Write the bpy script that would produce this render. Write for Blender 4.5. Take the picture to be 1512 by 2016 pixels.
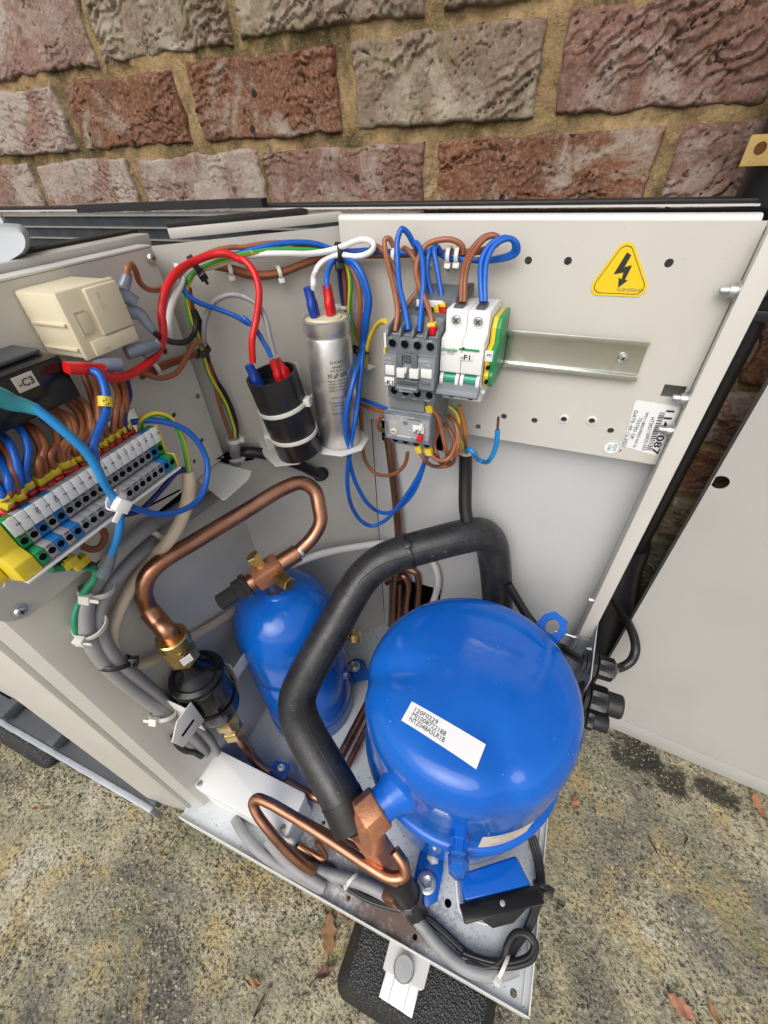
import bpy, bmesh, math, random
import numpy as np
from mathutils import Vector, Matrix
random.seed(7)
rng = np.random.default_rng(11)
for o in list(bpy.data.objects):
    bpy.data.objects.remove(o)
scene = bpy.context.scene
COL = scene.collection
R = math.radians
# ------------------------------------------------------------------ camera
CAMZ = 0.82                                    # metres above the paving
FPX = 821.093                                  # focal length in pixels of the 1512 px wide photograph
MC = np.array([[0.92560447, 0.21799923, -0.30940703],
               [0.37633927, -0.61715391, 0.69100637],
               [-0.0403129, -0.7560406, -0.65328209]])
cd = bpy.data.cameras.new('camera')
cam = bpy.data.objects.new('camera', cd); COL.objects.link(cam)
cd.sensor_fit = 'HORIZONTAL'; cd.sensor_width = 36.0; cd.lens = 36.0 * FPX / 1512.0
cd.clip_start = 0.01; cd.clip_end = 400
mw = Matrix.Identity(4)
for i in range(3):
    mw[i][0] = MC[i][0]; mw[i][1] = -MC[i][1]; mw[i][2] = -MC[i][2]
mw.translation = (0, 0, CAMZ)
cam.matrix_world = mw
scene.camera = cam
# ------------------------------------------------------------------ sky, sun, exposure (bright overcast day)
SUN_EL, SUN_AZ = 46.0, 182.0                   # elevation; compass angle the light comes FROM (0 = +y, clockwise)
world = bpy.data.worlds.new('World'); scene.world = world
world.use_nodes = True
wn = world.node_tree; wn.nodes.clear()
sky = wn.nodes.new('ShaderNodeTexSky'); sky.sky_type = 'NISHITA'; sky.sun_disc = False
sky.sun_elevation = R(SUN_EL); sky.sun_rotation = R(SUN_AZ)
sky.air_density = 1.0; sky.dust_density = 4.0; sky.ozone_density = 1.0
hs = wn.nodes.new('ShaderNodeHueSaturation'); hs.inputs['Saturation'].default_value = 0.28
bg = wn.nodes.new('ShaderNodeBackground'); bg.inputs['Strength'].default_value = 0.15
wo = wn.nodes.new('ShaderNodeOutputWorld')
wn.links.new(sky.outputs[0], hs.inputs['Color']); wn.links.new(hs.outputs[0], bg.inputs[0]); wn.links.new(bg.outputs[0], wo.inputs[0])
sl = bpy.data.lights.new('sun', 'SUN'); sl.energy = 1.25; sl.angle = R(50); sl.color = (1.0, 0.95, 0.88)
so = bpy.data.objects.new('sun', sl); COL.objects.link(so)
sdir = Vector((math.sin(R(SUN_AZ)) * math.cos(R(SUN_EL)), math.cos(R(SUN_AZ)) * math.cos(R(SUN_EL)), math.sin(R(SUN_EL))))
so.rotation_euler = sdir.to_track_quat('Z', 'Y').to_euler()
so.location = sdir * 6
scene.cycles.max_bounces = 6; scene.cycles.diffuse_bounces = 3; scene.cycles.glossy_bounces = 3; scene.cycles.transmission_bounces = 4; scene.cycles.caustics_reflective = False; scene.cycles.caustics_refractive = False
scene.view_settings.view_transform = 'Standard'; scene.view_settings.look = 'None'
scene.view_settings.exposure = 0.14; scene.view_settings.gamma = 1.0; scene.view_settings.use_curve_mapping = False
# ------------------------------------------------------------------ measuring helpers: a sight line met with a real plane of the place
def _ray(px, py):
    v = MC @ np.array([(px - 756.0) / FPX, (py - 1008.0) / FPX, 1.0])
    return v
def _pt(v, t):
    return Vector((v[0] * t, v[1] * t, v[2] * t + CAMZ))
def PX(px, py, x): v = _ray(px, py); return _pt(v, x / v[0])
def PY(px, py, y): v = _ray(px, py); return _pt(v, y / v[1])
def PZ(px, py, z): v = _ray(px, py); return _pt(v, (z - CAMZ) / v[2])
def PD(px, py, d): return _pt(_ray(px, py), d)
NN = np.array([0.732, -0.681, 0.0]); NP = np.array([-0.335, 0.3066, 0.0])      # slanted partition: normal, a point on it
def PN(px, py, s):
    v = _ray(px, py); return _pt(v, (s + NN @ NP) / (NN @ v))
PANEL_Y, BACK_Y, PLATE_X, PART_X, TRAY_Z, EP_BOT = 0.42, 0.445, -0.322, -0.337, 0.10, 0.572
def PS(px, py, off):
    """first inner surface of the cabinet met by the sight line, stepped off it by off"""
    v = _ray(px, py); best = 9
    c = []
    if v[0] < 0:
        t = (PLATE_X + off) / v[0]
        if v[2] * t + CAMZ < 0.57: t = (PART_X + off) / v[0]
        c.append(t)
    d = NN @ v
    if d < 0: c.append((off + NN @ NP) / d)
    if v[1] > 0:
        t = (PANEL_Y - off) / v[1]
        if v[2] * t + CAMZ < EP_BOT: t = (BACK_Y - off) / v[1]
        c.append(t)
    if v[2] < 0: c.append((TRAY_Z + off - CAMZ) / v[2])
    c = [t for t in c if t > 0]
    return _pt(v, min(c))
def PC(px, py, c, r):
    """sight line met with the near side of an upright cylinder"""
    v = _ray(px, py); a = v[0] ** 2 + v[1] ** 2; b = -2 * (v[0] * c[0] + v[1] * c[1]); k = c[0] ** 2 + c[1] ** 2 - r * r
    return _pt(v, (-b - math.sqrt(max(b * b - 4 * a * k, 0))) / (2 * a))
CROP = {'A': (450, 420, 2.52), 'B': (0, 400, 3.024), 'C': (0, 700, 3.024), 'D': (700, 560, 4.32), 'E': (600, 800, 4.48), 'F': (130, 880, 2.52),
        'G': (350, 1400, 3.024), 'H': (650, 1500, 2.749), 'I': (560, 400, 5.04), 'J': (0, 1180, 3.78), 'K': (520, 1000, 2.853), 'L': (680, 1100, 2.653),
        'M': (1000, 950, 2.953), 'N': (1000, 400, 2.953), 'O': (1212, 420, 5.04), 'Q': (1062, 980, 5.04), 'R': (780, 1640, 4.725), 'T': (1100, 1150, 6.72), '-': (0, 0, 1.0)}
def cc(k, x, y):
    a = CROP[k]; return a[0] + x / a[2], a[1] + y / a[2]
def path(k, pts, off=0.01):
    out = []
    for p in pts:
        if isinstance(p[0], str): kk, x, y = p[0], p[1], p[2]; o = p[3] if len(p) > 3 else off
        else: kk, x, y = k, p[0], p[1]; o = p[2] if len(p) > 2 else off
        X, Y = cc(kk, x, y); out.append(PS(X, Y, o))
    return out
# ------------------------------------------------------------------ mesh helpers
def frame_from(axis):
    a = Vector(axis).normalized()
    h = Vector((0, 0, 1)) if abs(a.z) < 0.9 else Vector((1, 0, 0))
    u = a.cross(h).normalized(); return u, u.cross(a).normalized(), a   # u, v, a
def smooth_path(pts, res=6):
    P = [Vector(p) for p in pts]
    if len(P) < 3: return P
    Q = [P[0] * 2 - P[1]] + P + [P[-1] * 2 - P[-2]]
    out = []
    for i in range(1, len(Q) - 2):
        p0, p1, p2, p3 = Q[i - 1], Q[i], Q[i + 1], Q[i + 2]
        # centripetal Catmull-Rom
        t0 = 0.0; t1 = t0 + max((p1 - p0).length, 1e-6) ** 0.5; t2 = t1 + max((p2 - p1).length, 1e-6) ** 0.5; t3 = t2 + max((p3 - p2).length, 1e-6) ** 0.5
        for k in range(res):
            t = t1 + (t2 - t1) * k / res
            a1 = p0 * ((t1 - t) / (t1 - t0)) + p1 * ((t - t0) / (t1 - t0))
            a2 = p1 * ((t2 - t) / (t2 - t1)) + p2 * ((t - t1) / (t2 - t1))
            a3 = p2 * ((t3 - t) / (t3 - t2)) + p3 * ((t - t2) / (t3 - t2))
            b1 = a1 * ((t2 - t) / (t2 - t0)) + a2 * ((t - t0) / (t2 - t0))
            b2 = a2 * ((t3 - t) / (t3 - t1)) + a3 * ((t - t1) / (t3 - t1))
            out.append(b1 * ((t2 - t) / (t2 - t1)) + b2 * ((t - t1) / (t2 - t1)))
    out.append(P[-1]); return out
class MB:
    def __init__(s): s.v = []; s.f = []; s.uv = None
    def add(s, verts, faces):
        b = len(s.v); s.v += [tuple(p) for p in verts]; s.f += [tuple(i + b for i in q) for q in faces]; return s
    def box(s, c, size, rot=None):
        c = Vector(c); hx, hy, hz = size[0] / 2, size[1] / 2, size[2] / 2
        vs = []
        for x, y, z in ((-1, -1, -1), (1, -1, -1), (1, 1, -1), (-1, 1, -1), (-1, -1, 1), (1, -1, 1), (1, 1, 1), (-1, 1, 1)):
            p = Vector((x * hx, y * hy, z * hz)); vs.append(c + (rot @ p if rot else p))
        return s.add(vs, [(0, 3, 2, 1), (4, 5, 6, 7), (0, 1, 5, 4), (1, 2, 6, 5), (2, 3, 7, 6), (3, 0, 4, 7)])
    def bx(s, x0, x1, y0, y1, z0, z1): return s.box(((x0 + x1) / 2, (y0 + y1) / 2, (z0 + z1) / 2), (x1 - x0, y1 - y0, z1 - z0))
    def lathe(s, prof, p0, axis, n=32, ring=False):
        u, v, a = frame_from(axis); p0 = Vector(p0); vs = []; fs = []
        m = len(prof)
        for r, h in prof:
            for k in range(n):
                t = 2 * math.pi * k / n
                vs.append(p0 + a * h + (u * math.cos(t) + v * math.sin(t)) * max(r, 1e-5))
        for i in range(m - 1):
            for k in range(n):
                q = (k + 1) % n; fs.append((i * n + k, i * n + q, (i + 1) * n + q, (i + 1) * n + k))
        if ring: fs += [((m - 1) * n + k, (m - 1) * n + (k + 1) % n, (k + 1) % n, k) for k in range(n)]
        else: fs.append(tuple(range(n - 1, -1, -1))); fs.append(tuple((m - 1) * n + k for k in range(n)))
        return s.add(vs, fs)
    def cyl(s, p0, p1, r0, r1=None, n=20):
        p0 = Vector(p0); d = Vector(p1) - p0
        return s.lathe([(r0, 0), (r0 if r1 is None else r1, d.length)], p0, d, n)
    def hexn(s, p0, p1, r, n=6): return s.cyl(p0, p1, r, r, n)
    def tube(s, pts, r, n=10, res=6, smooth=True):
        P = smooth_path(pts, res) if smooth else [Vector(p) for p in pts]
        rad = r if callable(r) else (lambda t: r)
        u, v, a = frame_from(P[1] - P[0]); vs = []; fs = []; m = len(P); L = 0; uv = []
        for i, p in enumerate(P):
            a2 = (P[min(i + 1, m - 1)] - P[max(i - 1, 0)]).normalized()
            u = (u - a2 * u.dot(a2)).normalized(); v = a2.cross(u)
            if i: L += (p - P[i - 1]).length
            rr = rad(i / (m - 1))
            for k in range(n):
                t = 2 * math.pi * k / n; vs.append(p + (u * math.cos(t) + v * math.sin(t)) * rr); uv.append((L, k / n))
        for i in range(m - 1):
            for k in range(n):
                q = (k + 1) % n; fs.append((i * n + k, i * n + q, (i + 1) * n + q, (i + 1) * n + k))
        fs.append(tuple(range(n - 1, -1, -1))); fs.append(tuple((m - 1) * n + k for k in range(n)))
        if s.uv is None and not s.v: s.uv = uv
        return s.add(vs, fs)
    def prism(s, poly, o, u, v, d):
        """poly of 2-D points in the (u, v) frame at o, extruded by the vector d"""
        o, u, v, d = Vector(o), Vector(u), Vector(v), Vector(d); n = len(poly)
        a = [o + u * x + v * y for x, y in poly]; b = [p + d for p in a]
        fs = [tuple(range(n)), tuple(range(2 * n - 1, n - 1, -1))]
        fs += [(i, n + i, n + (i + 1) % n, (i + 1) % n) for i in range(n)]
        fs = [q[::-1] for q in fs] if u.cross(v).dot(d) > 0 else fs
        return s.add(a + b, fs)
    def sheet(s, plan, z0, z1, t):
        """vertical folded sheet: plan polyline (x, y), thickness t to the left of travel"""
        P = [Vector((x, y, 0)) for x, y in plan]; off = []
        for i, p in enumerate(P):
            d1 = (P[i] - P[i - 1]).normalized() if i else (P[1] - P[0]).normalized()
            d2 = (P[i + 1] - P[i]).normalized() if i < len(P) - 1 else d1
            n1 = Vector((-d1.y, d1.x, 0)); n2 = Vector((-d2.y, d2.x, 0)); b = (n1 + n2)
            b = b / max(b.dot(n1), 0.3); off.append(p + b * t)
        poly = [(p.x, p.y) for p in P] + [(p.x, p.y) for p in reversed(off)]
        n = len(poly); m = len(P)
        vs = [Vector((x, y, z0)) for x, y in poly] + [Vector((x, y, z1)) for x, y in poly]; fs = []
        for i in range(n): j = (i + 1) % n; fs.append((i, j, n + j, n + i))
        for i in range(m - 1):
            fs.append((i, n - 1 - i, n - 2 - i, i + 1)); fs.append((n + i, n + i + 1, 2 * n - 2 - i, 2 * n - 1 - i))
        return s.add(vs, fs)
    def build(s, name, mat, parent=None, bevel=0, seg=2, angle=35, cut=None, origin=None):
        base = world_loc(parent) if parent else (origin if origin is not None else base_point(s.v))
        me = bpy.data.meshes.new(name)
        V = np.array(s.v, float) - np.array(base)
        me.from_pydata(V.tolist(), [], s.f)
        bm = bmesh.new(); bm.from_mesh(me)
        uvl = None
        if s.uv is not None and len(s.uv) == len(bm.verts):
            uvl = bm.loops.layers.uv.new('UVMap'); bm.verts.ensure_lookup_table()
            for fc in bm.faces:
                ks = [s.uv[l.vert.index][1] for l in fc.loops]; wrap = max(ks) - min(ks) > 0.5
                for l in fc.loops:
                    a, b = s.uv[l.vert.index]; l[uvl].uv = (a, b + 1 if wrap and b < 0.4 else b)
        bmesh.ops.recalc_face_normals(bm, faces=bm.faces)
        if bevel:
            es = [e for e in bm.edges if len(e.link_faces) == 2 and e.calc_face_angle(0) > R(30)]
            bmesh.ops.bevel(bm, geom=es, offset=bevel, segments=seg, affect='EDGES', profile=0.5, clamp_overlap=True)
        bm.to_mesh(me); bm.free()
        if cut:
            me = boolean_cut(me, cut, base)
        me.shade_smooth(); me.set_sharp_from_angle(angle=R(angle))
        o = bpy.data.objects.new(name, me); COL.objects.link(o)
        o.data.materials.clear(); o.data.materials.append(mat if not isinstance(mat, str) else MATS[mat])
        if parent: o.parent = parent
        else: o.location = base
        return o
LOC = {}
def world_loc(o):
    v = Vector((0, 0, 0))
    while o: v = v + o.location; o = o.parent
    return v
def base_point(vs):
    a = np.array(vs, float); return Vector(((a[:, 0].min() + a[:, 0].max()) / 2, (a[:, 1].min() + a[:, 1].max()) / 2, a[:, 2].min()))
def boolean_cut(me, cut, base):
    """real holes: cut is an MB of closed plugs"""
    a = bpy.data.objects.new('tmp_a', me); COL.objects.link(a)
    m2 = bpy.data.meshes.new('tmp_b'); m2.from_pydata((np.array(cut.v, float) - np.array(base)).tolist(), [], cut.f)
    bm = bmesh.new(); bm.from_mesh(m2); bmesh.ops.recalc_face_normals(bm, faces=bm.faces); bm.to_mesh(m2); bm.free()
    b = bpy.data.objects.new('tmp_b', m2); COL.objects.link(b)
    md = a.modifiers.new('cut', 'BOOLEAN'); md.object = b; md.operation = 'DIFFERENCE'; md.solver = 'EXACT'
    dg = bpy.context.evaluated_depsgraph_get(); dg.update()
    out = bpy.data.meshes.new_from_object(a.evaluated_get(dg))
    bpy.data.objects.remove(a); bpy.data.objects.remove(b); bpy.data.meshes.remove(m2)
    return out
def tag(o, label, cat, group=None):
    o['label'] = label; o['category'] = cat
    if group: o['group'] = group
    return o
def thing(name, label, cat, loc, group=None):
    o = bpy.data.objects.new(name, None); COL.objects.link(o); o.location = loc; o.empty_display_size = 0.02
    return tag(o, label, cat, group)
def txt(s, o, u, v, h, mat, parent, w=None, align='LEFT', name='lettering', lift=0.0004, bold=0.0):
    """flat lettering: baseline start o, reading direction u, up direction v, cap height h; squeezed to width w"""
    cu = bpy.data.curves.new('t', 'FONT'); cu.body = s; cu.size = 1.0; cu.resolution_u = 2; cu.offset = bold
    ob = bpy.data.objects.new('t', cu); COL.objects.link(ob)
    dg = bpy.context.evaluated_depsgraph_get(); me = bpy.data.meshes.new_from_object(ob.evaluated_get(dg))
    bpy.data.objects.remove(ob)
    n = len(me.vertices); a = np.zeros(n * 3); me.vertices.foreach_get('co', a); a = a.reshape(-1, 3)
    u = Vector(u).normalized(); v = Vector(v).normalized(); k = u.cross(v)
    if n == 0: return None
    x = a[:, 0] - a[:, 0].min(); y = a[:, 1]; sc = h / 0.70
    wx = x.max() * sc; sx = sc * (w / wx) if w else sc
    if align == 'CENTER': x = x - x.max() / 2
    m = MB(); fs = [tuple(p.vertices) for p in me.polygons]
    m.add([Vector(o) + u * float(x[i] * sx) + v * float(y[i] * sc) + k * lift for i in range(n)], fs)
    bpy.data.meshes.remove(me)
    ob = m.build(name, mat, parent, angle=80)
    return ob
# ------------------------------------------------------------------ materials
MATS = {}
def nodes(name):
    m = bpy.data.materials.new(name); m.use_nodes = True; nt = m.node_tree
    b = nt.nodes['Principled BSDF']; MATS[name] = m
    return m, nt, b
def mk(name, col, rough=0.5, metal=0.0, var=0.06, vscale=30, bump=0.0, bscale=400, coat=0.0, trans=0.0, rvar=0.08, col2=None, alpha=1.0, spec=0.5):
    m, nt, b = nodes(name); L = nt.links.new
    tc = nt.nodes.new('ShaderNodeTexCoord')
    n = nt.nodes.new('ShaderNodeTexNoise'); n.inputs['Scale'].default_value = vscale; n.inputs['Detail'].default_value = 3; n.inputs['Roughness'].default_value = 0.6
    L(tc.outputs['Object'], n.inputs['Vector'])
    r = nt.nodes.new('ShaderNodeValToRGB'); r.color_ramp.elements[0].position = 0.3; r.color_ramp.elements[1].position = 0.7
    c2 = col2 or tuple(min(1, c * (1 + var)) for c in col); c1 = col if col2 else tuple(c * (1 - var) for c in col)
    r.color_ramp.elements[0].color = (*c1, 1); r.color_ramp.elements[1].color = (*c2, 1)
    L(n.outputs['Fac'], r.inputs[0]); L(r.outputs[0], b.inputs['Base Color'])
    mr = nt.nodes.new('ShaderNodeMapRange'); mr.inputs[3].default_value = max(0.02, rough - rvar); mr.inputs[4].default_value = min(1, rough + rvar)
    n2 = nt.nodes.new('ShaderNodeTexNoise'); n2.inputs['Scale'].default_value = vscale * 3.3; n2.inputs['Detail'].default_value = 1
    L(tc.outputs['Object'], n2.inputs['Vector']); L(n2.outputs['Fac'], mr.inputs[0]); L(mr.outputs[0], b.inputs['Roughness'])
    b.inputs['Metallic'].default_value = metal; b.inputs['Coat Weight'].default_value = coat; b.inputs['Coat Roughness'].default_value = 0.05
    b.inputs['Transmission Weight'].default_value = trans; b.inputs['Specular IOR Level'].default_value = spec
    if bump:
        bn = nt.nodes.new('ShaderNodeTexNoise'); bn.inputs['Scale'].default_value = bscale; bn.inputs['Detail'].default_value = 2
        bp = nt.nodes.new('ShaderNodeBump'); bp.inputs['Strength'].default_value = bump; bp.inputs['Distance'].default_value = 0.001
        L(tc.outputs['Object'], bn.inputs['Vector']); L(bn.outputs['Fac'], bp.inputs['Height']); L(bp.outputs[0], b.inputs['Normal'])
    return m
mk('zinc', (0.60, 0.62, 0.62), 0.38, 0.9, var=0.1, vscale=120)
mk('zinc_dull', (0.50, 0.53, 0.56), 0.45, 0.75, var=0.12, vscale=60)
mk('rail_zinc', (0.64, 0.65, 0.60), 0.22, 0.95, var=0.06, vscale=50)
mk('alu', (0.56, 0.565, 0.56), 0.38, 0.95, var=0.05, vscale=60)
mk('can', (0.70, 0.69, 0.68), 0.36, 0.9, var=0.1, vscale=40, rvar=0.12)
mk('copper', (0.52, 0.265, 0.17), 0.35, 1.0, vscale=26, rvar=0.14, col2=(0.36, 0.165, 0.10), bump=0.06, bscale=160)
mk('copper_dark', (0.34, 0.17, 0.11), 0.35, 0.9, vscale=45, rvar=0.1, col2=(0.27, 0.135, 0.09))
mk('copper_nut', (0.66, 0.30, 0.17), 0.42, 0.75, vscale=70, bump=0.25, bscale=500, col2=(0.50, 0.22, 0.125))
mk('brass', (0.62, 0.45, 0.19), 0.28, 1.0, vscale=60, col2=(0.48, 0.33, 0.13), bump=0.05)
mk('blue_dark', (0.007, 0.085, 0.36), 0.3, 0.0, var=0.1, vscale=30, coat=0.3)
mk('rubber', (0.012, 0.012, 0.013), 0.5, var=0.2, vscale=80, bump=0.1, bscale=300)
mk('black_gloss', (0.006, 0.006, 0.007), 0.2, var=0.1, coat=0.0, rvar=0.04, spec=0.4)
mk('black_plastic', (0.014, 0.014, 0.016), 0.32, var=0.15, vscale=60)
mk('void', (0.004, 0.004, 0.005), 0.9, var=0.2, spec=0.1)  # near-black: the dark inside holes, slots and gaps put into the colour
mk('dark_grey', (0.075, 0.08, 0.09), 0.5, var=0.1)
mk('grey_body', (0.115, 0.13, 0.15), 0.48, var=0.05, vscale=40)
mk('grey_body_light', (0.20, 0.215, 0.235), 0.48, var=0.05, vscale=40)
mk('tb_grey', (0.30, 0.305, 0.32), 0.5, var=0.05)
mk('white_plastic', (0.76, 0.755, 0.74), 0.35, var=0.025, vscale=25)
mk('white_box', (0.74, 0.74, 0.73), 0.45, var=0.02, vscale=20)
mk('cream', (0.70, 0.625, 0.45), 0.42, var=0.04, vscale=30)
mk('paper', (0.78, 0.78, 0.79), 0.5, var=0.02, vscale=60)
mk('paper_tan', (0.62, 0.56, 0.49), 0.5, var=0.02, vscale=60)
mk('ink', (0.02, 0.02, 0.022), 0.6, var=0.1)
mk('ink_grey', (0.18, 0.18, 0.19), 0.6, var=0.1)
mk('ink_green', (0.01, 0.26, 0.10), 0.5, var=0.05)
mk('ink_white', (0.62, 0.64, 0.66), 0.6, var=0.05)
mk('ink_red', (0.5, 0.05, 0.06), 0.6, var=0.05)
mk('sign_yellow', (0.80, 0.56, 0.015), 0.35, var=0.03, vscale=20)
mk('yellow', (0.72, 0.54, 0.03), 0.42, var=0.05)
mk('green', (0.015, 0.27, 0.085), 0.42, var=0.05)
mk('teal', (0.02, 0.28, 0.19), 0.3, var=0.1, coat=0.4)
mk('tb_blue', (0.01, 0.16, 0.46), 0.42, var=0.05)
mk('w_brown', (0.235, 0.075, 0.030), 0.36, var=0.12, vscale=40)
mk('w_brown2', (0.30, 0.105, 0.045), 0.36, var=0.12, vscale=40)
mk('w_orange', (0.40, 0.155, 0.04), 0.36, var=0.1, vscale=40)
mk('w_blue', (0.006, 0.10, 0.47), 0.34, var=0.1, vscale=40)
mk('w_navy', (0.006, 0.02, 0.16), 0.36, var=0.1, vscale=40)
mk('w_lblue', (0.015, 0.24, 0.60), 0.36, var=0.1, vscale=40)
mk('w_red', (0.62, 0.010, 0.014), 0.34, var=0.08, vscale=40)
mk('w_white', (0.78, 0.77, 0.76), 0.4, var=0.04, vscale=40)
mk('w_black', (0.012, 0.012, 0.013), 0.38, var=0.15, vscale=40)
mk('w_grey', (0.27, 0.265, 0.27), 0.45, var=0.06, vscale=25)
mk('w_grey_dirty', (0.30, 0.30, 0.315), 0.5, vscale=40, col2=(0.22, 0.215, 0.21))
mk('w_beige', (0.58, 0.475, 0.36), 0.45, var=0.06, vscale=25)
mk('w_green', (0.02, 0.26, 0.13), 0.4, var=0.08, vscale=40)
mk('w_yellow', (0.74, 0.55, 0.03), 0.4, var=0.06, vscale=40)
mk('tie_white', (0.66, 0.65, 0.59), 0.45, var=0.05)
mk('red_plastic', (0.60, 0.012, 0.014), 0.35, var=0.05)
mk('blue_plastic', (0.008, 0.05, 0.32), 0.35, var=0.08)
mk('clear_sleeve', (0.30, 0.36, 0.47), 0.12, trans=0.55, var=0.15, vscale=90, coat=0.3)
mk('turquoise_sleeve', (0.05, 0.40, 0.48), 0.2, trans=0.3, var=0.1, vscale=60)
mk('clear_cover', (0.75, 0.76, 0.78), 0.06, rvar=0.02, var=0.02)
MATS['clear_cover'].node_tree.nodes['Principled BSDF'].inputs['Alpha'].default_value = 0.16
mk('galv', (0.50, 0.53, 0.57), 0.5, 0.55, vscale=30, col2=(0.40, 0.43, 0.47))
mk('leaf_tan', (0.32, 0.17, 0.075), 0.6, vscale=60, col2=(0.22, 0.11, 0.05), bump=0.3, bscale=250)
mk('leaf_yellow', (0.50, 0.30, 0.015), 0.55, vscale=70, col2=(0.24, 0.10, 0.025), bump=0.3, bscale=250)
mk('leaf_pink', (0.42, 0.19, 0.11), 0.6, vscale=60, col2=(0.30, 0.13, 0.08), bump=0.3, bscale=250)
mk('leaf_dark', (0.14, 0.065, 0.04), 0.6, vscale=60, col2=(0.08, 0.04, 0.03), bump=0.3, bscale=250)
mk('leaf_green', (0.035, 0.075, 0.022), 0.5, vscale=60, bump=0.3, bscale=250)
mk('grip', (0.42, 0.445, 0.455), 0.4, var=0.03, vscale=20)
def mk_yg():
    m, nt, b = nodes('w_yg'); L = nt.links.new
    uv = nt.nodes.new('ShaderNodeUVMap'); sp = nt.nodes.new('ShaderNodeSeparateXYZ'); L(uv.outputs[0], sp.inputs[0])
    fr = nt.nodes.new('ShaderNodeMath'); fr.operation = 'FRACT'; L(sp.outputs[1], fr.inputs[0])
    gt = nt.nodes.new('ShaderNodeMath'); gt.operation = 'GREATER_THAN'; gt.inputs[1].default_value = 0.62; L(fr.outputs[0], gt.inputs[0])
    mx = nt.nodes.new('ShaderNodeMix'); mx.data_type = 'RGBA'; L(gt.outputs[0], mx.inputs[0])
    mx.inputs[6].default_value = (0.74, 0.55, 0.03, 1); mx.inputs[7].default_value = (0.06, 0.30, 0.05, 1)
    L(mx.outputs[2], b.inputs['Base Color']); b.inputs['Roughness'].default_value = 0.38
mk_yg()
# ------------------------------------------------------------------ numpy noise
_perm = rng.permutation(4096)
def vnoise(x, y, seed=0):
    xi = np.floor(x).astype(int); yi = np.floor(y).astype(int); fx = x - xi; fy = y - yi
    def h(a, b):
        k = _perm[(a * 57 + seed * 131) & 4095]; return _perm[(k + b * 113) & 4095] / 4095.0
    sx = fx * fx * (3 - 2 * fx); sy = fy * fy * (3 - 2 * fy)
    return (h(xi, yi) * (1 - sx) + h(xi + 1, yi) * sx) * (1 - sy) + (h(xi, yi + 1) * (1 - sx) + h(xi + 1, yi + 1) * sx) * sy
def fbm(x, y, seed=0, oct=4):
    a = 0.5; s = 0; t = 0
    for k in range(oct):
        s = s + a * vnoise(x, y, seed + k * 7); t += a; a *= 0.5; x = x * 2.03; y = y * 2.03
    return s / t
def node_chain(nt):
    L = nt.links.new
    tc = nt.nodes.new('ShaderNodeTexCoord')
    def noise(scale, detail=5, rough=0.6, vec=None, dist=0.0):
        n = nt.nodes.new('ShaderNodeTexNoise'); n.inputs['Scale'].default_value = scale; n.inputs['Detail'].default_value = detail
        n.inputs['Roughness'].default_value = rough; n.inputs['Distortion'].default_value = dist
        L(vec or tc.outputs['Object'], n.inputs['Vector']); return n.outputs['Fac']
    def ramp(fac, stops):
        r = nt.nodes.new('ShaderNodeValToRGB'); e = r.color_ramp.elements
        while len(e) < len(stops): e.new(0.5)
        for i, (p, c) in enumerate(stops):
            e[i].position = p; e[i].color = (*c, 1) if len(c) == 3 else c
        L(fac, r.inputs[0]); return r.outputs[0]
    def mix(fac, a, b, mode='MIX'):
        m = nt.nodes.new('ShaderNodeMix'); m.data_type = 'RGBA'; m.blend_type = mode
        for sock, v in ((m.inputs[0], fac), (m.inputs[6], a), (m.inputs[7], b)):
            if isinstance(v, (tuple, float, int)): sock.default_value = v if not isinstance(v, tuple) else (*v, 1)
            else: L(v, sock)
        return m.outputs[2]
    def math_(op, a, b=None, clamp=False):
        m = nt.nodes.new('ShaderNodeMath'); m.operation = op; m.use_clamp = clamp
        for i, v in enumerate((a, b)):
            if v is None: continue
            if isinstance(v, (float, int)): m.inputs[i].default_value = v
            else: L(v, m.inputs[i])
        return m.outputs[0]
    def bump(h, s, dist=0.001, prev=None):
        b = nt.nodes.new('ShaderNodeBump'); b.inputs['Strength'].default_value = s; b.inputs['Distance'].default_value = dist
        L(h, b.inputs['Height'])
        if prev is not None: L(prev, b.inputs['Normal'])
        return b.outputs[0]
    return L, tc, noise, ramp, mix, math_, bump
BW = lambda a, b: [(a, (0, 0, 0)), (b, (1, 1, 1))]
def mk_sheet(name, col, rough, dirt=0.5):
    m, nt, b = nodes(name); L, tc, noise, ramp, mix, math_, bump = node_chain(nt)
    geo = nt.nodes.new('ShaderNodeNewGeometry'); W = geo.outputs['Position']
    c = mix(ramp(noise(7, 4, 0.6, W), BW(0.35, 0.65)), tuple(x * 0.965 for x in col), tuple(min(1, x * 1.03) for x in col))
    c = mix(math_('MULTIPLY', ramp(noise(15, 5, 0.7, W, 0.6), BW(0.58, 0.74)), 0.16 * dirt), c, (0.26, 0.22, 0.17))       # faint finger marks
    c = mix(math_('MULTIPLY', ramp(noise(330, 2, 0.6, W), BW(0.735, 0.76)), 0.55 * dirt), c, (0.12, 0.10, 0.08))            # specks
    L(c, b.inputs['Base Color'])
    L(ramp(noise(22, 3, 0.6, W), [(0.3, (rough - 0.07,) * 3), (0.7, (rough + 0.08,) * 3)]), b.inputs['Roughness'])
    L(bump(noise(1100, 2, 0.6, W), 0.06, 0.0006, bump(noise(9, 2, 0.5, W), 0.05, 0.01)), b.inputs['Normal'])
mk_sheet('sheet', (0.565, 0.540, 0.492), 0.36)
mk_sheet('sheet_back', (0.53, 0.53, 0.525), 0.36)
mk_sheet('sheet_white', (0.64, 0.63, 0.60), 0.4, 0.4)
mk_sheet('cover', (0.405, 0.398, 0.378), 0.45, 0.5)
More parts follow.
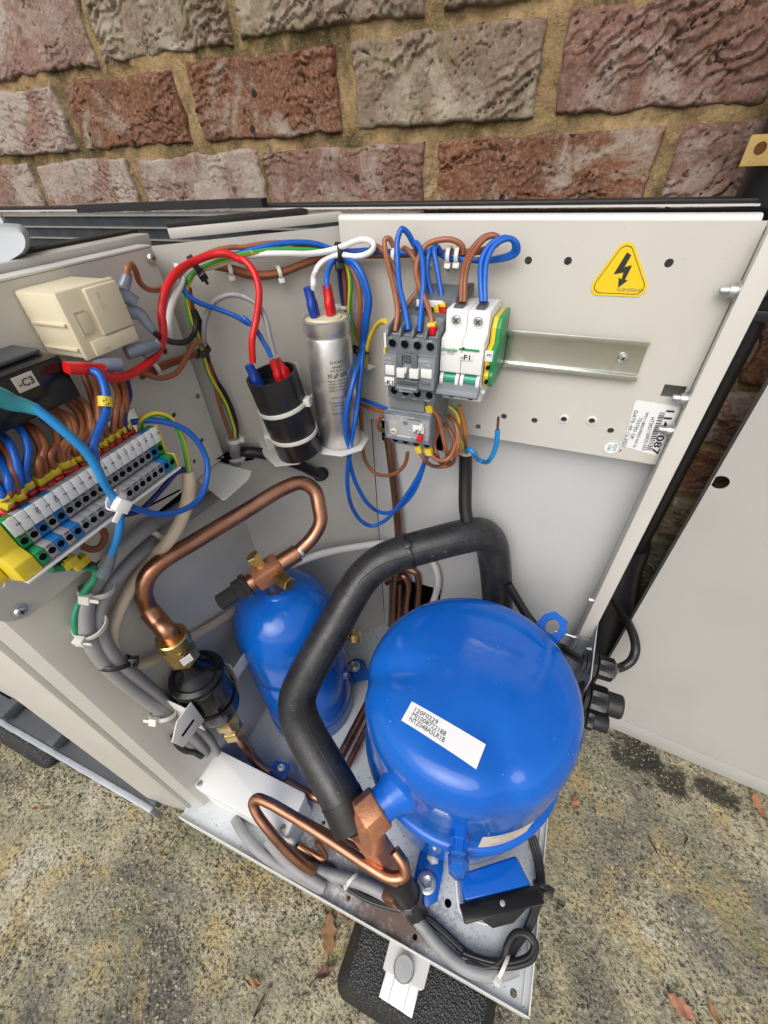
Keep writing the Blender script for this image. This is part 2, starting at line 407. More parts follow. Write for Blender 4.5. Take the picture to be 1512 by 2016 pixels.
def mk_blue():
    m, nt, b = nodes('blue_paint'); L, tc, noise, ramp, mix, math_, bump = node_chain(nt)
    geo = nt.nodes.new('ShaderNodeNewGeometry'); W = geo.outputs['Position']
    c = mix(ramp(noise(10, 4, 0.6, W), BW(0.35, 0.65)), (0.0040, 0.096, 0.46), (0.0055, 0.118, 0.52))
    c = mix(math_('MULTIPLY', ramp(noise(26, 5, 0.75, W, 0.8), BW(0.64, 0.78)), 0.22), c, (0.10, 0.20, 0.42))        # dulled, dusty patches
    c = mix(math_('MULTIPLY', ramp(noise(260, 2, 0.6, W), BW(0.76, 0.775)), 0.6), c, (0.42, 0.46, 0.52))            # dust specks
    L(c, b.inputs['Base Color'])
    L(ramp(noise(20, 5, 0.7, W, 0.5), [(0.35, (0.06,) * 3), (0.72, (0.20,) * 3)]), b.inputs['Roughness'])
    b.inputs['Specular IOR Level'].default_value = 0.42
    L(bump(noise(330, 2, 0.5, W), 0.05, 0.0008, bump(noise(38, 2, 0.5, W), 0.10, 0.004)), b.inputs['Normal'])
mk_blue()
def mk_foam():
    m, nt, b = nodes('foam'); L, tc, noise, ramp, mix, math_, bump = node_chain(nt)
    c = mix(ramp(noise(60, 4, 0.6), BW(0.35, 0.7)), (0.016, 0.016, 0.018), (0.030, 0.030, 0.034))
    c = mix(math_('MULTIPLY', ramp(noise(520, 1, 0.5), BW(0.755, 0.77)), 0.55), c, (0.45, 0.45, 0.46))                     # dust specks
    L(c, b.inputs['Base Color'])
    L(ramp(noise(28, 4, 0.6), [(0.35, (0.34,) * 3), (0.65, (0.48,) * 3)]), b.inputs['Roughness'])
    n1 = bump(noise(260, 3, 0.6), 0.3, 0.0009); n2 = bump(noise(40, 2, 0.5), 0.22, 0.004, n1)
    L(n2, b.inputs['Normal'])
mk_foam()
def mk_brick(name, base, alt, bloom, bloom_amt, moss_amt, spots=0.5):
    m, nt, b = nodes(name); L, tc, noise, ramp, mix, math_, bump = node_chain(nt)
    oi = nt.nodes.new('ShaderNodeObjectInfo')
    va = nt.nodes.new('ShaderNodeVectorMath'); va.operation = 'ADD'; mu = nt.nodes.new('ShaderNodeVectorMath'); mu.operation = 'SCALE'
    mu.inputs[0].default_value = (17.3, 9.1, 5.7); L(oi.outputs['Random'], mu.inputs['Scale']); L(tc.outputs['Object'], va.inputs[0]); L(mu.outputs[0], va.inputs[1])
    V = va.outputs[0]
    c = mix(ramp(noise(14, 6, 0.65, V), BW(0.38, 0.62)), base, alt)
    c = mix(ramp(noise(55, 6, 0.7, V), BW(0.35, 0.75)), c, tuple(x * 0.72 for x in base))
    fb = ramp(noise(11, 7, 0.72, V, 0.8), BW(0.62 - bloom_amt * 0.35, 0.70 - bloom_amt * 0.25))
    c = mix(math_('MULTIPLY', fb, 0.85), c, bloom)
    c = mix(math_('MULTIPLY', ramp(noise(260, 4, 0.7, V), BW(0.48, 0.66)), 0.35), c, tuple(min(1, x * 1.25) for x in bloom))
    fm = ramp(noise(18, 6, 0.75, V, 0.5), BW(0.66 - moss_amt * 0.3, 0.80 - moss_amt * 0.2))
    c = mix(math_('MULTIPLY', fm, 0.6), c, (0.16, 0.15, 0.055))
    vo = nt.nodes.new('ShaderNodeTexVoronoi'); vo.inputs['Scale'].default_value = 42; L(V, vo.inputs['Vector'])
    pick = math_('GREATER_THAN', noise(23, 1, 0.5, V), 0.60 - spots * 0.12)
    sp = math_('MULTIPLY', math_('LESS_THAN', vo.outputs['Distance'], 0.17), pick)
    c = mix(math_('MULTIPLY', sp, spots), c, (0.018, 0.017, 0.018))
    L(c, b.inputs['Base Color']); b.inputs['Roughness'].default_value = 0.86; b.inputs['Specular IOR Level'].default_value = 0.25
    # long torn drag creases of a hand-thrown face: flowing saw-edged bands, not loops
    wv = nt.nodes.new('ShaderNodeTexWave'); wv.wave_type = 'BANDS'; wv.bands_direction = 'Z'; wv.wave_profile = 'SAW'
    for nm, vl in (('Scale', 22.0), ('Distortion', 7.0), ('Detail', 4.0), ('Detail Scale', 1.6), ('Detail Roughness', 0.62)): wv.inputs[nm].default_value = vl
    mp = nt.nodes.new('ShaderNodeMapping'); mp.inputs['Rotation'].default_value = (0, 0.25, 0); L(V, mp.inputs['Vector']); L(mp.outputs[0], wv.inputs['Vector'])
    msk = ramp(noise(20, 3, 0.6, V), BW(0.38, 0.62))
    n1 = bump(math_('MULTIPLY', math_('SUBTRACT', 1.0, wv.outputs['Fac']), msk), 1.0, 0.0040)
    n2 = bump(noise(300, 5, 0.78, V), 1.0, 0.0020, n1)
    L(n2, b.inputs['Normal'])
mk_brick('brick_mauve', (0.245, 0.128, 0.092), (0.165, 0.090, 0.070), (0.358, 0.292, 0.247), 0.36, 0.10, 0.75)
mk_brick('brick_brown', (0.221, 0.090, 0.045), (0.142, 0.063, 0.038), (0.358, 0.300, 0.242), 0.22, 0.18, 0.95)
mk_brick('brick_buff', (0.273, 0.206, 0.147), (0.205, 0.127, 0.098), (0.386, 0.337, 0.260), 0.44, 0.55, 0.5)
mk_brick('brick_rose', (0.275, 0.158, 0.120), (0.225, 0.155, 0.122), (0.400, 0.342, 0.290), 0.52, 0.12, 0.5)
mk_brick('brick_grey', (0.168, 0.155, 0.126), (0.108, 0.105, 0.082), (0.269, 0.260, 0.210), 0.32, 0.85, 0.4)
def mk_mortar():
    m, nt, b = nodes('mortar'); L, tc, noise, ramp, mix, math_, bump = node_chain(nt)
    c = ramp(noise(22, 6, 0.72), [(0.3, (0.20, 0.135, 0.070)), (0.45, (0.37, 0.255, 0.130)), (0.58, (0.50, 0.345, 0.175)), (0.74, (0.52, 0.44, 0.32))])
    c = mix(math_('MULTIPLY', ramp(noise(9, 6, 0.75, None, 0.6), BW(0.44, 0.58)), 0.85), c, (0.080, 0.068, 0.030))
    c = mix(math_('MULTIPLY', ramp(noise(420, 3, 0.7), BW(0.55, 0.68)), 0.45), c, (0.58, 0.47, 0.28))
    c = mix(math_('MULTIPLY', ramp(noise(300, 3, 0.7), BW(0.60, 0.70)), 0.6), c, (0.10, 0.075, 0.035))
    L(c, b.inputs['Base Color']); b.inputs['Roughness'].default_value = 0.95; b.inputs['Specular IOR Level'].default_value = 0.15
    L(bump(noise(380, 5, 0.75), 1.0, 0.0028, bump(noise(90, 5, 0.65), 0.9, 0.006)), b.inputs['Normal'])
mk_mortar()
def mk_ground():
    m, nt, b = nodes('paving'); L, tc, noise, ramp, mix, math_, bump = node_chain(nt)
    def vor(scale, warp=0.0, feature='F1'):
        v = nt.nodes.new('ShaderNodeTexVoronoi'); v.inputs['Scale'].default_value = scale; v.feature = feature
        if warp:
            nn = nt.nodes.new('ShaderNodeTexNoise'); nn.inputs['Scale'].default_value = scale * 0.8; L(tc.outputs['Object'], nn.inputs['Vector'])
            ad = nt.nodes.new('ShaderNodeVectorMath'); ad.operation = 'MULTIPLY_ADD'; L(nn.outputs['Color'], ad.inputs[0]); ad.inputs[1].default_value = (warp,) * 3
            L(tc.outputs['Object'], ad.inputs[2]); L(ad.outputs[0], v.inputs['Vector'])
        else: L(tc.outputs['Object'], v.inputs['Vector'])
        return v
    # matrix tone in broad patches: ochre lichen, olive algae, grey cement
    c = ramp(noise(4.2, 6, 0.68, None, 0.7), [(0.34, (0.095, 0.093, 0.080)), (0.43, (0.26, 0.24, 0.175)), (0.53, (0.42, 0.375, 0.24)), (0.65, (0.55, 0.51, 0.40))])
    c = mix(math_('MULTIPLY', ramp(noise(9, 5, 0.7, None, 0.5), BW(0.52, 0.61)), 0.65), c, (0.47, 0.345, 0.135))
    c = mix(math_('MULTIPLY', ramp(noise(6.1, 5, 0.7, None, 0.4), BW(0.53, 0.64)), 0.65), c, (0.17, 0.18, 0.085))
    v1 = vor(190, 0.006); g = nt.nodes.new('ShaderNodeSeparateColor'); L(v1.outputs['Color'], g.inputs[0])
    gc = ramp(g.outputs[0], [(0.0, (0.04, 0.038, 0.036)), (0.3, (0.12, 0.105, 0.08)), (0.62, (0.28, 0.24, 0.16)), (0.86, (0.43, 0.40, 0.32)), (1.0, (0.60, 0.57, 0.50))])
    show = math_('MULTIPLY', math_('LESS_THAN', v1.outputs['Distance'], 0.42), ramp(noise(7, 5, 0.75), BW(0.42, 0.56)))
    c = mix(math_('MULTIPLY', show, 0.85), c, gc)
    fl = ramp(noise(210, 4, 0.74, None, 0.6), BW(0.53, 0.59))                                   # dark pits and flecks, bunched in drifts
    c = mix(math_('MULTIPLY', math_('MULTIPLY', fl, ramp(noise(16, 4, 0.7), BW(0.32, 0.50))), 0.92), c, (0.035, 0.034, 0.031))
    c = mix(math_('MULTIPLY', ramp(noise(300, 3, 0.7), BW(0.60, 0.68)), 0.45), c, (0.52, 0.47, 0.34))
    # black algae stain beside the leaning cover (its own blotchy shape)
    sp = nt.nodes.new('ShaderNodeSeparateXYZ'); L(tc.outputs['Object'], sp.inputs[0])
    def blob(x, y, rx, ry):
        dx = math_('DIVIDE', math_('SUBTRACT', sp.outputs[0], x), rx); dy = math_('DIVIDE', math_('SUBTRACT', sp.outputs[1], y), ry)
        return math_('ADD', math_('MULTIPLY', dx, dx), math_('MULTIPLY', dy, dy))
    for (x, y, rx, ry) in BLOTS:
        d = math_('ADD', blob(x, y, rx, ry), math_('MULTIPLY', math_('SUBTRACT', noise(30, 6, 0.75), 0.5), 5.0))
        c = mix(math_('MULTIPLY', math_('SUBTRACT', 1.0, ramp(math_('MULTIPLY', d, 0.5), BW(0.25, 0.62))), 0.9), c, (0.022, 0.021, 0.017))
    L(c, b.inputs['Base Color'])
    L(ramp(noise(9, 4), [(0.35, (0.55, 0.55, 0.55)), (0.65, (0.9, 0.9, 0.9))]), b.inputs['Roughness'])
    b.inputs['Specular IOR Level'].default_value = 0.35
    n1 = bump(math_('SUBTRACT', 1.0, v1.outputs['Distance']), 0.8, 0.0022)
    L(bump(noise(260, 5, 0.75), 0.9, 0.002, n1), b.inputs['Normal'])
BLOTS = []
for (px, py, rx, ry) in ((1250, 1480, 0.045, 0.03), (1310, 1530, 0.04, 0.03), (1410, 1560, 0.04, 0.018)):
    q = PZ(px, py, 0.0); BLOTS.append((q.x, q.y, rx, ry))
mk_ground()
# ------------------------------------------------------------------ ground: one sheet to the horizon, finely meshed where it is seen
def graded(lo, hi, step, far):
    a = list(np.arange(lo, hi, step)); s = step; x = hi
    while x < far: a.append(x); s *= 1.5; x += s
    a.append(far); s = step; x = lo - s; b = []
    while x > -far: b.append(x); s *= 1.5; x -= s
    b.append(-far); return np.array(b[::-1] + a)
def make_ground():
    xs = graded(-1.1, 0.8, 0.0065, 60); ys = graded(-0.35, 0.62, 0.0065, 60)
    X, Y = np.meshgrid(xs, ys, indexing='ij')
    near = np.clip(1.6 - np.hypot(X + 0.1, Y - 0.1), 0, 1)
    Z = (fbm(X * 9, Y * 9, 3) - 0.5) * 0.008 * near + (fbm(X * 90, Y * 90, 5, 3) - 0.5) * 0.0045 * near - 0.002
    n, m = X.shape
    v = np.stack([X, Y, Z], -1).reshape(-1, 3)
    i = np.arange(n * m).reshape(n, m)
    f = np.stack([i[:-1, :-1], i[1:, :-1], i[1:, 1:], i[:-1, 1:]], -1).reshape(-1, 4)
    me = bpy.data.meshes.new('ground'); me.from_pydata(v.tolist(), [], f.tolist()); me.shade_smooth()
    o = bpy.data.objects.new('ground', me); COL.objects.link(o); me.materials.append(MATS['paving']); o['kind'] = 'structure'
make_ground()
def mk_grit():
    m, nt, b = nodes('grit_stone'); L, tc, noise, ramp, mix, math_, bump = node_chain(nt)
    c = ramp(noise(130, 2, 0.5), [(0.30, (0.06, 0.055, 0.05)), (0.42, (0.17, 0.145, 0.10)), (0.56, (0.30, 0.25, 0.155)), (0.72, (0.48, 0.44, 0.35))])
    L(c, b.inputs['Base Color']); b.inputs['Roughness'].default_value = 0.7
mk_grit()
def make_grit():
    """loose and half-bedded grit of the exposed-aggregate paving, joined: nobody could count it"""
    N = 24000
    x = rng.uniform(-0.85, 0.62, N); y = rng.uniform(-0.22, 0.47, N)
    dens = fbm(x * 12, y * 12, 21, 4); keep = (dens > rng.uniform(0.38, 0.62, N)); x, y = x[keep], y[keep]
    s = rng.uniform(0.0011, 0.0027, len(x)) * np.where(x < -0.1, 1.1, 0.75); a = rng.uniform(0, 6.28, len(x))
    base = np.array([(1, 0, 0), (0.31, 0.9, 0.1), (-0.8, 0.55, -0.05), (-0.8, -0.55, 0.08), (0.31, -0.95, 0), (0.05, 0.1, 0.62)])
    tri = [(0, 1, 5), (1, 2, 5), (2, 3, 5), (3, 4, 5), (4, 0, 5)]
    V = []; F = []
    for k in range(len(x)):
        ca, sa = math.cos(a[k]), math.sin(a[k]); el = 0.6 + 0.4 * random.random()
        b = len(V)
        for p in base:
            q = (p[0] * s[k], p[1] * s[k] * el)
            V.append((x[k] + q[0] * ca - q[1] * sa, y[k] + q[0] * sa + q[1] * ca, p[2] * s[k] * 0.9))
        F += [(b + i, b + j, b + l) for i, j, l in tri]
    me = bpy.data.meshes.new('grit'); me.from_pydata(V, [], F)
    o = bpy.data.objects.new('grit', me); COL.objects.link(o); me.materials.append(MATS['grit_stone'])
    o['kind'] = 'stuff'; tag(o, 'pale and dark grit bedded in the weathered paving', 'grit')
make_grit()
# ------------------------------------------------------------------ brick wall
WALL_Y = 0.60
wall = thing('brick_wall', 'old red and buff brick wall with sandy mortar behind the machine', 'wall', (0, WALL_Y, 0))
def brick_mesh(w, h, seed, hi=True, rough=1.0):
    nx, nz = (int(w / 0.0016), int(h / 0.0016)) if hi else (10, 5)
    xs = np.linspace(-w / 2, w / 2, nx); zs = np.linspace(-h / 2, h / 2, nz)
    X, Zz = np.meshgrid(xs, zs, indexing='ij')
    ox, oz = seed * 3.71, seed * 1.93
    th = math.sin(seed * 12.9) * 0.5
    U = X * math.cos(th) + Zz * math.sin(th); Vv = -X * math.sin(th) + Zz * math.cos(th)
    warp = fbm(U * 22 + ox, Vv * 26 + oz, 1, 4)
    u = Vv * 95 + warp * 3.8 + 0.9 * fbm(U * 120 + oz, Vv * 150, 4, 3)
    fr = u - np.floor(u)
    fr = 1 - fr; fold = fr ** 1.4 * np.clip((1 - fr) / 0.07, 0, 1)                       # overlapping lips: slow rise, sharp drop
    amp = np.clip((fbm(U * 18 + oz, Vv * 30 + ox, 9, 3) - 0.40) / 0.25, 0.05, 1)
    crack = np.clip(1 - np.abs(fbm(U * 20 + ox + 9, Vv * 75 + oz, 12, 5) - 0.5) / 0.012, 0, 1)
    lump = fbm(X * 40 + ox, Zz * 40 + oz, 15, 4) - 0.5
    pit = np.clip(1 - fbm(X * 150 + ox, Zz * 150 + oz, 19, 2) / 0.24, 0, 1)
    D = rough * (0.0040 * fold * amp - 0.0065 * crack * (0.35 + 0.65 * amp) + 0.0040 * lump - 0.0045 * pit)
    # worn arrises
    ex = np.minimum(X + w / 2, w / 2 - X); ez = np.minimum(Zz + h / 2, h / 2 - Zz); e = np.minimum(ex, ez)
    wob = 0.0035 * fbm(X * 60 + ox, Zz * 60 + oz, 23, 3)
    D = D - 0.0050 * np.clip(1 - (e + 0.0006) / (0.0022 + wob), 0, 1) ** 2
    JX = X + (fbm(X * 38 + ox, Zz * 38, 31, 4) - 0.5) * 0.010; JZ = Zz + (fbm(X * 34, Zz * 38 + oz, 35, 4) - 0.5) * 0.010
    V = np.stack([JX, -D, JZ], -1).reshape(-1, 3); i = np.arange(nx * nz).reshape(nx, nz)
    F = np.stack([i[:-1, :-1], i[1:, :-1], i[1:, 1:], i[:-1, 1:]], -1).reshape(-1, 4).tolist()
    ring = list(i[:, 0]) + list(i[-1, 1:]) + list(i[-2::-1, -1]) + list(i[0, -2:0:-1]); b = len(V)
    back = V[ring].copy(); back[:, 1] = 0.05; V = np.vstack([V, back]); n = len(ring)
    F += [(int(ring[k]), b + k, b + (k + 1) % n, int(ring[(k + 1) % n])) for k in range(n)]
    me = bpy.data.meshes.new('brick'); me.from_pydata(V.tolist(), [], F); me.shade_smooth(); return me
def add_brick(x0, x1, z0, z1, mat, seed, hi=True, rough=1.0, tilt=0.0, me=None):
    me = me or brick_mesh(x1 - x0, z1 - z0, seed, hi, rough)
    o = bpy.data.objects.new('brick', me); COL.objects.link(o); o.parent = wall
    o.location = ((x0 + x1) / 2, random.uniform(-0.0015, 0.0015), (z0 + z1) / 2); o.rotation_euler = (0, tilt, 0)
    if not me.materials: me.materials.append(MATS[mat])
    o.data.materials[0] = MATS[mat]
    return o
PITCH = 0.0825; ZB = 0.8335; JT = 0.0060                                     # bed joint under row B, half joint
def row_z(k): return ZB + k * PITCH + JT, ZB + (k + 1) * PITCH - JT            # k = 0 is row B
px2x = lambda px, py: PY(px, py, WALL_Y).x
ROWS = {1: [(60, (-140, 168), 'brick_rose', 0.8), (60, (182, 452), 'brick_buff', 1.5), (40, (466, 832), 'brick_buff', 1.5), (20, (872, 1085), 'brick_buff', 1.0), (0, (1122, 1500), 'brick_rose', 0.7)],
        0: [(240, (-150, 128), 'brick_rose', 0.55), (220, (140, 357), 'brick_brown', 0.9), (190, (380, 666), 'brick_brown', 1.1), (150, (697, 1063), 'brick_buff', 1.4), (130, (1106, 1530), 'brick_mauve', 1.1)],
        -1: [(360, (-180, 70), 'brick_rose', 0.5), (350, (78, 256), 'brick_rose', 0.7), (350, (277, 516), 'brick_rose', 0.6), (345, (526, 834), 'brick_mauve', 1.0), (330, (862, 1285), 'brick_brown', 1.0), (330, (1316, 1640), 'brick_mauve', 1.3)]}
seed = 1
lowres = {}
def fill(k, xa, xb, hi_range=None):
    global seed
    z0, z1 = row_z(k); x = xa
    while x < xb - 0.03:
        w = random.choice((0.212, 0.212, 0.103)); w = min(w, xb - x); seed += 1
        hi = hi_range is not None and x + w > hi_range[0] and x < hi_range[1]
        mt = random.choice(['brick_mauve', 'brick_brown', 'brick_buff', 'brick_rose', 'brick_mauve'])
        if k < -5: mt = random.choice(['brick_grey', 'brick_grey', 'brick_buff'])
        if k in (-3,) : mt = 'brick_brown'
        if k in (-4,): mt = 'brick_mauve'
        if k in (-5,): mt = 'brick_brown'
        if hi: add_brick(x, x + w, z0, z1, mt, seed)
        else:
            key = (round(w, 3), mt)
            if key not in lowres: lowres[key] = brick_mesh(w, z1 - z0, seed, False); lowres[key].materials.append(MATS[mt])
            add_brick(x, x + w, z0, z1, mt, seed, me=lowres[key])
        x += w + 2 * JT
for k, lst in ROWS.items():
    z0, z1 = row_z(k); xs = []
    for py, (a, b), mt, rg in lst:
        xa, xb = px2x(a, py), px2x(b, py); xs += [xa, xb]; seed += 1
        add_brick(xa, xb, z0, z1, mt, seed, True, rg, random.uniform(-0.006, 0.006))
    fill(k, max(xs) + 2 * JT, 0.95); fill(k, -2.3 + 0.05 * (k % 2), min(xs) - 2 * JT)
for k in (2, 3, 4, 5): fill(k, -2.3 + 0.06 * (k % 2), 0.95, (-1.0, 0.3) if k == 2 else None)
for k in range(-2, -11, -1): fill(k, -2.3 + 0.09 * (k % 3), -1.05)
for k in range(-2, -11, -1): fill(k, -0.02 + 0.07 * (k % 3), 0.95, (0.1, 0.36))
mm = MB(); nx, nz = 540, 260
xs = np.linspace(-2.3, 0.95, nx); zs = np.linspace(-0.02, 1.32, nz)
X, Zz = np.meshgrid(xs, zs, indexing='ij'); D = (fbm(X * 45, Zz * 45, 41, 5) - 0.5) * 0.013
V = np.stack([X, WALL_Y + 0.0050 + D, Zz], -1).reshape(-1, 3); ii = np.arange(nx * nz).reshape(nx, nz)
mm.add(V.tolist(), np.stack([ii[:-1, :-1], ii[1:, :-1], ii[1:, 1:], ii[:-1, 1:]], -1).reshape(-1, 4).tolist())
mm.build('mortar', 'mortar', wall, angle=180)
# ------------------------------------------------------------------ tray and sheet-metal body of the machine
def mk_tray():
    m, nt, b = nodes('tray'); L, tc, noise, ramp, mix, math_, bump = node_chain(nt)
    geo = nt.nodes.new('ShaderNodeNewGeometry'); W = geo.outputs['Position']
    c = ramp(noise(12, 5, 0.6, W), [(0.35, (0.58, 0.615, 0.64)), (0.65, (0.66, 0.69, 0.71))])
    c = mix(math_('MULTIPLY', ramp(noise(190, 4, 0.75, W), BW(0.605, 0.655)), 0.85), c, (0.05, 0.045, 0.04))
    sp = nt.nodes.new('ShaderNodeSeparateXYZ'); L(W, sp.inputs[0])
    def dist(x, y, rx, ry):
        dx = math_('DIVIDE', math_('SUBTRACT', sp.outputs[0], x), rx); dy = math_('DIVIDE', math_('SUBTRACT', sp.outputs[1], y), ry)
        return math_('ADD', math_('MULTIPLY', dx, dx), math_('MULTIPLY', dy, dy))
    d = math_('ADD', dist(RUST.x, RUST.y, 0.055, 0.035), math_('MULTIPLY', math_('SUBTRACT', noise(45, 6, 0.75, W), 0.5), 3.0))
    c = mix(math_('MULTIPLY', math_('SUBTRACT', 1.0, ramp(d, BW(0.2, 1.3))), 0.9), c, (0.13, 0.065, 0.04))
    d2 = math_('ADD', dist(RUST.x - 0.05, RUST.y + 0.02, 0.15, 0.05), math_('MULTIPLY', math_('SUBTRACT', noise(140, 6, 0.8, W), 0.5), 6.0))
    c = mix(math_('MULTIPLY', math_('SUBTRACT', 1.0, ramp(d2, BW(0.1, 0.8))), 0.6), c, (0.17, 0.125, 0.10))
    L(c, b.inputs['Base Color']); b.inputs['Roughness'].default_value = 0.36; b.inputs['Metallic'].default_value = 0.15
    L(bump(noise(700, 3, 0.6, W), 0.1, 0.0006), b.inputs['Normal'])
RUST = PZ(775, 1815, TRAY_Z)
mk_tray()
TX0, TX1, TY0, TY1 = -0.365, 0.124, 0.034, 0.47
cab = thing('condensing_unit_cabinet', 'opened beige sheet metal cabinet of the outdoor cooling machine', 'cabinet', (-0.12, 0.24, TRAY_Z))
cut = MB()
for px, py, r in ((805, 1628, 0.0035), (882, 1778, 0.0045), (685, 1769, 0.003), (817, 1845, 0.003), (1011, 1955, 0.004), (637, 1620, 0.003), (1045, 1668, 0.004), (743, 1528, 0.003)):
    q = PZ(px, py, TRAY_Z); cut.cyl((q.x, q.y, 0.08), (q.x, q.y, 0.12), r, n=14)
MB().bx(TX0, TX1, TY0, TY1, TRAY_Z - 0.0015, TRAY_Z).build('base_tray', 'tray', cab, cut=cut)
lip = MB(); t = 0.0016
lip.bx(TX0, TX1 + t, TY0 - t, TY0, TRAY_Z - 0.035, TRAY_Z + 0.007).bx(TX1, TX1 + t, TY0 + 0.0003, TY1, TRAY_Z - 0.035, TRAY_Z + 0.007)
lip.build('tray_lip', 'sheet_white', cab, bevel=0.0005)
lip2 = MB().bx(TX1 - 0.007, TX1 - 0.0055, TY0 + 0.006, TY1, TRAY_Z + 0.0004, TRAY_Z + 0.004); lip2.build('inner_rib', 'sheet_white', cab)
# electrical panel with punched holes
cut = MB()
EPH = [(1040, 513), (1118, 514), (1317, 518), (992, 820), (1052, 828), (1110, 825), (1165, 828), (1202, 848), (941, 840), (1220, 887), (541, 637)]
for px, py in EPH[:-1]:
    q = PY(px, py, PANEL_Y); cut.cyl((q.x, q.y - 0.01, q.z), (q.x, q.y + 0.01, q.z), 0.0031 if px != 1220 else 0.0016, n=16)
q0 = PY(1314, 757, PANEL_Y); q1 = PY(1343, 785, PANEL_Y)
cut.bx(q0.x - 0.002, 0.109, PANEL_Y - 0.01, PANEL_Y + 0.01, q1.z, q0.z)
EP_TOP = 0.7735; EPX0, EPX1 = -0.2185, 0.1120
panel = MB()
panel.bx(EPX0, EPX1, PANEL_Y, PANEL_Y + 0.0015, EP_BOT, EP_TOP)
panel.build('electrical_panel', 'sheet', cab, cut=cut)
pf = MB(); arc = [(PANEL_Y + 0.004 - 0.004 * math.cos(a), EP_TOP + 0.004 * math.sin(a)) for a in np.linspace(0, math.pi / 2, 6)] + [(PANEL_Y + 0.009, EP_TOP + 0.004)]
vs = []; fs = []
for i, (y, z) in enumerate(arc): vs += [(EPX0, y, z), (EPX1 - 0.004, y, z)]
for i, (y, z) in enumerate(arc): vs += [(EPX0, y + 0.001, z - 0.0015), (EPX1 - 0.004, y + 0.001, z - 0.0015)]
n = len(arc)
for i in range(n - 1):
    fs += [(2 * i, 2 * i + 1, 2 * i + 3, 2 * i + 2), (2 * n + 2 * i + 2, 2 * n + 2 * i + 3, 2 * n + 2 * i + 1, 2 * n + 2 * i)]
pf.add(vs, fs).build('top_fold', 'sheet_white', cab)
# countersunk rims of two holes
for px, py in ((1110, 825), (1165, 828)):
    q = PY(px, py, PANEL_Y); MB().lathe([(0.0031, 0), (0.0052, 0.0002), (0.0048, 0.0009), (0.0031, 0.0012)], q, (0, -1, 0), 18, ring=True).build('hole_rim', 'sheet_white', cab)
# lower back sheet with a pipe opening, slot for the pipe
cut = MB()
a = PY(742, 1125, BACK_Y); b = PY(862, 1240, BACK_Y)
cut.bx(-0.195, b.x, BACK_Y - 0.01, BACK_Y + 0.01, 0.135, a.z)
a = PY(750, 830, BACK_Y); b = PY(872, 893, BACK_Y)
cut.bx(a.x, b.x, BACK_Y - 0.01, BACK_Y + 0.01, b.z + 0.003, a.z + 0.03)
MB().bx(-0.2095, 0.1165, BACK_Y, BACK_Y + 0.0015, TRAY_Z + 0.0005, EP_TOP - 0.01).build('back_sheet', 'sheet_back', cab, cut=cut)
MB().bx(-0.205, 0.10, BACK_Y + 0.045, BACK_Y + 0.047, TRAY_Z + 0.001, 0.75).build('rear_dark_sheet', 'void', cab)  # black sheet standing in for the dark interior seen through the openings
# right corner post: flange and outward lip, seen edge-on down the right of the panel
MB().sheet([(0.1180, BACK_Y + 0.002), (0.1120, 0.405), (0.1245, 0.405), (0.1245, 0.425)], TRAY_Z + 0.001, 0.7705, -0.0014).build('corner_post', 'sheet', cab, bevel=0.0004)
MB().prism([(0, 0), (0.012, 0), (0.003, 0.008), (0, 0.008)], (0.1115, 0.4045, 0.7708), (1, 0, 0), (0, 0, 1), (0, 0.0015, 0)).build('post_tip', 'sheet_white', cab)
# partition: front run, slanted run, short return to the back
part_plan = [(-0.3575, 0.060), (-0.3585, 0.0515), (-0.352, 0.050), (-0.342, 0.058), (-0.337, 0.072), (-0.337, 0.3045), (-0.2435, 0.405), (-0.2105, 0.4445)]
cut = MB()
MB().sheet(part_plan, TRAY_Z + 0.001, 0.7680, 0.0014).build('partition', 'sheet', cab, angle=25)
# folded-over top rim of the slanted partition with a foam seal on it
for (p0, p1) in (((-0.327, 0.3195), (-0.213, 0.4415)),):
    u = (Vector((*p1, 0)) - Vector((*p0, 0))); L_ = u.length; u.normalize(); nrm = Vector((-u.y, u.x, 0))
    o = Vector((*p0, 0.7685)) + nrm * 0.022
    MB().prism([(0, 0), (0.012, 0), (0.012, 0.008), (0, 0.008)], o, nrm, (0, 0, 1), u * (L_ * 0.98)).build('partition_rim', 'sheet', cab, bevel=0.0008)
    MB().prism([(0, 0), (0.02, 0), (0.02, 0.004), (0, 0.004)], o + Vector((0, 0, 0.0085)) + nrm * 0.004, nrm, (0, 0, 1), u * (L_ * 0.78)).build('foam_seal', 'rubber', cab, bevel=0.001)
MB().bx(-0.356, -0.340, 0.05, 0.31, 0.7685, 0.7765).build('partition_rim', 'sheet', cab, bevel=0.0008)
MB().bx(-0.372, -0.357, 0.05, 0.315, 0.7715, 0.7785).build('foam_seal', 'rubber', cab, bevel=0.001)
# front flange left of the seam
MB().bx(-0.372, -0.350, 0.064, 0.066, TRAY_Z, 0.765).build('seam_dark', 'void', cab)  # black strip put behind the seam to give its gap a shaded look
MB().sheet([(-0.3618, 0.0600), (-0.3622, 0.0475), (-0.434, 0.0360), (-0.436, 0.05)], TRAY_Z - 0.02, 0.76, 0.0014).build('front_flange', 'sheet', cab, bevel=0.0004)
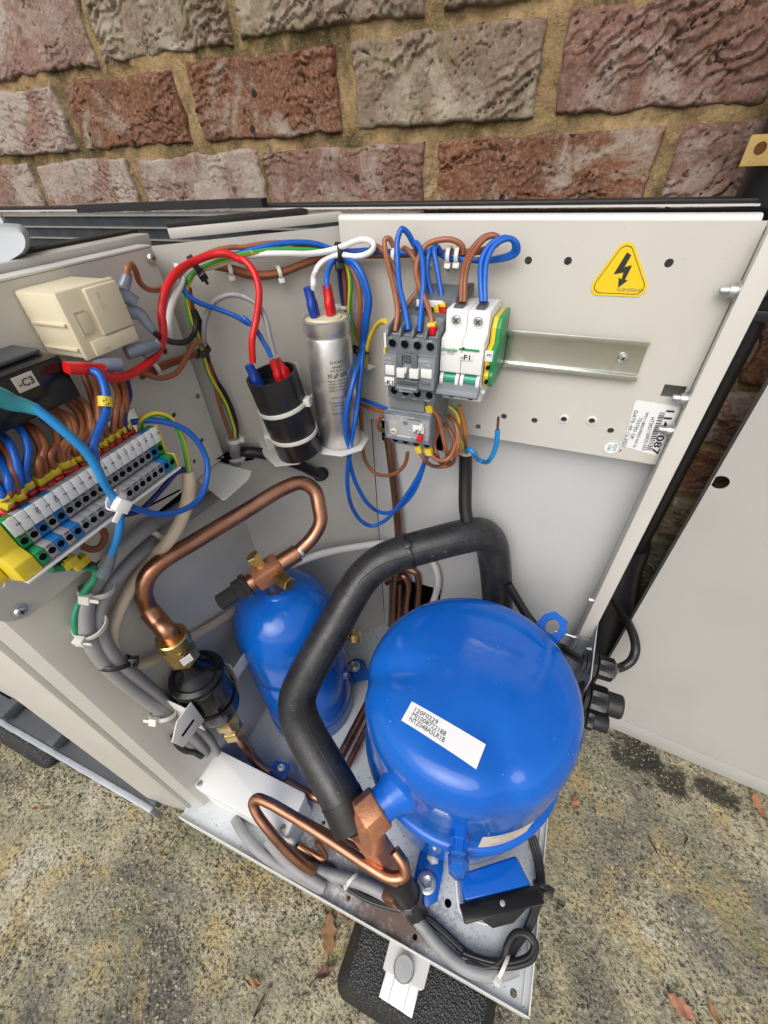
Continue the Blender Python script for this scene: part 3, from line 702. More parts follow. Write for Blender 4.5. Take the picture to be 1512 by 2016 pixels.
# relay plate standing off the partition: rounded lower corner, returns on its free edges
y0, y1, z0, z1 = 0.052, 0.2915, 0.570, 0.7695
poly = [(y0 + 0.02, z0), (y1, z0), (y1, z1 - 0.001), (y0, z1 - 0.001), (y0, z0 + 0.02)] ; rc = 0.02
poly = [(y1, z0), (y1, z1), (y0, z1)] + [(y0 + rc - rc * math.cos(a), z0 + rc - rc * math.sin(a)) for a in np.linspace(0, math.pi / 2, 7)]
cut = MB()
for px, py, r in ((390, 780, .0028), (343, 817, .0024), (398, 867, .0026), (383, 908, .0022), (326, 692, .0028), (0, 1153, .003), (362, 865, .0024)):
    q = PX(px, py, PLATE_X); cut.cyl((q.x - 0.01, q.y, q.z), (q.x + 0.01, q.y, q.z), r, n=14)
MB().prism(poly, (PLATE_X - 0.0015, 0, 0), (0, 1, 0), (0, 0, 1), (0.0015, 0, 0)).build('relay_plate', 'sheet', cab, cut=cut)
MB().bx(PART_X + 0.0005, PLATE_X - 0.001, y1 - 0.0017, y1 - 0.0002, z0, z1).bx(PART_X + 0.0005, PLATE_X - 0.001, y0 + 0.0222, y1 - 0.002, z0 - 0.0001, z0 + 0.0014).build('plate_return', 'sheet', cab)
MB().bx(PART_X + 0.0005, PLATE_X + 0.0003, y0, y1, z1 + 0.0002, z1 + 0.002).build('plate_top', 'sheet_white', cab, bevel=0.0006)
# horizontal tab under the plate
q = [PZ(*cc('C', *p), 0.5685) for p in ((1155, 725), (1282, 632), (1498, 688), (1478, 735), (1345, 850), (1320, 855))]
MB().prism([(p.x, p.y) for p in q], (0, 0, 0.567), (1, 0, 0), (0, 1, 0), (0, 0, 0.0015)).build('tab', 'sheet_white', cab)
# cable openings behind the terminal strip: black plates standing in for their dark inside
def slot_on_plane(name, pts, mat, off, par):
    qs = [PS(*cc(*p), off) for p in pts]; c = sum(qs, Vector()) / len(qs); n = (qs[1] - qs[0]).cross(qs[2] - qs[0]).normalized()
    if n.dot(Vector((0, 0, CAMZ)) - c) < 0: n = -n
    m = MB(); k = len(qs); m.add(qs + [p - n * 0.001 for p in qs], [tuple(range(k)), tuple(range(2 * k - 1, k - 1, -1))] + [(i, (i + 1) % k, k + (i + 1) % k, k + i) for i in range(k)])
    return m.build(name, mat, par)
slot_on_plane('cable_slot', (('C', 870, 905), ('C', 1075, 800), ('C', 1090, 825), ('C', 1060, 905), ('C', 930, 985)), 'void', 0.0008, cab)
slot_on_plane('cable_slot', (('C', 1290, 620), ('C', 1350, 580), ('C', 1400, 560), ('C', 1512, 545), ('C', 1512, 620), ('C', 1400, 640), ('C', 1350, 645)), 'void', 0.0008, cab)
slot_on_plane('cable_slot', (('C', 560, 1250), ('C', 700, 1140), ('C', 745, 1095), ('C', 745, 1120), ('C', 620, 1240), ('C', 560, 1330)), 'void', 0.0008, cab)
# screws
def pan_screw(px, py, off, nrm, r, par, cross=True, name='screw'):
    p = PS(px, py, 0.0002); n = Vector(nrm).normalized(); m = MB()
    m.lathe([(r * 1.35, 0), (r * 1.35, 0.0006), (r, 0.0008), (r, 0.0014), (r * 0.8, 0.0026), (r * 0.35, 0.0031), (0.0001, 0.0032)], p, n, 20)
    o = m.build(name, 'zinc', par)
    u, v, a = frame_from(n); c = p + n * 0.0029; k = MB()
    for d, e in ((u, v), (v, u)):
        k.prism([(-r * 0.5, -r * 0.12), (r * 0.5, -r * 0.12), (r * 0.5, r * 0.12), (-r * 0.5, r * 0.12)], c, d, e, n * 0.0004)
    k.build('recess', 'ink', o)
    return o
pan_screw(297, 508, 0, (1, 0, 0), 0.0040, cab); pan_screw(38, 1203, 0, (1, 0, 0), 0.0040, cab)
# bolts through the right flange
def flange_bolt(px, py, L=0.011, r=0.0048, par=None, y=0.412):
    p = PY(px, py, y); p.x = 0.1112; m = MB()
    m.lathe([(r * 1.5, 0), (r * 1.5, 0.001), (r, 0.0012), (r, 0.006), (r * 0.62, 0.0062), (r * 0.6, L), (r * 0.45, L + 0.001)], p, (-1, 0, 0), 12)
    m.lathe([(r * 1.25, 0), (r * 1.1, 0.002), (r * 0.5, 0.0028)], p + Vector((0.0020, 0, 0)), (1, 0, 0), 12)
    return m.build('bolt', 'zinc', par)
for px, py in ((1450, 573), (1352, 786), (1322, 848)): flange_bolt(px, py, par=cab)
flange_bolt(1165, 1181, 0.004, 0.0035, par=cab)
flange_bolt(1132, 1254, 0.03, 0.0028, par=cab)
# front rail of the fan section, its bars and slotted edge (lower left)
a = PZ(0, 1412, 0.06); b = PZ(318, 1606, 0.06)
rl = MB().bx(-0.95, -0.43, 0.022, 0.030, 0.035, 0.068); rl.build('front_rail', 'galv', cab, bevel=0.001)
MB().bx(-0.95, -0.43, 0.0305, 0.060, 0.064, 0.066).build('rail_shelf', 'dark_grey', cab)  # shelf in dark grey, the shade over it put into the colour
MB().bx(-0.95, -0.4375, 0.0635, 0.065, 0.07, 0.77).build('fan_light_block', 'sheet_back', cab)  # sheet added to keep light out of the open-topped fan section
for k in range(9): MB().bx(-0.86 + k * 0.045, -0.84 + k * 0.045, 0.0212, 0.0219, 0.046, 0.050).build('rail_slot', 'void', cab)
MB().bx(-0.95, -0.44, 0.075, 0.46, 0.094, 0.099).build('fan_floor', 'sheet_back', cab)
for px, py in ((40, 1375), (105, 1462), (292, 1592)):
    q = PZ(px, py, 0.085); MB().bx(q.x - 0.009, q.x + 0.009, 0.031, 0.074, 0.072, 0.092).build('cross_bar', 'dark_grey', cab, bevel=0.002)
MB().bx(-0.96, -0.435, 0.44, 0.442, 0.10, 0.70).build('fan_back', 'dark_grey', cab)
# ------------------------------------------------------------------ condenser coil behind the partition, with its frame and foam
coil = thing('condenser_coil', 'dark finned condenser coil lying behind the partition below the brick wall', 'coil', (-0.4, 0.50, 0.10))
fr = MB(); cy = 0.475
for k in range(9):
    z = 0.772 - k * 0.013
    MB().bx(-1.05, -0.16, cy, cy + 0.022, z - 0.001, z + 0.001).build('flat_tube', 'alu', coil)
fin = MB(); V = []; F = []
for k in range(8):
    z = 0.772 - k * 0.013; x = -1.05; s = 0
    while x < -0.16:
        b0 = len(V); dx = 0.0014
        V += [(x, cy + 0.001, z - 0.001), (x, cy + 0.02, z - 0.001), (x + dx, cy + 0.02, z - 0.012), (x + dx, cy + 0.001, z - 0.012)]
        F.append((b0, b0 + 1, b0 + 2, b0 + 3)); x += 0.0024
fin.add(V, F); o = fin.build('fins', 'zinc_dull', coil); o['kind'] = 'stuff'
MB().bx(-1.05, -0.16, cy + 0.012, cy + 0.0205, 0.10, 0.765).build('coil_core', 'void', coil)
yt = 0.53; zz = lambda py: PY(1000, py, yt).z
MB().bx(-1.06, 0.165, yt, yt + 0.02, zz(404.5), zz(396)).build('foam_strip', 'rubber', coil, bevel=0.001)
MB().bx(-1.06, 0.150, yt - 0.002, yt + 0.018, zz(409), zz(405)).build('top_edge', 'sheet_white', coil)
MB().bx(-0.186, 0.150, yt - 0.02, yt - 0.003, 0.70, zz(411)).build('rear_dark', 'void', coil)  # dark boxes, here and next, standing in for the shaded void behind the panel
MB().bx(-0.60, -0.187, yt - 0.008, yt - 0.003, 0.70, zz(412)).build('rear_dark', 'dark_grey', coil)
MB().bx(0.151, 0.166, yt - 0.05, yt + 0.02, zz(430), zz(410)).build('side_cap', 'zinc_dull', coil, bevel=0.001)
# strip of foam come loose along the top
strip = [PY(150, 412, 0.505), PY(250, 408, 0.505), (PY(360, 405, 0.505)), PY(450, 402, 0.505), PY(515, 400, 0.503)]
m = MB()
for i in range(len(strip) - 1):
    a, b = strip[i], strip[i + 1]; h = 0.0045
    m.add([a + Vector((0, 0, -h)), b + Vector((0, 0, -h * 0.9)), b + Vector((0, 0, h * 0.8)), a + Vector((0, 0, h)), a + Vector((0, 0.012, -h)), b + Vector((0, 0.012, -h)), b + Vector((0, 0.012, h)), a + Vector((0, 0.012, h))],
          [(0, 1, 2, 3), (4, 7, 6, 5), (0, 4, 5, 1), (3, 2, 6, 7), (0, 3, 7, 4), (1, 5, 6, 2)])
tag(m.build('foam_strip', 'rubber'), 'loose black foam strip lying along the coil top below the bricks', 'foam strip')
# ------------------------------------------------------------------ grey moulded grip cut off by the left edge
g = thing('plastic_grip', 'pale grey rounded plastic grip cut off by the left picture edge', 'grip', PX(10, 520, -0.25))
def blob_ring(pts, d0, d1, name, mat, par):
    """closed outline swept in depth with rounded shoulders"""
    P = [cc('B', *p) for p in pts]; c = (sum(p[0] for p in P) / len(P), sum(p[1] for p in P) / len(P)); rings = []
    for t in np.linspace(0, 1, 8):
        k = math.sin(math.pi * (0.12 + 0.76 * t)) ** 0.35; d = d0 + (d1 - d0) * t
        rings.append([PD(c[0] + (p[0] - c[0]) * k, c[1] + (p[1] - c[1]) * k, d) for p in P])
    m = MB(); n = len(P); m.add([p for r in rings for p in r], [(i * n + j, i * n + (j + 1) % n, (i + 1) * n + (j + 1) % n, (i + 1) * n + j) for i in range(7) for j in range(n)] + [tuple(range(n - 1, -1, -1)), tuple(7 * n + j for j in range(n))])
    return m.build(name, mat, par, angle=60)
blob_ring([(-180, 40), (-60, 40), (5, 55), (30, 85), (44, 115), (44, 150), (-20, 200), (-160, 220)], 0.30, 0.34, 'upper_shell', 'grip', g)
blob_ring([(-160, 118), (40, 118), (110, 122), (140, 132), (170, 170), (185, 215), (182, 265), (158, 310), (110, 345), (60, 375), (0, 400), (-160, 410)], 0.27, 0.33, 'lower_shell', 'grip', g)
# ------------------------------------------------------------------ stickers on the electrical panel
def rounded(poly, r, k=5):
    out = []; n = len(poly)
    for i in range(n):
        p0, p, p1 = Vector((*poly[i - 1], 0)), Vector((*poly[i], 0)), Vector((*poly[(i + 1) % n], 0))
        a, b = (p0 - p).normalized(), (p1 - p).normalized(); ang = a.angle(b); d = r / math.tan(ang / 2)
        s, e = p + a * d, p + b * d; c = p + (a + b).normalized() * (r / math.sin(ang / 2))
        for t in np.linspace(0, 1, k):
            q = (s - c).lerp(e - c, t).normalized() * r + c; out.append((q.x, q.y))
    return out
EX, EZ = Vector((1, 0, 0)), Vector((0, 0, 1)); NEG_Y = Vector((0, -1, 0))
def pp(px, py, y): q = PY(px, py, y); return (q.x, q.z)
ya = PANEL_Y - 0.0003
tri = [pp(1240, 455, ya), pp(1150, 580, ya), pp(1284, 586, ya)]
sg = thing('warning_sign', 'yellow triangular high voltage sticker with black lightning bolt', 'sign', PY(1215, 580, PANEL_Y))
MB().prism(rounded(tri, 0.0065), (0, ya, 0), EX, EZ, (0, -0.0003, 0)).build('plate', 'sign_yellow', sg)
ct = Vector((sum(p[0] for p in tri) / 3, sum(p[1] for p in tri) / 3))
def ringo(k0, k1, r0, r1):
    a = rounded([tuple(ct + (Vector(p) - ct) * k0) for p in tri], r0); b = rounded([tuple(ct + (Vector(p) - ct) * k1) for p in tri], r1); n = len(a)
    return MB().add([(x, ya - 0.0005, z) for x, z in a] + [(x, ya - 0.0005, z) for x, z in b], [(i, (i + 1) % n, n + (i + 1) % n, n + i) for i in range(n)])
ringo(0.88, 0.85, 0.0052, 0.0049).build('border', 'ink', sg)
bolt = [('N', 692, 285), ('N', 718, 300), ('N', 678, 370), ('N', 722, 360), ('N', 680, 445), ('N', 697, 448), ('N', 640, 490), ('N', 645, 430), ('N', 660, 443), ('N', 672, 402), ('N', 614, 412)]
bp = [pp(*cc(*p), ya) for p in bolt]
MB().add([(x, ya - 0.0006, z) for x, z in bp], [tuple(range(len(bp)))]).build('lightning_bolt', 'ink', sg)
q = PY(*cc('N', 632, 508), ya - 0.0004); txt('SLLB-03026-00', q, EX, EZ, 0.0022, 'ink_grey', sg, w=0.0185)
# test label, letters running downwards
lb = thing('test_label', 'white printed test label beside the flange bolts', 'label', PY(1260, 890, PANEL_Y))
c4 = [pp(1251, 787, ya), pp(1226, 878, ya), pp(1293, 898, ya), pp(1338, 801, ya)]
MB().prism(rounded(c4, 0.002, 3), (0, ya, 0), EX, EZ, (0, -0.0002, 0)).build('sheet', 'paper', lb)
DN = Vector((0, 0, -1)); RT = Vector((1, 0, 0))
def vtext(s, p0, p1, h, mat='ink', bold=0.0):
    a, b = PY(*p0, ya - 0.0004), PY(*p1, ya - 0.0004); d = (b - a); return txt(s, a, d, NEG_Y.cross(d), h, mat, lb, w=d.length, bold=bold)
vtext('1147087', cc('-', 1313, 807), cc('-', 1281, 893), 0.0062, bold=0.02)
vtext('HT20211209251555', cc('-', 1282, 821), cc('-', 1264, 886), 0.0030)
vtext('WO:118R0109REV NO:16', cc('-', 1272, 811), cc('-', 1246, 880), 0.0026)
vtext('TESTED OK', cc('-', 1258, 821), cc('-', 1240, 864), 0.0030)
vtext('DATE:-09-12-2021', cc('-', 1249, 808), cc('-', 1225, 878), 0.0032)
a0, a1 = PY(1299, 812, ya - 0.0004), PY(1272, 886, ya - 0.0004); d = (a1 - a0); L_ = d.length; d.normalize(); u = NEG_Y.cross(d)
m = MB(); t = 0.0; random.seed(3)
while t < L_:
    w = random.choice((0.0004, 0.0008, 0.0012)); m.add([a0 + d * t, a0 + d * (t + w), a0 + d * (t + w) + u * 0.0045, a0 + d * t + u * 0.0045], [(0, 1, 2, 3)]); t += w + random.choice((0.0005, 0.0009))
m.build('barcode', 'ink', lb)
iq = thing('inspection_sticker', 'small oval silver inspection sticker at the panel lower edge', 'label', PY(1204, 895, PANEL_Y))
e = PY(1204, 881, ya); MB().cyl(e, e + NEG_Y * 0.0003, 0.0082, n=28).build('disc', 'paper', iq)
rg = [(math.cos(a), math.sin(a)) for a in np.linspace(0, 2 * math.pi, 29)[:-1]]
MB().add([e + Vector((x * 0.0076, -0.0004, z * 0.0076)) for x, z in rg] + [e + Vector((x * 0.0072, -0.0004, z * 0.0072)) for x, z in rg], [(i, (i + 1) % 28, 28 + (i + 1) % 28, 28 + i) for i in range(28)]).build('ring', 'w_navy', iq)
txt('IQC', e + Vector((0.0015, -0.0004, 0.0045)), DN, RT, 0.0032, 'ink_green', iq); txt('OK', e + Vector((-0.0035, -0.0004, 0.003)), DN, RT, 0.0032, 'ink_green', iq)
# ------------------------------------------------------------------ mounting rail
rail = thing('mounting_rail', 'yellow zinc mounting rail ending in a cross-head screw', 'rail', (0, PANEL_Y, 0.656))
rx0, rx1 = -0.150, PY(1266, 712, 0.416).x
zt, zb = 0.691, 0.656; yb_, yf_ = PANEL_Y - 0.0006, PANEL_Y - 0.0075
hat = [(yf_, zt), (yf_, zt - 0.0045), (yb_ - 0.001, zt - 0.0045), (yb_ - 0.001, zb + 0.0045), (yf_, zb + 0.0045), (yf_, zb), (yf_ + 0.001, zb), (yf_ + 0.001, zb + 0.0035), (yb_, zb + 0.0035), (yb_, zt - 0.0035), (yf_ + 0.001, zt - 0.0035), (yf_ + 0.001, zt)]
MB().prism(hat, (rx0, 0, 0), (0, 1, 0), EZ, (rx1 - rx0, 0, 0)).build('profile', 'rail_zinc', rail, bevel=0.0003)
p = PY(1227, 704, yb_ - 0.001); m = MB(); m.lathe([(0.0042, 0), (0.0042, 0.0008), (0.003, 0.0022), (0.0001, 0.0027)], p, NEG_Y, 20); s_ = m.build('screw', 'zinc', rail)
k = MB()
for d_, e_ in ((Vector((0.8, 0, 0.6)), Vector((-0.6, 0, 0.8))), (Vector((-0.6, 0, 0.8)), Vector((0.8, 0, 0.6)))): k.prism([(-0.002, -0.0004), (0.002, -0.0004), (0.002, 0.0004), (-0.002, 0.0004)], p + NEG_Y * 0.0024, d_, e_, NEG_Y * 0.0006)
k.build('recess', 'ink', s_)
# ------------------------------------------------------------------ contactor
def DP(x, y, Y): return PY(*cc('D', x, y), Y)
def dbox(x0, y0, x1, y1, yf, yb, name, mat, par, bevel=0.0004):
    a, b = DP(x0, y0, yf), DP(x1, y1, yf)
    return MB().bx(min(a.x, b.x), max(a.x, b.x), yf, yb, min(a.z, b.z), max(a.z, b.z)).build(name, mat, par, bevel=bevel)
CX0, CX1 = -0.1405, -0.0955
con = thing('contactor', 'dark grey contactor on the rail left of the white breaker', 'contactor', ((CX0 + CX1) / 2, 0.412, 0.645))
MB().prism([(0.412, 0.648), (0.412, 0.7115), (0.362, 0.7125), (0.355, 0.702), (0.339, 0.7015), (0.3375, 0.689), (0.335, 0.687), (0.335, 0.660), (0.3375, 0.658), (0.3375, 0.6465), (0.36, 0.645)], (CX0, 0, 0), (0, 1, 0), EZ, (CX1 - CX0, 0, 0)).build('body', 'grey_body', con, bevel=0.0006)
W = CX1 - CX0
for k in range(5):                                    # fins between the top terminals
    x = CX0 + W * k / 4 - (0.0018 if k == 4 else 0.0) + (0 if k else 0.0)
    MB().prism([(0.362, 0.7122), (0.340, 0.708), (0.337, 0.703), (0.337, 0.7018), (0.362, 0.7018)], (x, 0, 0), (0, 1, 0), EZ, (0.0018, 0, 0)).build('fin', 'grey_body', con, bevel=0.0003)
for k in range(4):
    x = CX0 + W * (k + 0.5) / 4
    MB().cyl((x, 0.3392, 0.6962), (x, 0.3377, 0.6962), 0.0034, n=18).build('screw_hole', 'void', con)
    MB().lathe([(0.0034, 0), (0.0041, 0.0001), (0.0041, 0.001), (0.0034, 0.0011)], (x, 0.3384, 0.6962), NEG_Y, 18, ring=True).build('hole_collar', 'grey_body', con)
    MB().cyl((x + 0.0005, 0.3385, 0.6535), (x + 0.0005, 0.3372, 0.6535), 0.0033, n=16).build('screw_hole', 'void', con)
    MB().bx(x - 0.0032, x + 0.0032, 0.3435, 0.3545, 0.7016, 0.7023).build('clamp', 'zinc_dull', con)
for k, s_ in enumerate(('1  L1', '3  L2', '5  L3', '21 NC')): txt(s_, (CX0 + W * (k + 0.16) / 4, 0.3368, 0.7002), EX, EZ, 0.0015, 'ink_white', con)
for k, s_ in enumerate(('2 T1', '4 T2', '6 T3', '22 NC')): txt(s_, (CX0 + W * (k + 0.2) / 4, 0.3368, 0.6480), EX, EZ, 0.0013, 'ink_white', con)
MB().bx(CX0 - 0.0004, CX1 + 0.0004, 0.3315, 0.336, 0.6605, 0.6885).build('front_cover', 'grey_body_light', con, bevel=0.0006)
for a in ((340, 590, 395, 700), (470, 595, 520, 715)): dbox(*a, 0.3285, 0.3322, 'guide', 'grey_body', con)
dbox(395, 585, 470, 612, 0.3285, 0.3322, 'guide', 'grey_body', con)
dbox(412, 622, 466, 675, 0.3305, 0.3322, 'window', 'dark_grey', con)
dbox(250, 687, 330, 775, 0.3300, 0.3322, 'tab', 'white_plastic', con); dbox(555, 720, 645, 806, 0.3300, 0.3322, 'tab', 'white_plastic', con)
dbox(347, 715, 412, 800, 0.3265, 0.3322, 'slider', 'white_plastic', con); dbox(455, 722, 528, 808, 0.3265, 0.3322, 'slider', 'white_plastic', con)
dbox(412, 715, 430, 760, 0.3275, 0.3322, 'slider', 'white_plastic', con)
dbox(335, 808, 530, 842, 0.3255, 0.3322, 'shelf', 'grey_body', con); dbox(332, 846, 528, 925, 0.3290, 0.3372, 'badge', 'grey_body', con)
dbox(555, 830, 630, 862, 0.3302, 0.3322, 'clip', 'grey_body', con)
dbox(246, 788, 326, 862, 0.3302, 0.3322, 'tag_plate', 'paper', con, 0.0001)
txt('-K1', DP(250, 845, 0.3300), EX, EZ, 0.0040, 'ink', con, w=0.0078, bold=0.02)
txt('Schneider', DP(352, 880, 0.3288), EX, EZ, 0.0024, 'ink_white', con, w=0.0185); txt('Electric', DP(375, 908, 0.3288), EX, EZ, 0.0018, 'ink_white', con, w=0.0120)
txt('LC1E', DP(245, 632, 0.3313), EX, EZ, 0.0020, 'ink_white', con); txt('D12.01', DP(245, 665, 0.3313), EX, EZ, 0.0017, 'ink_white', con)
txt('EasyPact', DP(535, 655, 0.3313), EX, EZ, 0.0019, 'ink_white', con, w=0.0115); txt('TVS', DP(595, 695, 0.3313), EX, EZ, 0.0019, 'ink_white', con)
MB().bx(CX0 - 0.0022, CX0 - 0.0003, 0.338, 0.36, 0.672, 0.7035).build('side_strip', 'white_plastic', con)
MB().bx(CX0 - 0.0020, CX0 - 0.0004, 0.3355, 0.3378, 0.680, 0.692).build('side_mark', 'yellow', con)
# auxiliary block behind
aux = thing('auxiliary_relay', 'small dark grey relay block behind the contactor top', 'relay', (-0.105, 0.412, 0.70))
MB().prism([(0.412, 0.7137), (0.412, 0.7265), (0.394, 0.728), (0.378, 0.7235), (0.378, 0.7137)], (-0.1295, 0, 0), (0, 1, 0), EZ, (0.038, 0, 0)).build('body', 'grey_body', aux, bevel=0.0006)
MB().bx(-0.1265, -0.103, 0.3755, 0.3778, 0.716, 0.7215).build('label_window', 'white_plastic', aux, bevel=0.0003)
MB().bx(-0.0910, -0.0845, 0.383, 0.412, 0.7205, 0.7285).build('socket', 'black_plastic', aux, bevel=0.0005)
# ------------------------------------------------------------------ overload relay under the contactor
OX0, OX1 = -0.1475, -0.1005
ov = thing('overload_relay', 'grey overload relay with clear cover below the contactor', 'relay', (-0.124, 0.412, 0.585))
MB().prism([(0.412, 0.588), (0.412, 0.6385), (0.356, 0.6415), (0.352, 0.630), (0.348, 0.628), (0.348, 0.599), (0.353, 0.596), (0.355, 0.586)], (OX0 + 0.001, 0, 0), (0, 1, 0), EZ, (OX1 - OX0 - 0.002, 0, 0)).build('body', 'grey_body_light', ov, bevel=0.0008)
MB().bx(OX0 + 0.004, OX1 - 0.008, 0.3475, 0.375, 0.630, 0.6455).build('link_block', 'grey_body_light', ov, bevel=0.0008)
for k in range(3): MB().cyl((OX0 + 0.009 + k * 0.012, 0.37, 0.64), (OX0 + 0.009 + k * 0.012, 0.365, 0.650), 0.0028, n=12).build('link_pin', 'ink', ov)
cv = MB().bx(OX0, OX1, 0.3432, 0.3478, 0.5985, 0.6285).build('clear_cover', 'clear_cover', ov, bevel=0.0012)
MB().bx(OX0 + 0.003, OX1 - 0.003, 0.3479, 0.3482, 0.6, 0.6265).build('face_print', 'tb_grey', ov)
q = DP(325, 1245, 0.3465); MB().lathe([(0.0036, 0), (0.0036, 0.0006), (0.003, 0.001), (0.0001, 0.0011)], q, NEG_Y, 20).build('dial', 'cream', ov)
MB().bx(q.x - 0.0022, q.x + 0.0022, q.y - 0.0016, q.y - 0.0011, q.z - 0.0003, q.z + 0.0003).build('dial_mark', 'ink', ov)
dbox(485, 1195, 580, 1272, 0.3425, 0.3430, 'tag_plate', 'paper', ov, 0.0001); txt('-F2', DP(494, 1262, 0.3424), EX, EZ, 0.0040, 'ink', ov, w=0.0078, bold=0.02)
q = DP(558, 1215, 0.342); MB().box(q, (0.0034, 0.005, 0.006)).build('test_button', 'white_plastic', ov, bevel=0.0006)
q = DP(548, 1308, 0.340); MB().box(q, (0.0052, 0.008, 0.0052)).build('reset_button', 'red_plastic', ov, bevel=0.0008)
for x0_, y0_, x1_, y1_, mt_ in ((265, 1110, 330, 1122, 'ink_white'), (340, 1120, 500, 1130, 'ink_white'), (440, 1238, 480, 1246, 'ink_white'), (270, 1275, 300, 1290, 'ink_white'), (350, 1290, 470, 1297, 'ink_white'), (385, 1120, 395, 1160, 'ink_white'), (440, 1150, 560, 1158, 'ink')):
    dbox(x0_, y0_, x1_, y1_, 0.3476, 0.3478, 'print', mt_, ov, 0)
txt('LRE16', DP(285, 1170, 0.3478), EX, EZ, 0.0022, 'ink_white', ov); txt('RESET', DP(480, 1300, 0.3478), EX, EZ, 0.0012, 'ink_white', ov)
dbox(405, 1165, 440, 1198, 0.3472, 0.3478, 'window', 'ink', ov)
for k in range(4): MB().cyl((OX0 + 0.007 + k * 0.0115, 0.3545, 0.5925), (OX0 + 0.007 + k * 0.0115, 0.3515, 0.5925), 0.003, n=14).build('screw_hole', 'void', ov)
for a_ in ((OX0 - .0002, OX1 + .0002, 0.6262, 0.6287), (OX0 - .0002, OX1 + .0002, 0.5983, 0.5996), (OX0 - .0002, OX0 + .0012, 0.5997, 0.6261), (OX1 - .0012, OX1 + .0002, 0.5997, 0.6261)):
    MB().bx(a_[0], a_[1], 0.3428, 0.3452, a_[2], a_[3]).build('cover_glint', 'clear_sleeve', ov, bevel=0.0003)  # strips added along the clear cover for its bright edge highlights
# ------------------------------------------------------------------ two-pole circuit breaker
BX0, BX1 = -0.0945, -0.0585
mcb = thing('circuit_breaker', 'white two pole circuit breaker with green toggles', 'breaker', (-0.077, 0.412, 0.64))
prof = [(0.412, 0.642), (0.412, 0.7165), (0.398, 0.7195), (0.3585, 0.7205), (0.3575, 0.7035), (0.3465, 0.7010), (0.3455, 0.6735), (0.352, 0.6705), (0.352, 0.6575), (0.359, 0.6545), (0.3595, 0.6425), (0.37, 0.640)]
for k in range(2):
    x = BX0 + k * 0.0181
    MB().prism(prof, (x, 0, 0), (0, 1, 0), EZ, (0.0178, 0, 0)).build('pole', 'white_plastic', mcb, bevel=0.0007)
    c = (x + 0.0089, 0.3575, 0.7125)
    MB().lathe([(0.0046, -0.001), (0.0050, 0.0006), (0.0042, 0.0009), (0.0036, 0.0003)], c, NEG_Y, 22, ring=True).build('screw_collar', 'white_plastic', mcb)
    s_ = MB().lathe([(0.0034, 0.0002), (0.0034, 0.0011), (0.003, 0.0014), (0.0001, 0.0015)], c, NEG_Y, 20).build('terminal_screw', 'zinc', mcb)
    kx = MB()
    for a, b in ((Vector((0.7, 0, 0.7)), Vector((-0.7, 0, 0.7))), (Vector((-0.7, 0, 0.7)), Vector((0.7, 0, 0.7)))): kx.prism([(-0.0026, -0.0004), (0.0026, -0.0004), (0.0026, 0.0004), (-0.0026, 0.0004)], Vector(c) + NEG_Y * 0.0013, a, b, NEG_Y * 0.0005)
    kx.build('recess', 'ink', s_)
    MB().cyl((x + 0.0035, 0.3515, 0.6665), (x + 0.0140, 0.3515, 0.6665), 0.0052, n=24).build('toggle_barrel', 'teal', mcb)
    for xa in (x + 0.0004, x + 0.0142): MB().cyl((xa, 0.3505, 0.6655), (xa + 0.003, 0.3505, 0.6655), 0.0066, n=24).build('toggle_cheek', 'white_plastic', mcb, bevel=0.0004)
    MB().bx(x + 0.005, x + 0.0125, 0.362, 0.378, 0.7203, 0.7225).build('wire_entry', 'dark_grey', mcb, bevel=0.0003)
    MB().cyl((x + 0.009, 0.359, 0.648), (x + 0.009, 0.3572, 0.648), 0.0035, n=16).build('screw_hole', 'void', mcb)
MB().prism([(0.347, 0.6640), (0.338, 0.6605), (0.3365, 0.6565), (0.341, 0.6535), (0.352, 0.6585)], (BX0 - 0.0005, 0, 0), (0, 1, 0), EZ, (0.0368, 0, 0)).build('toggle_bar', 'grey_body_light', mcb, bevel=0.0006)
txt('Schneider', DP(713, 560, 0.3452), EX, EZ, 0.0033, 'ink_green', mcb, w=0.0160, bold=0.02); txt('Electric', DP(780, 580, 0.3452), EX, EZ, 0.0015, 'ink_green', mcb)
a, b = DP(880, 552, 0.3452), DP(1052, 572, 0.3452); MB().bx(a.x, b.x, 0.3449, 0.3458, b.z - 0.0002, b.z + 0.0012).build('green_strip', 'ink_green', mcb)
txt('iC60N', DP(716, 593, 0.3452), EX, EZ, 0.0012, 'ink_grey', mcb); txt('C 10A', DP(785, 596, 0.3452), EX, EZ, 0.0014, 'ink_grey', mcb)
q = DP(918, 545, 0.3452); MB().cyl(q, q + NEG_Y * 0.0004, 0.0011, n=14).build('test_hole', 'ink', mcb)
dbox(885, 583, 995, 655, 0.3449, 0.3458, 'tag_plate', 'paper', mcb, 0.0001); txt('-F1', DP(895, 635, 0.3448), EX, EZ, 0.0042, 'ink', mcb, w=0.0078, bold=0.02)
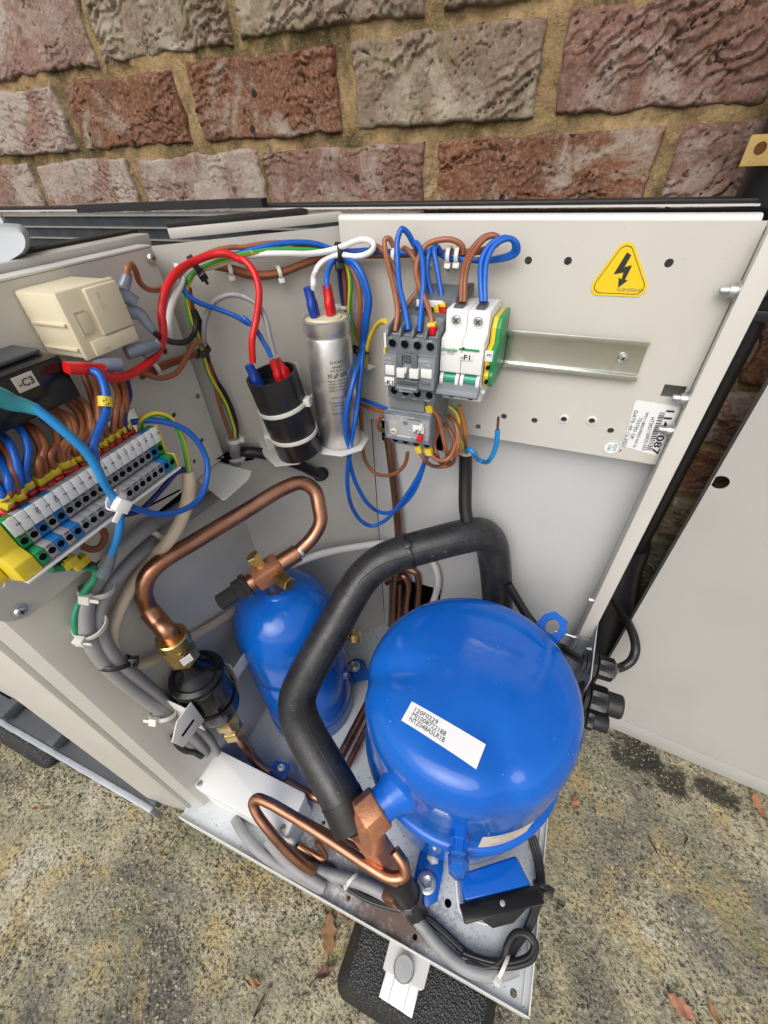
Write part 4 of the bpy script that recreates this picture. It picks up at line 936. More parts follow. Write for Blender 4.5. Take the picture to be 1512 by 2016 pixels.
# ------------------------------------------------------------------ earth terminals right of the breaker
et = thing('earth_terminal', 'green and yellow earth terminal right of the breaker', 'terminal', (-0.052, 0.412, 0.655))
ep = [(0.412, 0.655), (0.412, 0.7105), (0.372, 0.7130), (0.366, 0.706), (0.366, 0.694), (0.353, 0.692), (0.351, 0.6835), (0.355, 0.6735), (0.353, 0.6705), (0.355, 0.662), (0.362, 0.6575)]
MB().prism(ep, (-0.0576, 0, 0), (0, 1, 0), EZ, (0.0040, 0, 0)).build('yellow_side', 'yellow', et, bevel=0.0004)
MB().prism(ep, (-0.0534, 0, 0), (0, 1, 0), EZ, (0.0034, 0, 0)).build('green_side', 'green', et, bevel=0.0004)
MB().bx(-0.0580, -0.0515, 0.3505, 0.3528, 0.684, 0.6925).build('marker', 'paper', et, bevel=0.0002); txt('E', (-0.0560, 0.3503, 0.6905), DN, RT, 0.0036, 'ink', et)
MB().bx(-0.0580, -0.0545, 0.3508, 0.3525, 0.6555, 0.6578).build('marker', 'paper', et)
for z in (0.6785, 0.666): MB().cyl((-0.0545, 0.3535, z), (-0.0545, 0.3505, z), 0.0016, n=14).build('screw_hole', 'void', et)
# ------------------------------------------------------------------ run capacitor (bright aluminium can)
ca = Vector((-0.2155, 0.369, 0.0)); RC = 0.0232
rc = thing('run_capacitor', 'tall bright aluminium capacitor can with printed text', 'capacitor', ca + Vector((0, 0, 0.568)))
MB().lathe([(RC - 0.001, 0), (RC, 0.001), (RC, 0.118), (RC - 0.0008, 0.1195), (RC - 0.0012, 0.121), (RC - 0.0002, 0.123), (RC + 0.0003, 0.130), (RC + 0.0004, 0.1345), (RC - 0.0022, 0.1355), (RC - 0.0028, 0.133)], ca + Vector((0, 0, 0.568)), EZ, 48).build('can', 'can', rc, angle=50)
MB().lathe([(RC - 0.0029, 0), (RC - 0.0029, 0.001), (0.0155, 0.0014), (0.015, 0.0034), (0.0001, 0.0036)], ca + Vector((0, 0, 0.7005)), EZ, 40).build('lid', 'cream', rc)
poly = [(0.033 * math.cos(a) , 0.033 * math.sin(a)) for a in np.linspace(0, 2 * math.pi, 9)[:-1] + 0.5]
MB().prism(poly, ca + Vector((0, 0, 0.5655)), EX, Vector((0, 1, 0)), (0, 0, 0.0018)).build('base_flange', 'sheet_white', rc, bevel=0.0004)
MB().bx(ca.x - 0.003, ca.x + 0.003, ca.y - 0.003, ca.y + 0.003, 0.558, 0.5653).build('stud', 'zinc', rc)
view = math.atan2(-ca.y, -ca.x)                        # the print faces the open side
def wrap_txt(s, c, Rr, ang, z, h, mat, par, w=None, bold=0):
    o = txt(s, (0, 0, 0), EX, EZ, h, mat, par, w=w, align='CENTER', lift=0, bold=bold)
    if o is None: return
    me = o.data; n = len(me.vertices); a = np.zeros(n * 3); me.vertices.foreach_get('co', a); a = a.reshape(-1, 3) + np.array(world_loc(par))
    th = ang + a[:, 0] / Rr; out = np.stack([c.x + np.cos(th) * (Rr + 0.00025), c.y + np.sin(th) * (Rr + 0.00025), z + a[:, 2]], -1) - np.array(world_loc(par))
    me.vertices.foreach_set('co', out.ravel()); me.update()
lab = view + 0.22
for s_, z, h, w, bo in (('DUCATI', 0.6660, 0.0026, 0.0125, 0.01), ('energia', 0.6618, 0.0022, 0.0095, 0.01), ('416.33.50...', 0.6580, 0.0022, 0.0145, 0), ('30 µF ±5%', 0.6520, 0.0042, 0.0210, 0.02),
                    ('450V~ 10000h B', 0.6478, 0.0020, 0.022, 0), ('475V~ 3000h C', 0.6445, 0.0020, 0.021, 0), ('500V~ 1000h D', 0.6412, 0.0020, 0.021, 0), ('-25/85°C 50/60Hz SH', 0.6379, 0.0019, 0.023, 0),
                    ('10000 AFC 50Hz', 0.6300, 0.0019, 0.018, 0), ('CE', 0.6315, 0.0050, None, 0.03), ('EN60252 IEC252-1', 0.6245, 0.0018, 0.022, 0), ('OVERPRESSURE P2', 0.6210, 0.0018, 0.020, 0), ('Dis.n. 312A 2021', 0.6175, 0.0018, 0.020, 0), ('Made in Romania', 0.6125, 0.0020, 0.021, 0)):
    wrap_txt(s_, ca, RC, lab + (0.40 if s_ == 'CE' else 0.0), z, h, 'ink', rc, w, bo)
def spade(p, ax, L, mat, par, r=0.0058, name='terminal_boot'):
    """insulated push-on connector: flat flared mouth, narrow barrel"""
    ax = Vector(ax).normalized(); u, v, a = frame_from(ax); m = MB(); rings = []; n = 12
    for t, ru, rv in ((0, 1.0, 0.62), (0.30, 1.05, 0.66), (0.48, 1.0, 0.7), (0.56, 0.72, 0.68), (1.0, 0.66, 0.66)):
        rings.append([p + ax * (L * t) + u * (math.copysign(abs(math.cos(q)) ** 0.6, math.cos(q)) * r * ru) + v * (math.copysign(abs(math.sin(q)) ** 0.6, math.sin(q)) * r * rv) for q in [2 * math.pi * k / n for k in range(n)]])
    m.add([q for rr in rings for q in rr], [(i * n + k, i * n + (k + 1) % n, (i + 1) * n + (k + 1) % n, (i + 1) * n + k) for i in range(4) for k in range(n)] + [tuple(range(n - 1, -1, -1)), tuple(4 * n + k for k in range(n))])
    return m.build(name, mat, par, angle=50)
rt_top = ca + Vector((0, 0, 0.704))
T1 = rt_top + Vector((-0.0075, -0.006, 0.0)); T2 = rt_top + Vector((0.005, 0.003, 0.0))
for T in (T1, T2): MB().box(T + Vector((0, 0, 0.002)), (0.006, 0.001, 0.007)).build('blade', 'zinc', rc)
spade(T1 + Vector((0, 0, 0.001)), (-0.12, -0.05, 1), 0.025, 'blue_plastic', rc); spade(T2 + Vector((0, 0, 0.001)), (-0.05, 0, 1), 0.025, 'red_plastic', rc)
# ------------------------------------------------------------------ start capacitor (black open cup)
s0 = Vector((-0.2485, 0.3335, 0.568)); s1 = Vector((-0.2575, 0.3235, 0.6605)); sa = (s1 - s0); SL = sa.length; sa.normalize(); RS = 0.0252
sc = thing('start_capacitor', 'black cylindrical capacitor held by two white cable ties', 'capacitor', s0)
MB().lathe([(RS - 0.002, 0), (RS, 0.002), (RS, SL), (RS - 0.0014, SL + 0.0006), (RS - 0.0026, SL), (RS - 0.0026, SL - 0.012), (0.0001, SL - 0.0125)], s0, sa, 48).build('case', 'black_plastic', sc, angle=50)
br = MB(); br.box(s0 + sa * 0.04 + Vector((-NN[0], -NN[1], 0)) * (RS + 0.002), (0.052, 0.0015, 0.098), Matrix.Rotation(math.atan2(0.732, 0.681), 3, 'Z')); br.build('bracket_back', 'sheet_white', sc)
q = [PZ(*cc('A', *p), 0.5655) for p in ((150, 1135), (250, 1120), (420, 1170), (415, 1195), (345, 1240), (230, 1252), (175, 1200))]
MB().prism([(p.x, p.y) for p in q], (0, 0, 0.564), EX, Vector((0, 1, 0)), (0, 0, 0.0016)).build('bracket_foot', 'sheet_white', sc)
uu, vv, aa = frame_from(sa); vd = (Vector((0, 0, CAMZ)) - s0); vd -= aa * vd.dot(aa); vd.normalize()
BT, RT_ = s1 + sa * (-0.006), None
bt = s1 - sa * 0.010
spade(bt + Vector((-0.011, -0.010, 0)), sa + Vector((-0.1, -0.05, 0)), 0.022, 'blue_plastic', sc); spade(bt + Vector((0.006, 0.004, 0)), sa + Vector((-0.05, 0.0, 0)), 0.023, 'red_plastic', sc); spade(bt + Vector((0.010, 0.011, 0)), sa + Vector((-0.25, -0.1, 0)), 0.023, 'red_plastic', sc)
def ring_tie(c, ax, r, w, mat, par, label=None, head_dir=None, name='cable_tie', t=0.0012, sag=0.0, hs=1.0):
    """flat strap round a bundle with a square head"""
    u, v, a = frame_from(ax); m = MB(); n = 28; vs = []
    for k in range(n):
        q = 2 * math.pi * k / n; d = u * math.cos(q) + v * math.sin(q)
        for rr, h in ((r, -w / 2), (r + t, -w / 2), (r + t, w / 2), (r, w / 2)): vs.append(Vector(c) + d * rr + a * h + Vector((0, 0, -sag * (d.dot(EZ) < -2))))
    fs = [(4 * k + j, 4 * ((k + 1) % n) + j, 4 * ((k + 1) % n) + (j + 1) % 4, 4 * k + (j + 1) % 4) for k in range(n) for j in range(4)]
    m.add(vs, fs)
    hd = Vector(head_dir) if head_dir is not None else u
    hd = (hd - a * hd.dot(a)).normalized(); side = a.cross(hd)
    rot = Matrix((side, a, hd)).transposed(); m.box(Vector(c) + hd * (r + 0.0022), (0.0055 * hs, 0.0052 * hs, 0.0045 * hs), rot); m.box(Vector(c) + hd * (r + 0.004) + side * 0.004 * hs, (0.007 * hs, 0.0022 * hs, 0.0012), rot)
    o = m.build(name, mat, par, bevel=0.0002)
    if label: tag(o, label, 'cable tie')
    return o
for k, (t, lbl, hd) in enumerate(((0.060, 'white cable tie round the upper half of the black capacitor', (0.9, 0.2, 0)), (0.026, 'white cable tie round the lower half of the black capacitor', (-0.8, -0.6, 0)))):
    ring_tie(s0 + sa * t, sa + Vector((0.05, 0.03, 0)) * (1 if k else -0.5), RS + 0.0002, 0.0045, 'tie_white', None, lbl, hd, hs=1.5)
# ------------------------------------------------------------------ cream start relay on the plate
X0, X1, Y0, Y1, Z0, Z1 = PLATE_X + 0.0003, -0.282, 0.1745, 0.2175, 0.7245, 0.7655
rl_ = thing('start_relay', 'cream plastic start relay with grey tab connectors', 'relay', (PLATE_X, 0.196, Z0))
MB().bx(X0, X1 - 0.004, Y0 + 0.001, Y1 - 0.001, Z0 + 0.001, Z1 - 0.001).build('housing', 'cream', rl_, bevel=0.002)
MB().bx(X1 - 0.0042, X1, Y0, Y1, Z0, Z1).build('front', 'cream', rl_, bevel=0.0022)
MB().bx(X1 - 0.001, X1 + 0.0022, Y0 + 0.0175, Y1 - 0.0012, Z0 + 0.0115, Z1 - 0.002).build('raised_panel', 'cream', rl_, bevel=0.001)
MB().bx(X1 - 0.001, X1 + 0.0016, Y0 + 0.007, Y1 - 0.0012, Z0 + 0.001, Z0 + 0.0108).build('lower_panel', 'cream', rl_, bevel=0.001)
MB().bx(X1, X1 + 0.0005, Y0 + 0.006, Y0 + 0.0145, Z0 + 0.0155, Z0 + 0.0275).build('latch', 'cream', rl_, bevel=0.0002)
MB().bx(X1, X1 + 0.0007, Y0 + 0.005, Y0 + 0.0058, Z0 + 0.0145, Z0 + 0.0285).bx(X1, X1 + 0.0007, Y0 + 0.006, Y0 + 0.0125, Z0 + 0.0145, Z0 + 0.0152).bx(X1, X1 + 0.0007, Y0 + 0.006, Y0 + 0.0125, Z0 + 0.0278, Z0 + 0.0285).build('latch_groove', 'w_beige', rl_)
for k in range(2): MB().bx(X0 + 0.004, X1 - 0.005, Y0 - 0.0004, Y0 + 0.001, Z0 + 0.006 + k * 0.015, Z0 + 0.008 + k * 0.015).build('side_rib', 'cream', rl_, bevel=0.0004)
txt('4CR-1-625', (X1 + 0.0023, Y0 + 0.024, Z1 - 0.005), DN, Vector((0, 1, 0)), 0.0016, 'w_beige', rl_)
txt('3ARR3', (X1 + 0.0017, Y0 + 0.012, Z0 + 0.003), Vector((0, 1, 0)), EZ, 0.0016, 'w_beige', rl_); txt('5  2  1', (X1 + 0.0017, Y0 + 0.024, Z0 + 0.005), Vector((0, 1, 0)), EZ, 0.0016, 'w_beige', rl_)
def sleeve(pts, r, mat, par, name='tab_sleeve'):
    m = MB(); P = [PX(*cc(p[0], p[1], p[2]), p[3]) for p in pts]
    m.tube(P, r, n=10, res=4); return m.build(name, mat, par, angle=60)
sleeve([('B', 700, 545, -0.288), ('B', 760, 560, -0.285), ('B', 810, 590, -0.283)], lambda t: 0.0052 - 0.001 * t, 'clear_sleeve', rl_)
sleeve([('B', 735, 500, -0.286), ('B', 755, 440, -0.284), ('B', 760, 410, -0.283)], lambda t: 0.0040 - 0.0015 * t, 'clear_sleeve', rl_)
sleeve([('B', 755, 640, -0.288), ('B', 830, 660, -0.284), ('B', 880, 720, -0.282), ('B', 915, 765, -0.28)], lambda t: 0.0055 - 0.0028 * t, 'clear_sleeve', rl_)
sleeve([('B', 750, 890, -0.286), ('B', 830, 870, -0.283), ('B', 920, 840, -0.281)], lambda t: 0.0050 - 0.001 * t, 'clear_sleeve', rl_)
sleeve([('B', 850, 900, -0.285), ('B', 900, 870, -0.283), ('B', 945, 825, -0.28)], lambda t: 0.0036, 'clear_sleeve', rl_)
sleeve([('B', 570, 980, -0.284), ('B', 640, 965, -0.280), ('B', 720, 960, -0.277)], lambda t: 0.0056 - 0.0010 * t, 'clear_sleeve', rl_)
# ------------------------------------------------------------------ black capacitor box marked -C3
c3 = thing('capacitor_box', 'black box capacitor with a -C3 tag above the terminal strip', 'capacitor', (PLATE_X, 0.10, 0.708))
MB().bx(PLATE_X + 0.0003, -0.283, 0.055, 0.1605, 0.7075, 0.7345).build('case', 'black_gloss', c3, bevel=0.0012)
MB().bx(PLATE_X + 0.0003, -0.296, 0.056, 0.1590, 0.7348, 0.7375).build('lid', 'dark_grey', c3, bevel=0.001)
q = [PX(*cc('B', *p), -0.2825) for p in ((75, 1050), (195, 1005), (245, 1085), (125, 1135))]
y_0, y_1 = 0.129, 0.1408; z_0, z_1 = 0.7235, 0.7320
MB().bx(-0.283, -0.2823, y_0, y_1, z_0, z_1).build('tag_plate', 'paper_tan', c3)
txt('-C3', (-0.2821, y_0 + 0.0015, z_0 + 0.0024), Vector((0, 1, 0)), EZ, 0.0042, 'ink', c3, w=0.0088, bold=0.015)
spade(PX(*cc('B', 395, 980), -0.277), (PX(*cc('B', 530, 985), -0.2745) - PX(*cc('B', 395, 980), -0.277)), 0.021, 'red_plastic', c3, 0.0055)
# ------------------------------------------------------------------ terminal strip
ts = thing('terminal_strip', 'row of numbered grey and blue terminals with green yellow ends', 'terminal strip', (PLATE_X, 0.138, 0.63))
TY0_, TY1_ = 0.0795, 0.1965; NAMES = ['E', '1', 'N1', '2', 'N2'] + [str(k) for k in range(3, 16)] + ['E']
PT = (TY1_ - TY0_) / len(NAMES)
TPROF = [(-0.3195, 0.632), (-0.3195, 0.654), (-0.300, 0.6575), (-0.2845, 0.6665), (-0.2775, 0.6675), (-0.2770, 0.6545), (-0.2785, 0.6535), (-0.2785, 0.6445), (-0.288, 0.6435), (-0.288, 0.6425), (-0.2715, 0.6425), (-0.2715, 0.6325), (-0.280, 0.630)]
TY = Vector((0, 1, 0))
for k, nm in enumerate(NAMES):
    y = TY0_ + k * PT; mat = 'tb_grey'
    if nm in ('N1', 'N2', '15'): mat = 'tb_blue'
    if nm == 'E': mat = 'green'
    tb = MB().prism(TPROF, (0, y + 0.00015, 0), EX, EZ, (0, PT - 0.0003, 0)).build('terminal', mat, ts, bevel=0.0003)
    if nm == 'E': MB().prism([(x + 0.0004, z) for x, z in TPROF[1:6]] + [(-0.3, 0.650)], (0, y + (0.0002 if k else PT * 0.45), 0), EX, EZ, (0, PT * 0.4, 0)).build('yellow_half', 'yellow', tb)
    for (x, z) in ((-0.2785, 0.649), (-0.2715, 0.6375)):
        MB().lathe([(0.0024, -0.001), (0.0024, 0.0003), (0.0029, 0.0003), (0.0029, -0.0008)], (x, y + PT / 2, z), EX, 16, ring=True).build('hole_collar', mat, tb)
        MB().cyl((x - 0.0005, y + PT / 2, z), (x + 0.0002, y + PT / 2, z), 0.0024, n=14).build('wire_hole', 'void', tb)
        MB().bx(x - 0.0005, x + 0.0003, y + PT / 2 - 0.0016, y + PT / 2 + 0.0016, z + 0.0033, z + 0.0042).build('release_slot', 'dark_grey', tb)
    mk_ = MB().bx(-0.2772, -0.2762, y + 0.0002, y + PT - 0.0002, 0.6552, 0.6672).build('marker', 'paper', ts, bevel=0.0001)
    txt(nm, (-0.2761, y + PT / 2 + 0.0012, 0.6640 if len(nm) > 1 else 0.6622), DN, TY, 0.0026, 'ink', mk_, lift=0.0002)
MB().prism([(-0.3195, 0.628), (-0.3195, 0.672), (-0.298, 0.676), (-0.279, 0.666), (-0.279, 0.648), (-0.272, 0.642), (-0.272, 0.630), (-0.296, 0.622)], (0, TY0_ - 0.0125, 0), EX, EZ, (0, 0.0122, 0)).build('end_block', 'yellow', ts, bevel=0.001)
MB().bx(-0.312, -0.290, TY0_ - 0.019, TY0_ - 0.0127, 0.626, 0.640).build('end_clip', 'yellow', ts, bevel=0.001)
MB().prism([(x + 0.0006, z) for x, z in TPROF], (0, TY1_ + 0.0002, 0), EX, EZ, (0, 0.0018, 0)).build('end_plate', 'yellow', ts, bevel=0.0003)
MB().bx(-0.2838, -0.2705, TY0_ - 0.012, TY1_ + 0.002, 0.6285, 0.6297).build('lower_edge', 'white_plastic', ts)
MB().bx(PLATE_X + 0.0003, PLATE_X + 0.0025, 0.055, 0.215, 0.632, 0.667).build('strip_rail', 'rail_zinc', ts)
# ------------------------------------------------------------------ wiring: every conductor is a thing of its own
def wire(label, mat, pts, r=0.0021, name='wire', cat='wire', group=None, ends=None, n=9, res=6):
    m = MB().tube(pts, r, n=n, res=res); o = m.build(name, mat, None, angle=60); tag(o, label, cat, group)
    for e in ends or ():
        kind, p, d = e; d = Vector(d).normalized()
        if kind == 'ferrule':
            k = MB(); k.lathe([(r * 1.05, 0.0095), (r * 1.55, 0.0085), (r * 1.6, 0.004), (r * 1.25, 0.0015), (r * 0.7, 0.0012), (r * 0.7, -0.004)], p, -d, 12); k.build('ferrule', 'red_plastic', o)
            k = MB(); u, v, a = frame_from(d); rot = Matrix((u, v, a)).transposed(); k.box(p - d * 0.0150, (r * 2.5, r * 2.3, 0.0060), rot); k.build('number_sleeve', 'yellow', o, bevel=0.0006)
        if kind == 'sleeve':
            k = MB(); u, v, a = frame_from(d); rot = Matrix((u, v, a)).transposed(); k.box(p, (r * 3.2, r * 2.9, 0.0075), rot); k.build('number_sleeve', 'yellow', o, bevel=0.0006)
        if kind == 'redtip':
            k = MB(); k.lathe([(r * 1.0, 0.008), (r * 1.6, 0.007), (r * 1.6, 0.002), (r * 0.8, 0)], p, -d, 12); k.build('ferrule', 'red_plastic', o)
    return o
def tie(label, mat, px, py, off, ax, r, w=0.0042, hd=None, hs=1.0):
    return ring_tie(PS(px, py, off), ax, r, w, mat, None, label, hd, hs=hs)
H = 0.012
# --- harness along the top, left to right
wire('brown wire looping from the cream relay to the top harness', 'w_brown2', path('B', [(757, 425, .045), (760, 385, .046), (780, 364, .045), (803, 395, .042), (835, 475, .034), (905, 518, .024), (985, 497, .018), (1085, 405, .016), (1190, 325, .014), (1290, 280, .013), (1400, 262, .012), ('A', 60, 170), ('A', 160, 153), ('A', 270, 146), ('A', 400, 165), ('A', 540, 195), ('A', 700, 205), ('A', 800, 205)], H))
wire('blue wire on top of the harness left of the silver can', 'w_blue', path('A', [(0, 212), (60, 200), (130, 178), (220, 155), (330, 144), (430, 151), (510, 176), (600, 188), (700, 184), (790, 190), (900, 200)], .015), 0.0024)
wire('yellow green wire crossing under the black tie of the harness', 'w_yg', path('B', [(1120, 470, .018), (1150, 420, .018), (1200, 390, .018), (1290, 350, .017), (1400, 315, .016), (1500, 290, .016), ('A', 110, 193), ('A', 220, 180), ('A', 350, 180), ('A', 450, 187), ('A', 520, 203), ('A', 570, 250), ('I', 610, 600), ('I', 645, 700), ('I', 656, 850), ('I', 645, 1010), ('I', 650, 1150), ('I', 690, 1300), ('I', 730, 1410)], .016), 0.0023)
wire('white wire looping right and back into the blue boot', 'w_white', path('I', [('B', 1205, 392, .012), ('B', 1330, 355, .012), ('A', 20, 222, .012), ('A', 120, 208, .014), (-230, 506, .016), (0, 500), (200, 503), (350, 490), (480, 462), (600, 420), (740, 368), (830, 368), (883, 405), (878, 455), (820, 505), (700, 530), (560, 514), (440, 542), (345, 615), (300, 700), (288, 790, .050), (290, 850, .048)], .022), 0.0026)
for k, (dy, lb) in enumerate(((0, 'upper'), (14, 'middle'), (26, 'lower'))):
    wire('brown wire, %s of three sagging from the black tie to the contactor' % lb, ('w_brown', 'w_brown2', 'w_brown')[k], path('A', [(-70, 250 + dy * .7), (0, 262 + dy * .8), (80, 284 + dy), (150, 296 + dy * .9), (250, 286 + dy * .8), (350, 250 + dy * .7), (450, 217 + dy * .6), (540, 206 + dy * .5), (650, 200 + dy * .5), (800, 196 + dy * .6), (950, 186 + dy * .7), (1040, 182 + dy * .6)], .008 + .003 * (k % 2)), 0.0021)
wire('thick red wire arching from the relay to the black capacitor', 'w_red', path('B', [(560, 1005, .050), (620, 1030, .050), (710, 1038, .046), (800, 1008, .042), (900, 935, .038), (958, 850, .036), (972, 760, .034), (962, 650, .033), (985, 520, .032), (1045, 420, .030), (1150, 350, .026), (1260, 308, .024), (1350, 300, .025), (1430, 338, .028), ('A', 70, 228, .033), ('A', 122, 285, .040), ('A', 150, 380, .046), ('A', 138, 520, .050), ('A', 116, 630, .054), ('A', 120, 740, .055)], .03), 0.0031)
wire('short white wire behind the red wire on the left plate', 'w_white', path('B', [(1090, 440, .016), (1075, 490, .016), (1035, 570, .018), (1012, 650, .02), (1003, 740, .022), (1010, 800, .02)]), 0.0026)
wire('blue wire from the black tie to the black capacitor', 'w_blue', path('B', [(1095, 440, .015), (1087, 485, .016), (1110, 540, .018), (1185, 592, .024), (1300, 632, .03), (1400, 672, .034), (1480, 718, .038), ('A', 75, 520, .042), ('A', 130, 570, .045), ('A', 180, 650, .05), ('A', 212, 715, .053)]), 0.0022)
wire('grey wire arching over to the black capacitor', 'w_grey', path('B', [(1215, 850, .014), (1212, 800, .015), (1220, 700, .018), (1260, 605, .022), (1320, 560, .026), (1400, 545, .03), (1480, 568, .034), ('A', 70, 410, .036), ('A', 140, 450, .042), ('A', 182, 520, .048), ('A', 206, 620, .052), ('A', 228, 700, .053)]), 0.0024)
wire('yellow green wire going down into the grey sheath', 'w_yg', path('B', [(1140, 440, .012), (1108, 520, .012), (1122, 640, .011), (1150, 735, .011), (1185, 810, .011), (1212, 915, .011), (1245, 1020, .011), (1295, 1110, .011), (1345, 1200, .011), ('C', 1372, 370, .012), ('C', 1393, 440, .013), ('C', 1397, 500, .014)]), 0.0021)
wire('black wire beside the yellow green wire, entering the grey sheath', 'w_black', path('B', [(1160, 640, .012), (1195, 720, .010), (1212, 840, .010), (1240, 940, .009), (1290, 1060, .009), ('C', 1330, 210, .010), ('C', 1385, 330, .011), ('C', 1410, 420, .012), ('C', 1408, 500, .013)]), 0.0022)
wire('brown wire left of the black one, entering the grey sheath', 'w_brown', path('B', [(1125, 500, .009), (1150, 640, .008), (1190, 740, .008), (1225, 850, .008), ('C', 1245, 60, .009), ('C', 1278, 160, .010), ('C', 1312, 300, .011), ('C', 1352, 420, .012), ('C', 1385, 500, .013)]), 0.0022)
wire('black wire looping from the relay tab to the wire bundle', 'w_black', path('B', [(905, 757, .042), (950, 793, .034), (1040, 829, .022), (1115, 820, .016), (1158, 772, .014), (1166, 705, .014), (1150, 640, .014)]), 0.0024)
wire('brown wire hanging in a bow below the red wire', 'w_brown2', path('B', [(850, 1008, .02), (940, 1040, .022), (1040, 1018, .022), (1105, 925, .02), (1145, 848, .018), (1195, 828, .015), (1225, 870, .012)]), 0.0022)
for k in range(3): wire('brown wire, %s in the tied bundle below the relay' % ('first', 'second', 'third')[k], 'w_brown', path('B', [(840, 1010 + 14 * k, .010), (910, 985 + 12 * k, .010), (1000, 945 + 12 * k, .010), (1090, 915 + 10 * k, .010), (1170, 885 + 8 * k, .011)]), 0.0019)
sheath = wire('short grey sheath holding three wires below the black tie', 'w_grey', path('C', [(1393, 492, .014), (1395, 540, .013), (1400, 600, .010), (1405, 640, .004)]), 0.0062, 'cable_sheath', 'sheath', n=14)
tie('white cable tie at the top of the grey sheath', 'tie_white', *cc('C', 1395, 500), .0135, EZ, 0.0068, hd=(1, 0.4, 0)); tie('white cable tie at the foot of the grey sheath', 'tie_white', *cc('C', 1400, 608), .010, EZ, 0.0068, hd=(1, 0, 0))
tie('black cable tie round the harness at the red wire', 'w_black', *cc('B', 1165, 375), .020, (0.6, 0.7, 0.35), 0.0075, 0.005, (0.3, -0.3, -0.4), 1.3)
tie('black cable tie low on the wires left of the black capacitor', 'w_black', *cc('B', 1210, 880), .011, (0.2, 0.2, -1), 0.0062, 0.004, (1, -1, -0.2))
tie('black cable tie round the harness above the silver can', 'w_black', *cc('I', 535, 500), .018, (0.75, 0.6, -0.1), 0.0082, 0.005, (0.3, -0.3, -1), 1.4)
for k, (x, y) in enumerate(((1365, 390), (1060, 405))): tie('small white cable tie on the brown bundle near the black tie' if k == 0 else 'small white cable tie behind the red wire', 'tie_white', *cc('B', x, y), .010, (0.6, 0.7, 0.0), 0.0048, 0.0035, (0, 0, -1))
tie('small white cable tie on the sagging brown wires', 'tie_white', *cc('A', 250, 293), .010, (0.7, 0.7, 0.1), 0.0048, 0.0035, (0.2, -0.2, -1))
tie('small white cable tie on the bundle under the relay', 'tie_white', *cc('B', 922, 985), .011, (0.2, 1, 0.15), 0.0045, 0.0035, (0.2, 0, -1))
# --- bundle dropping right of the silver can
wire('short blue wire rising from the red boot of the silver can', 'w_blue', path('I', [(425, 850, .048), (418, 770, .046), (425, 700, .040), (452, 620, .030), (500, 560, .020), (560, 530, .016)]), 0.0025)
wire('navy wire dropping behind the silver can', 'w_navy', path('I', [(520, 540, .012), (538, 620, .012), (555, 800, .011), (580, 980, .010), (620, 1100, .010), (680, 1250, .010), (735, 1400, .012)]), 0.0022)
wire('brown wire dropping next to the navy one', 'w_brown', path('I', [(560, 545, .014), (580, 640, .013), (600, 820, .012), (612, 1000, .011), (640, 1110, .011), (700, 1260, .011), (740, 1400, .012)]), 0.0022)
wire('brown wire between the yellow green and the blue pair', 'w_brown2', path('I', [(600, 545, .016), (665, 640, .018), (728, 780, .020), (754, 950, .020), (748, 1150, .018), (735, 1300, .016), (748, 1420, .015)]), 0.0025)
BT_ = [('A', 655, 710, .016), ('A', 635, 790, .018), ('A', 605, 890, .022)]
wire('blue wire, inner one of the long pair looping under the contactor', 'w_blue', path('I', [(570, 535, .018), (680, 615, .022), (770, 780, .024), (815, 950, .024), (795, 1160, .022), (768, 1400, .018), ('A', 650, 720, .034), ('A', 625, 810, .056), ('A', 602, 900, .066), ('E', 368, 30, .070), ('E', 362, 150, .070), ('E', 378, 350, .066), ('E', 402, 520, .058), ('E', 452, 680, .052), ('E', 550, 850, .048), ('E', 660, 932, .04), ('E', 745, 938, .045), ('E', 850, 880, .05), ('E', 950, 770, .055), ('E', 1012, 640, .058), ('E', 1055, 500, .06), ('E', 1085, 420, .06)], .02), 0.0027)
wire('blue wire, outer one of the long pair looping under the contactor', 'w_blue', path('I', [(600, 525, .020), (720, 620, .026), (805, 790, .028), (845, 950, .028), (822, 1160, .025), (788, 1400, .020), ('A', 662, 720, .034), ('A', 650, 850, .048), ('E', 460, 20, .056), ('E', 440, 150, .062), ('E', 402, 380, .064), ('E', 376, 600, .058), ('E', 382, 750, .052), ('E', 422, 900, .04), ('E', 500, 1012, .043), ('E', 592, 1055, .046), ('E', 700, 1012, .05), ('E', 800, 910, .054), ('E', 900, 780, .057), ('E', 990, 640, .059), ('E', 1062, 490, .06), ('E', 1092, 420, .06)], .02), 0.0027)
wire('yellow wire bowing from the black tie to the contactor', 'w_yellow', path('I', [(800, 1600, .018), (812, 1510, .020), (838, 1375, .026), (888, 1255, .034), (950, 1182, .046), (1000, 1168, .055)]), 0.0024)
tie('black cable tie round the blue pair right of the silver can', 'w_black', *cc('I', 752, 1450), .017, (0.05, 0.05, 1), 0.0078, 0.005, (0.4, -1, 0), 1.3)
tie('small white cable tie beside the top of the silver can', 'tie_white', *cc('I', 590, 1030), .010, (0.1, 0.1, 1), 0.0042, 0.0035, (-0.6, -0.6, 0.2))
tie('small white cable tie under the yellow wire', 'tie_white', *cc('A', 680, 752), .012, (0.1, 0.1, 1), 0.0040, 0.0035, (0.7, -0.5, -0.2))
for k, (x, y) in enumerate(((1160, 90), (1005, 200), (1095, 210), (1138, 208), (825, 215))):
    if k: tie('small white cable tie on the top harness, %s from the left' % ('', 'second', 'third', 'fourth', 'first')[k], 'tie_white', *cc('A', x, y), .013, (1, 0, 0), 0.0062, 0.0035, (0, -0.5, -1))
wire('brown wire hanging in a wide bow under the overload relay', 'w_brown2', path('E', [(470, -120, .012), (485, 0, .013), (500, 150, .014), (508, 350, .016), (540, 490, .02), (620, 588, .03), (720, 610, .04), (820, 578, .048), (888, 500, .054), (908, 410, .058)]), 0.0024)
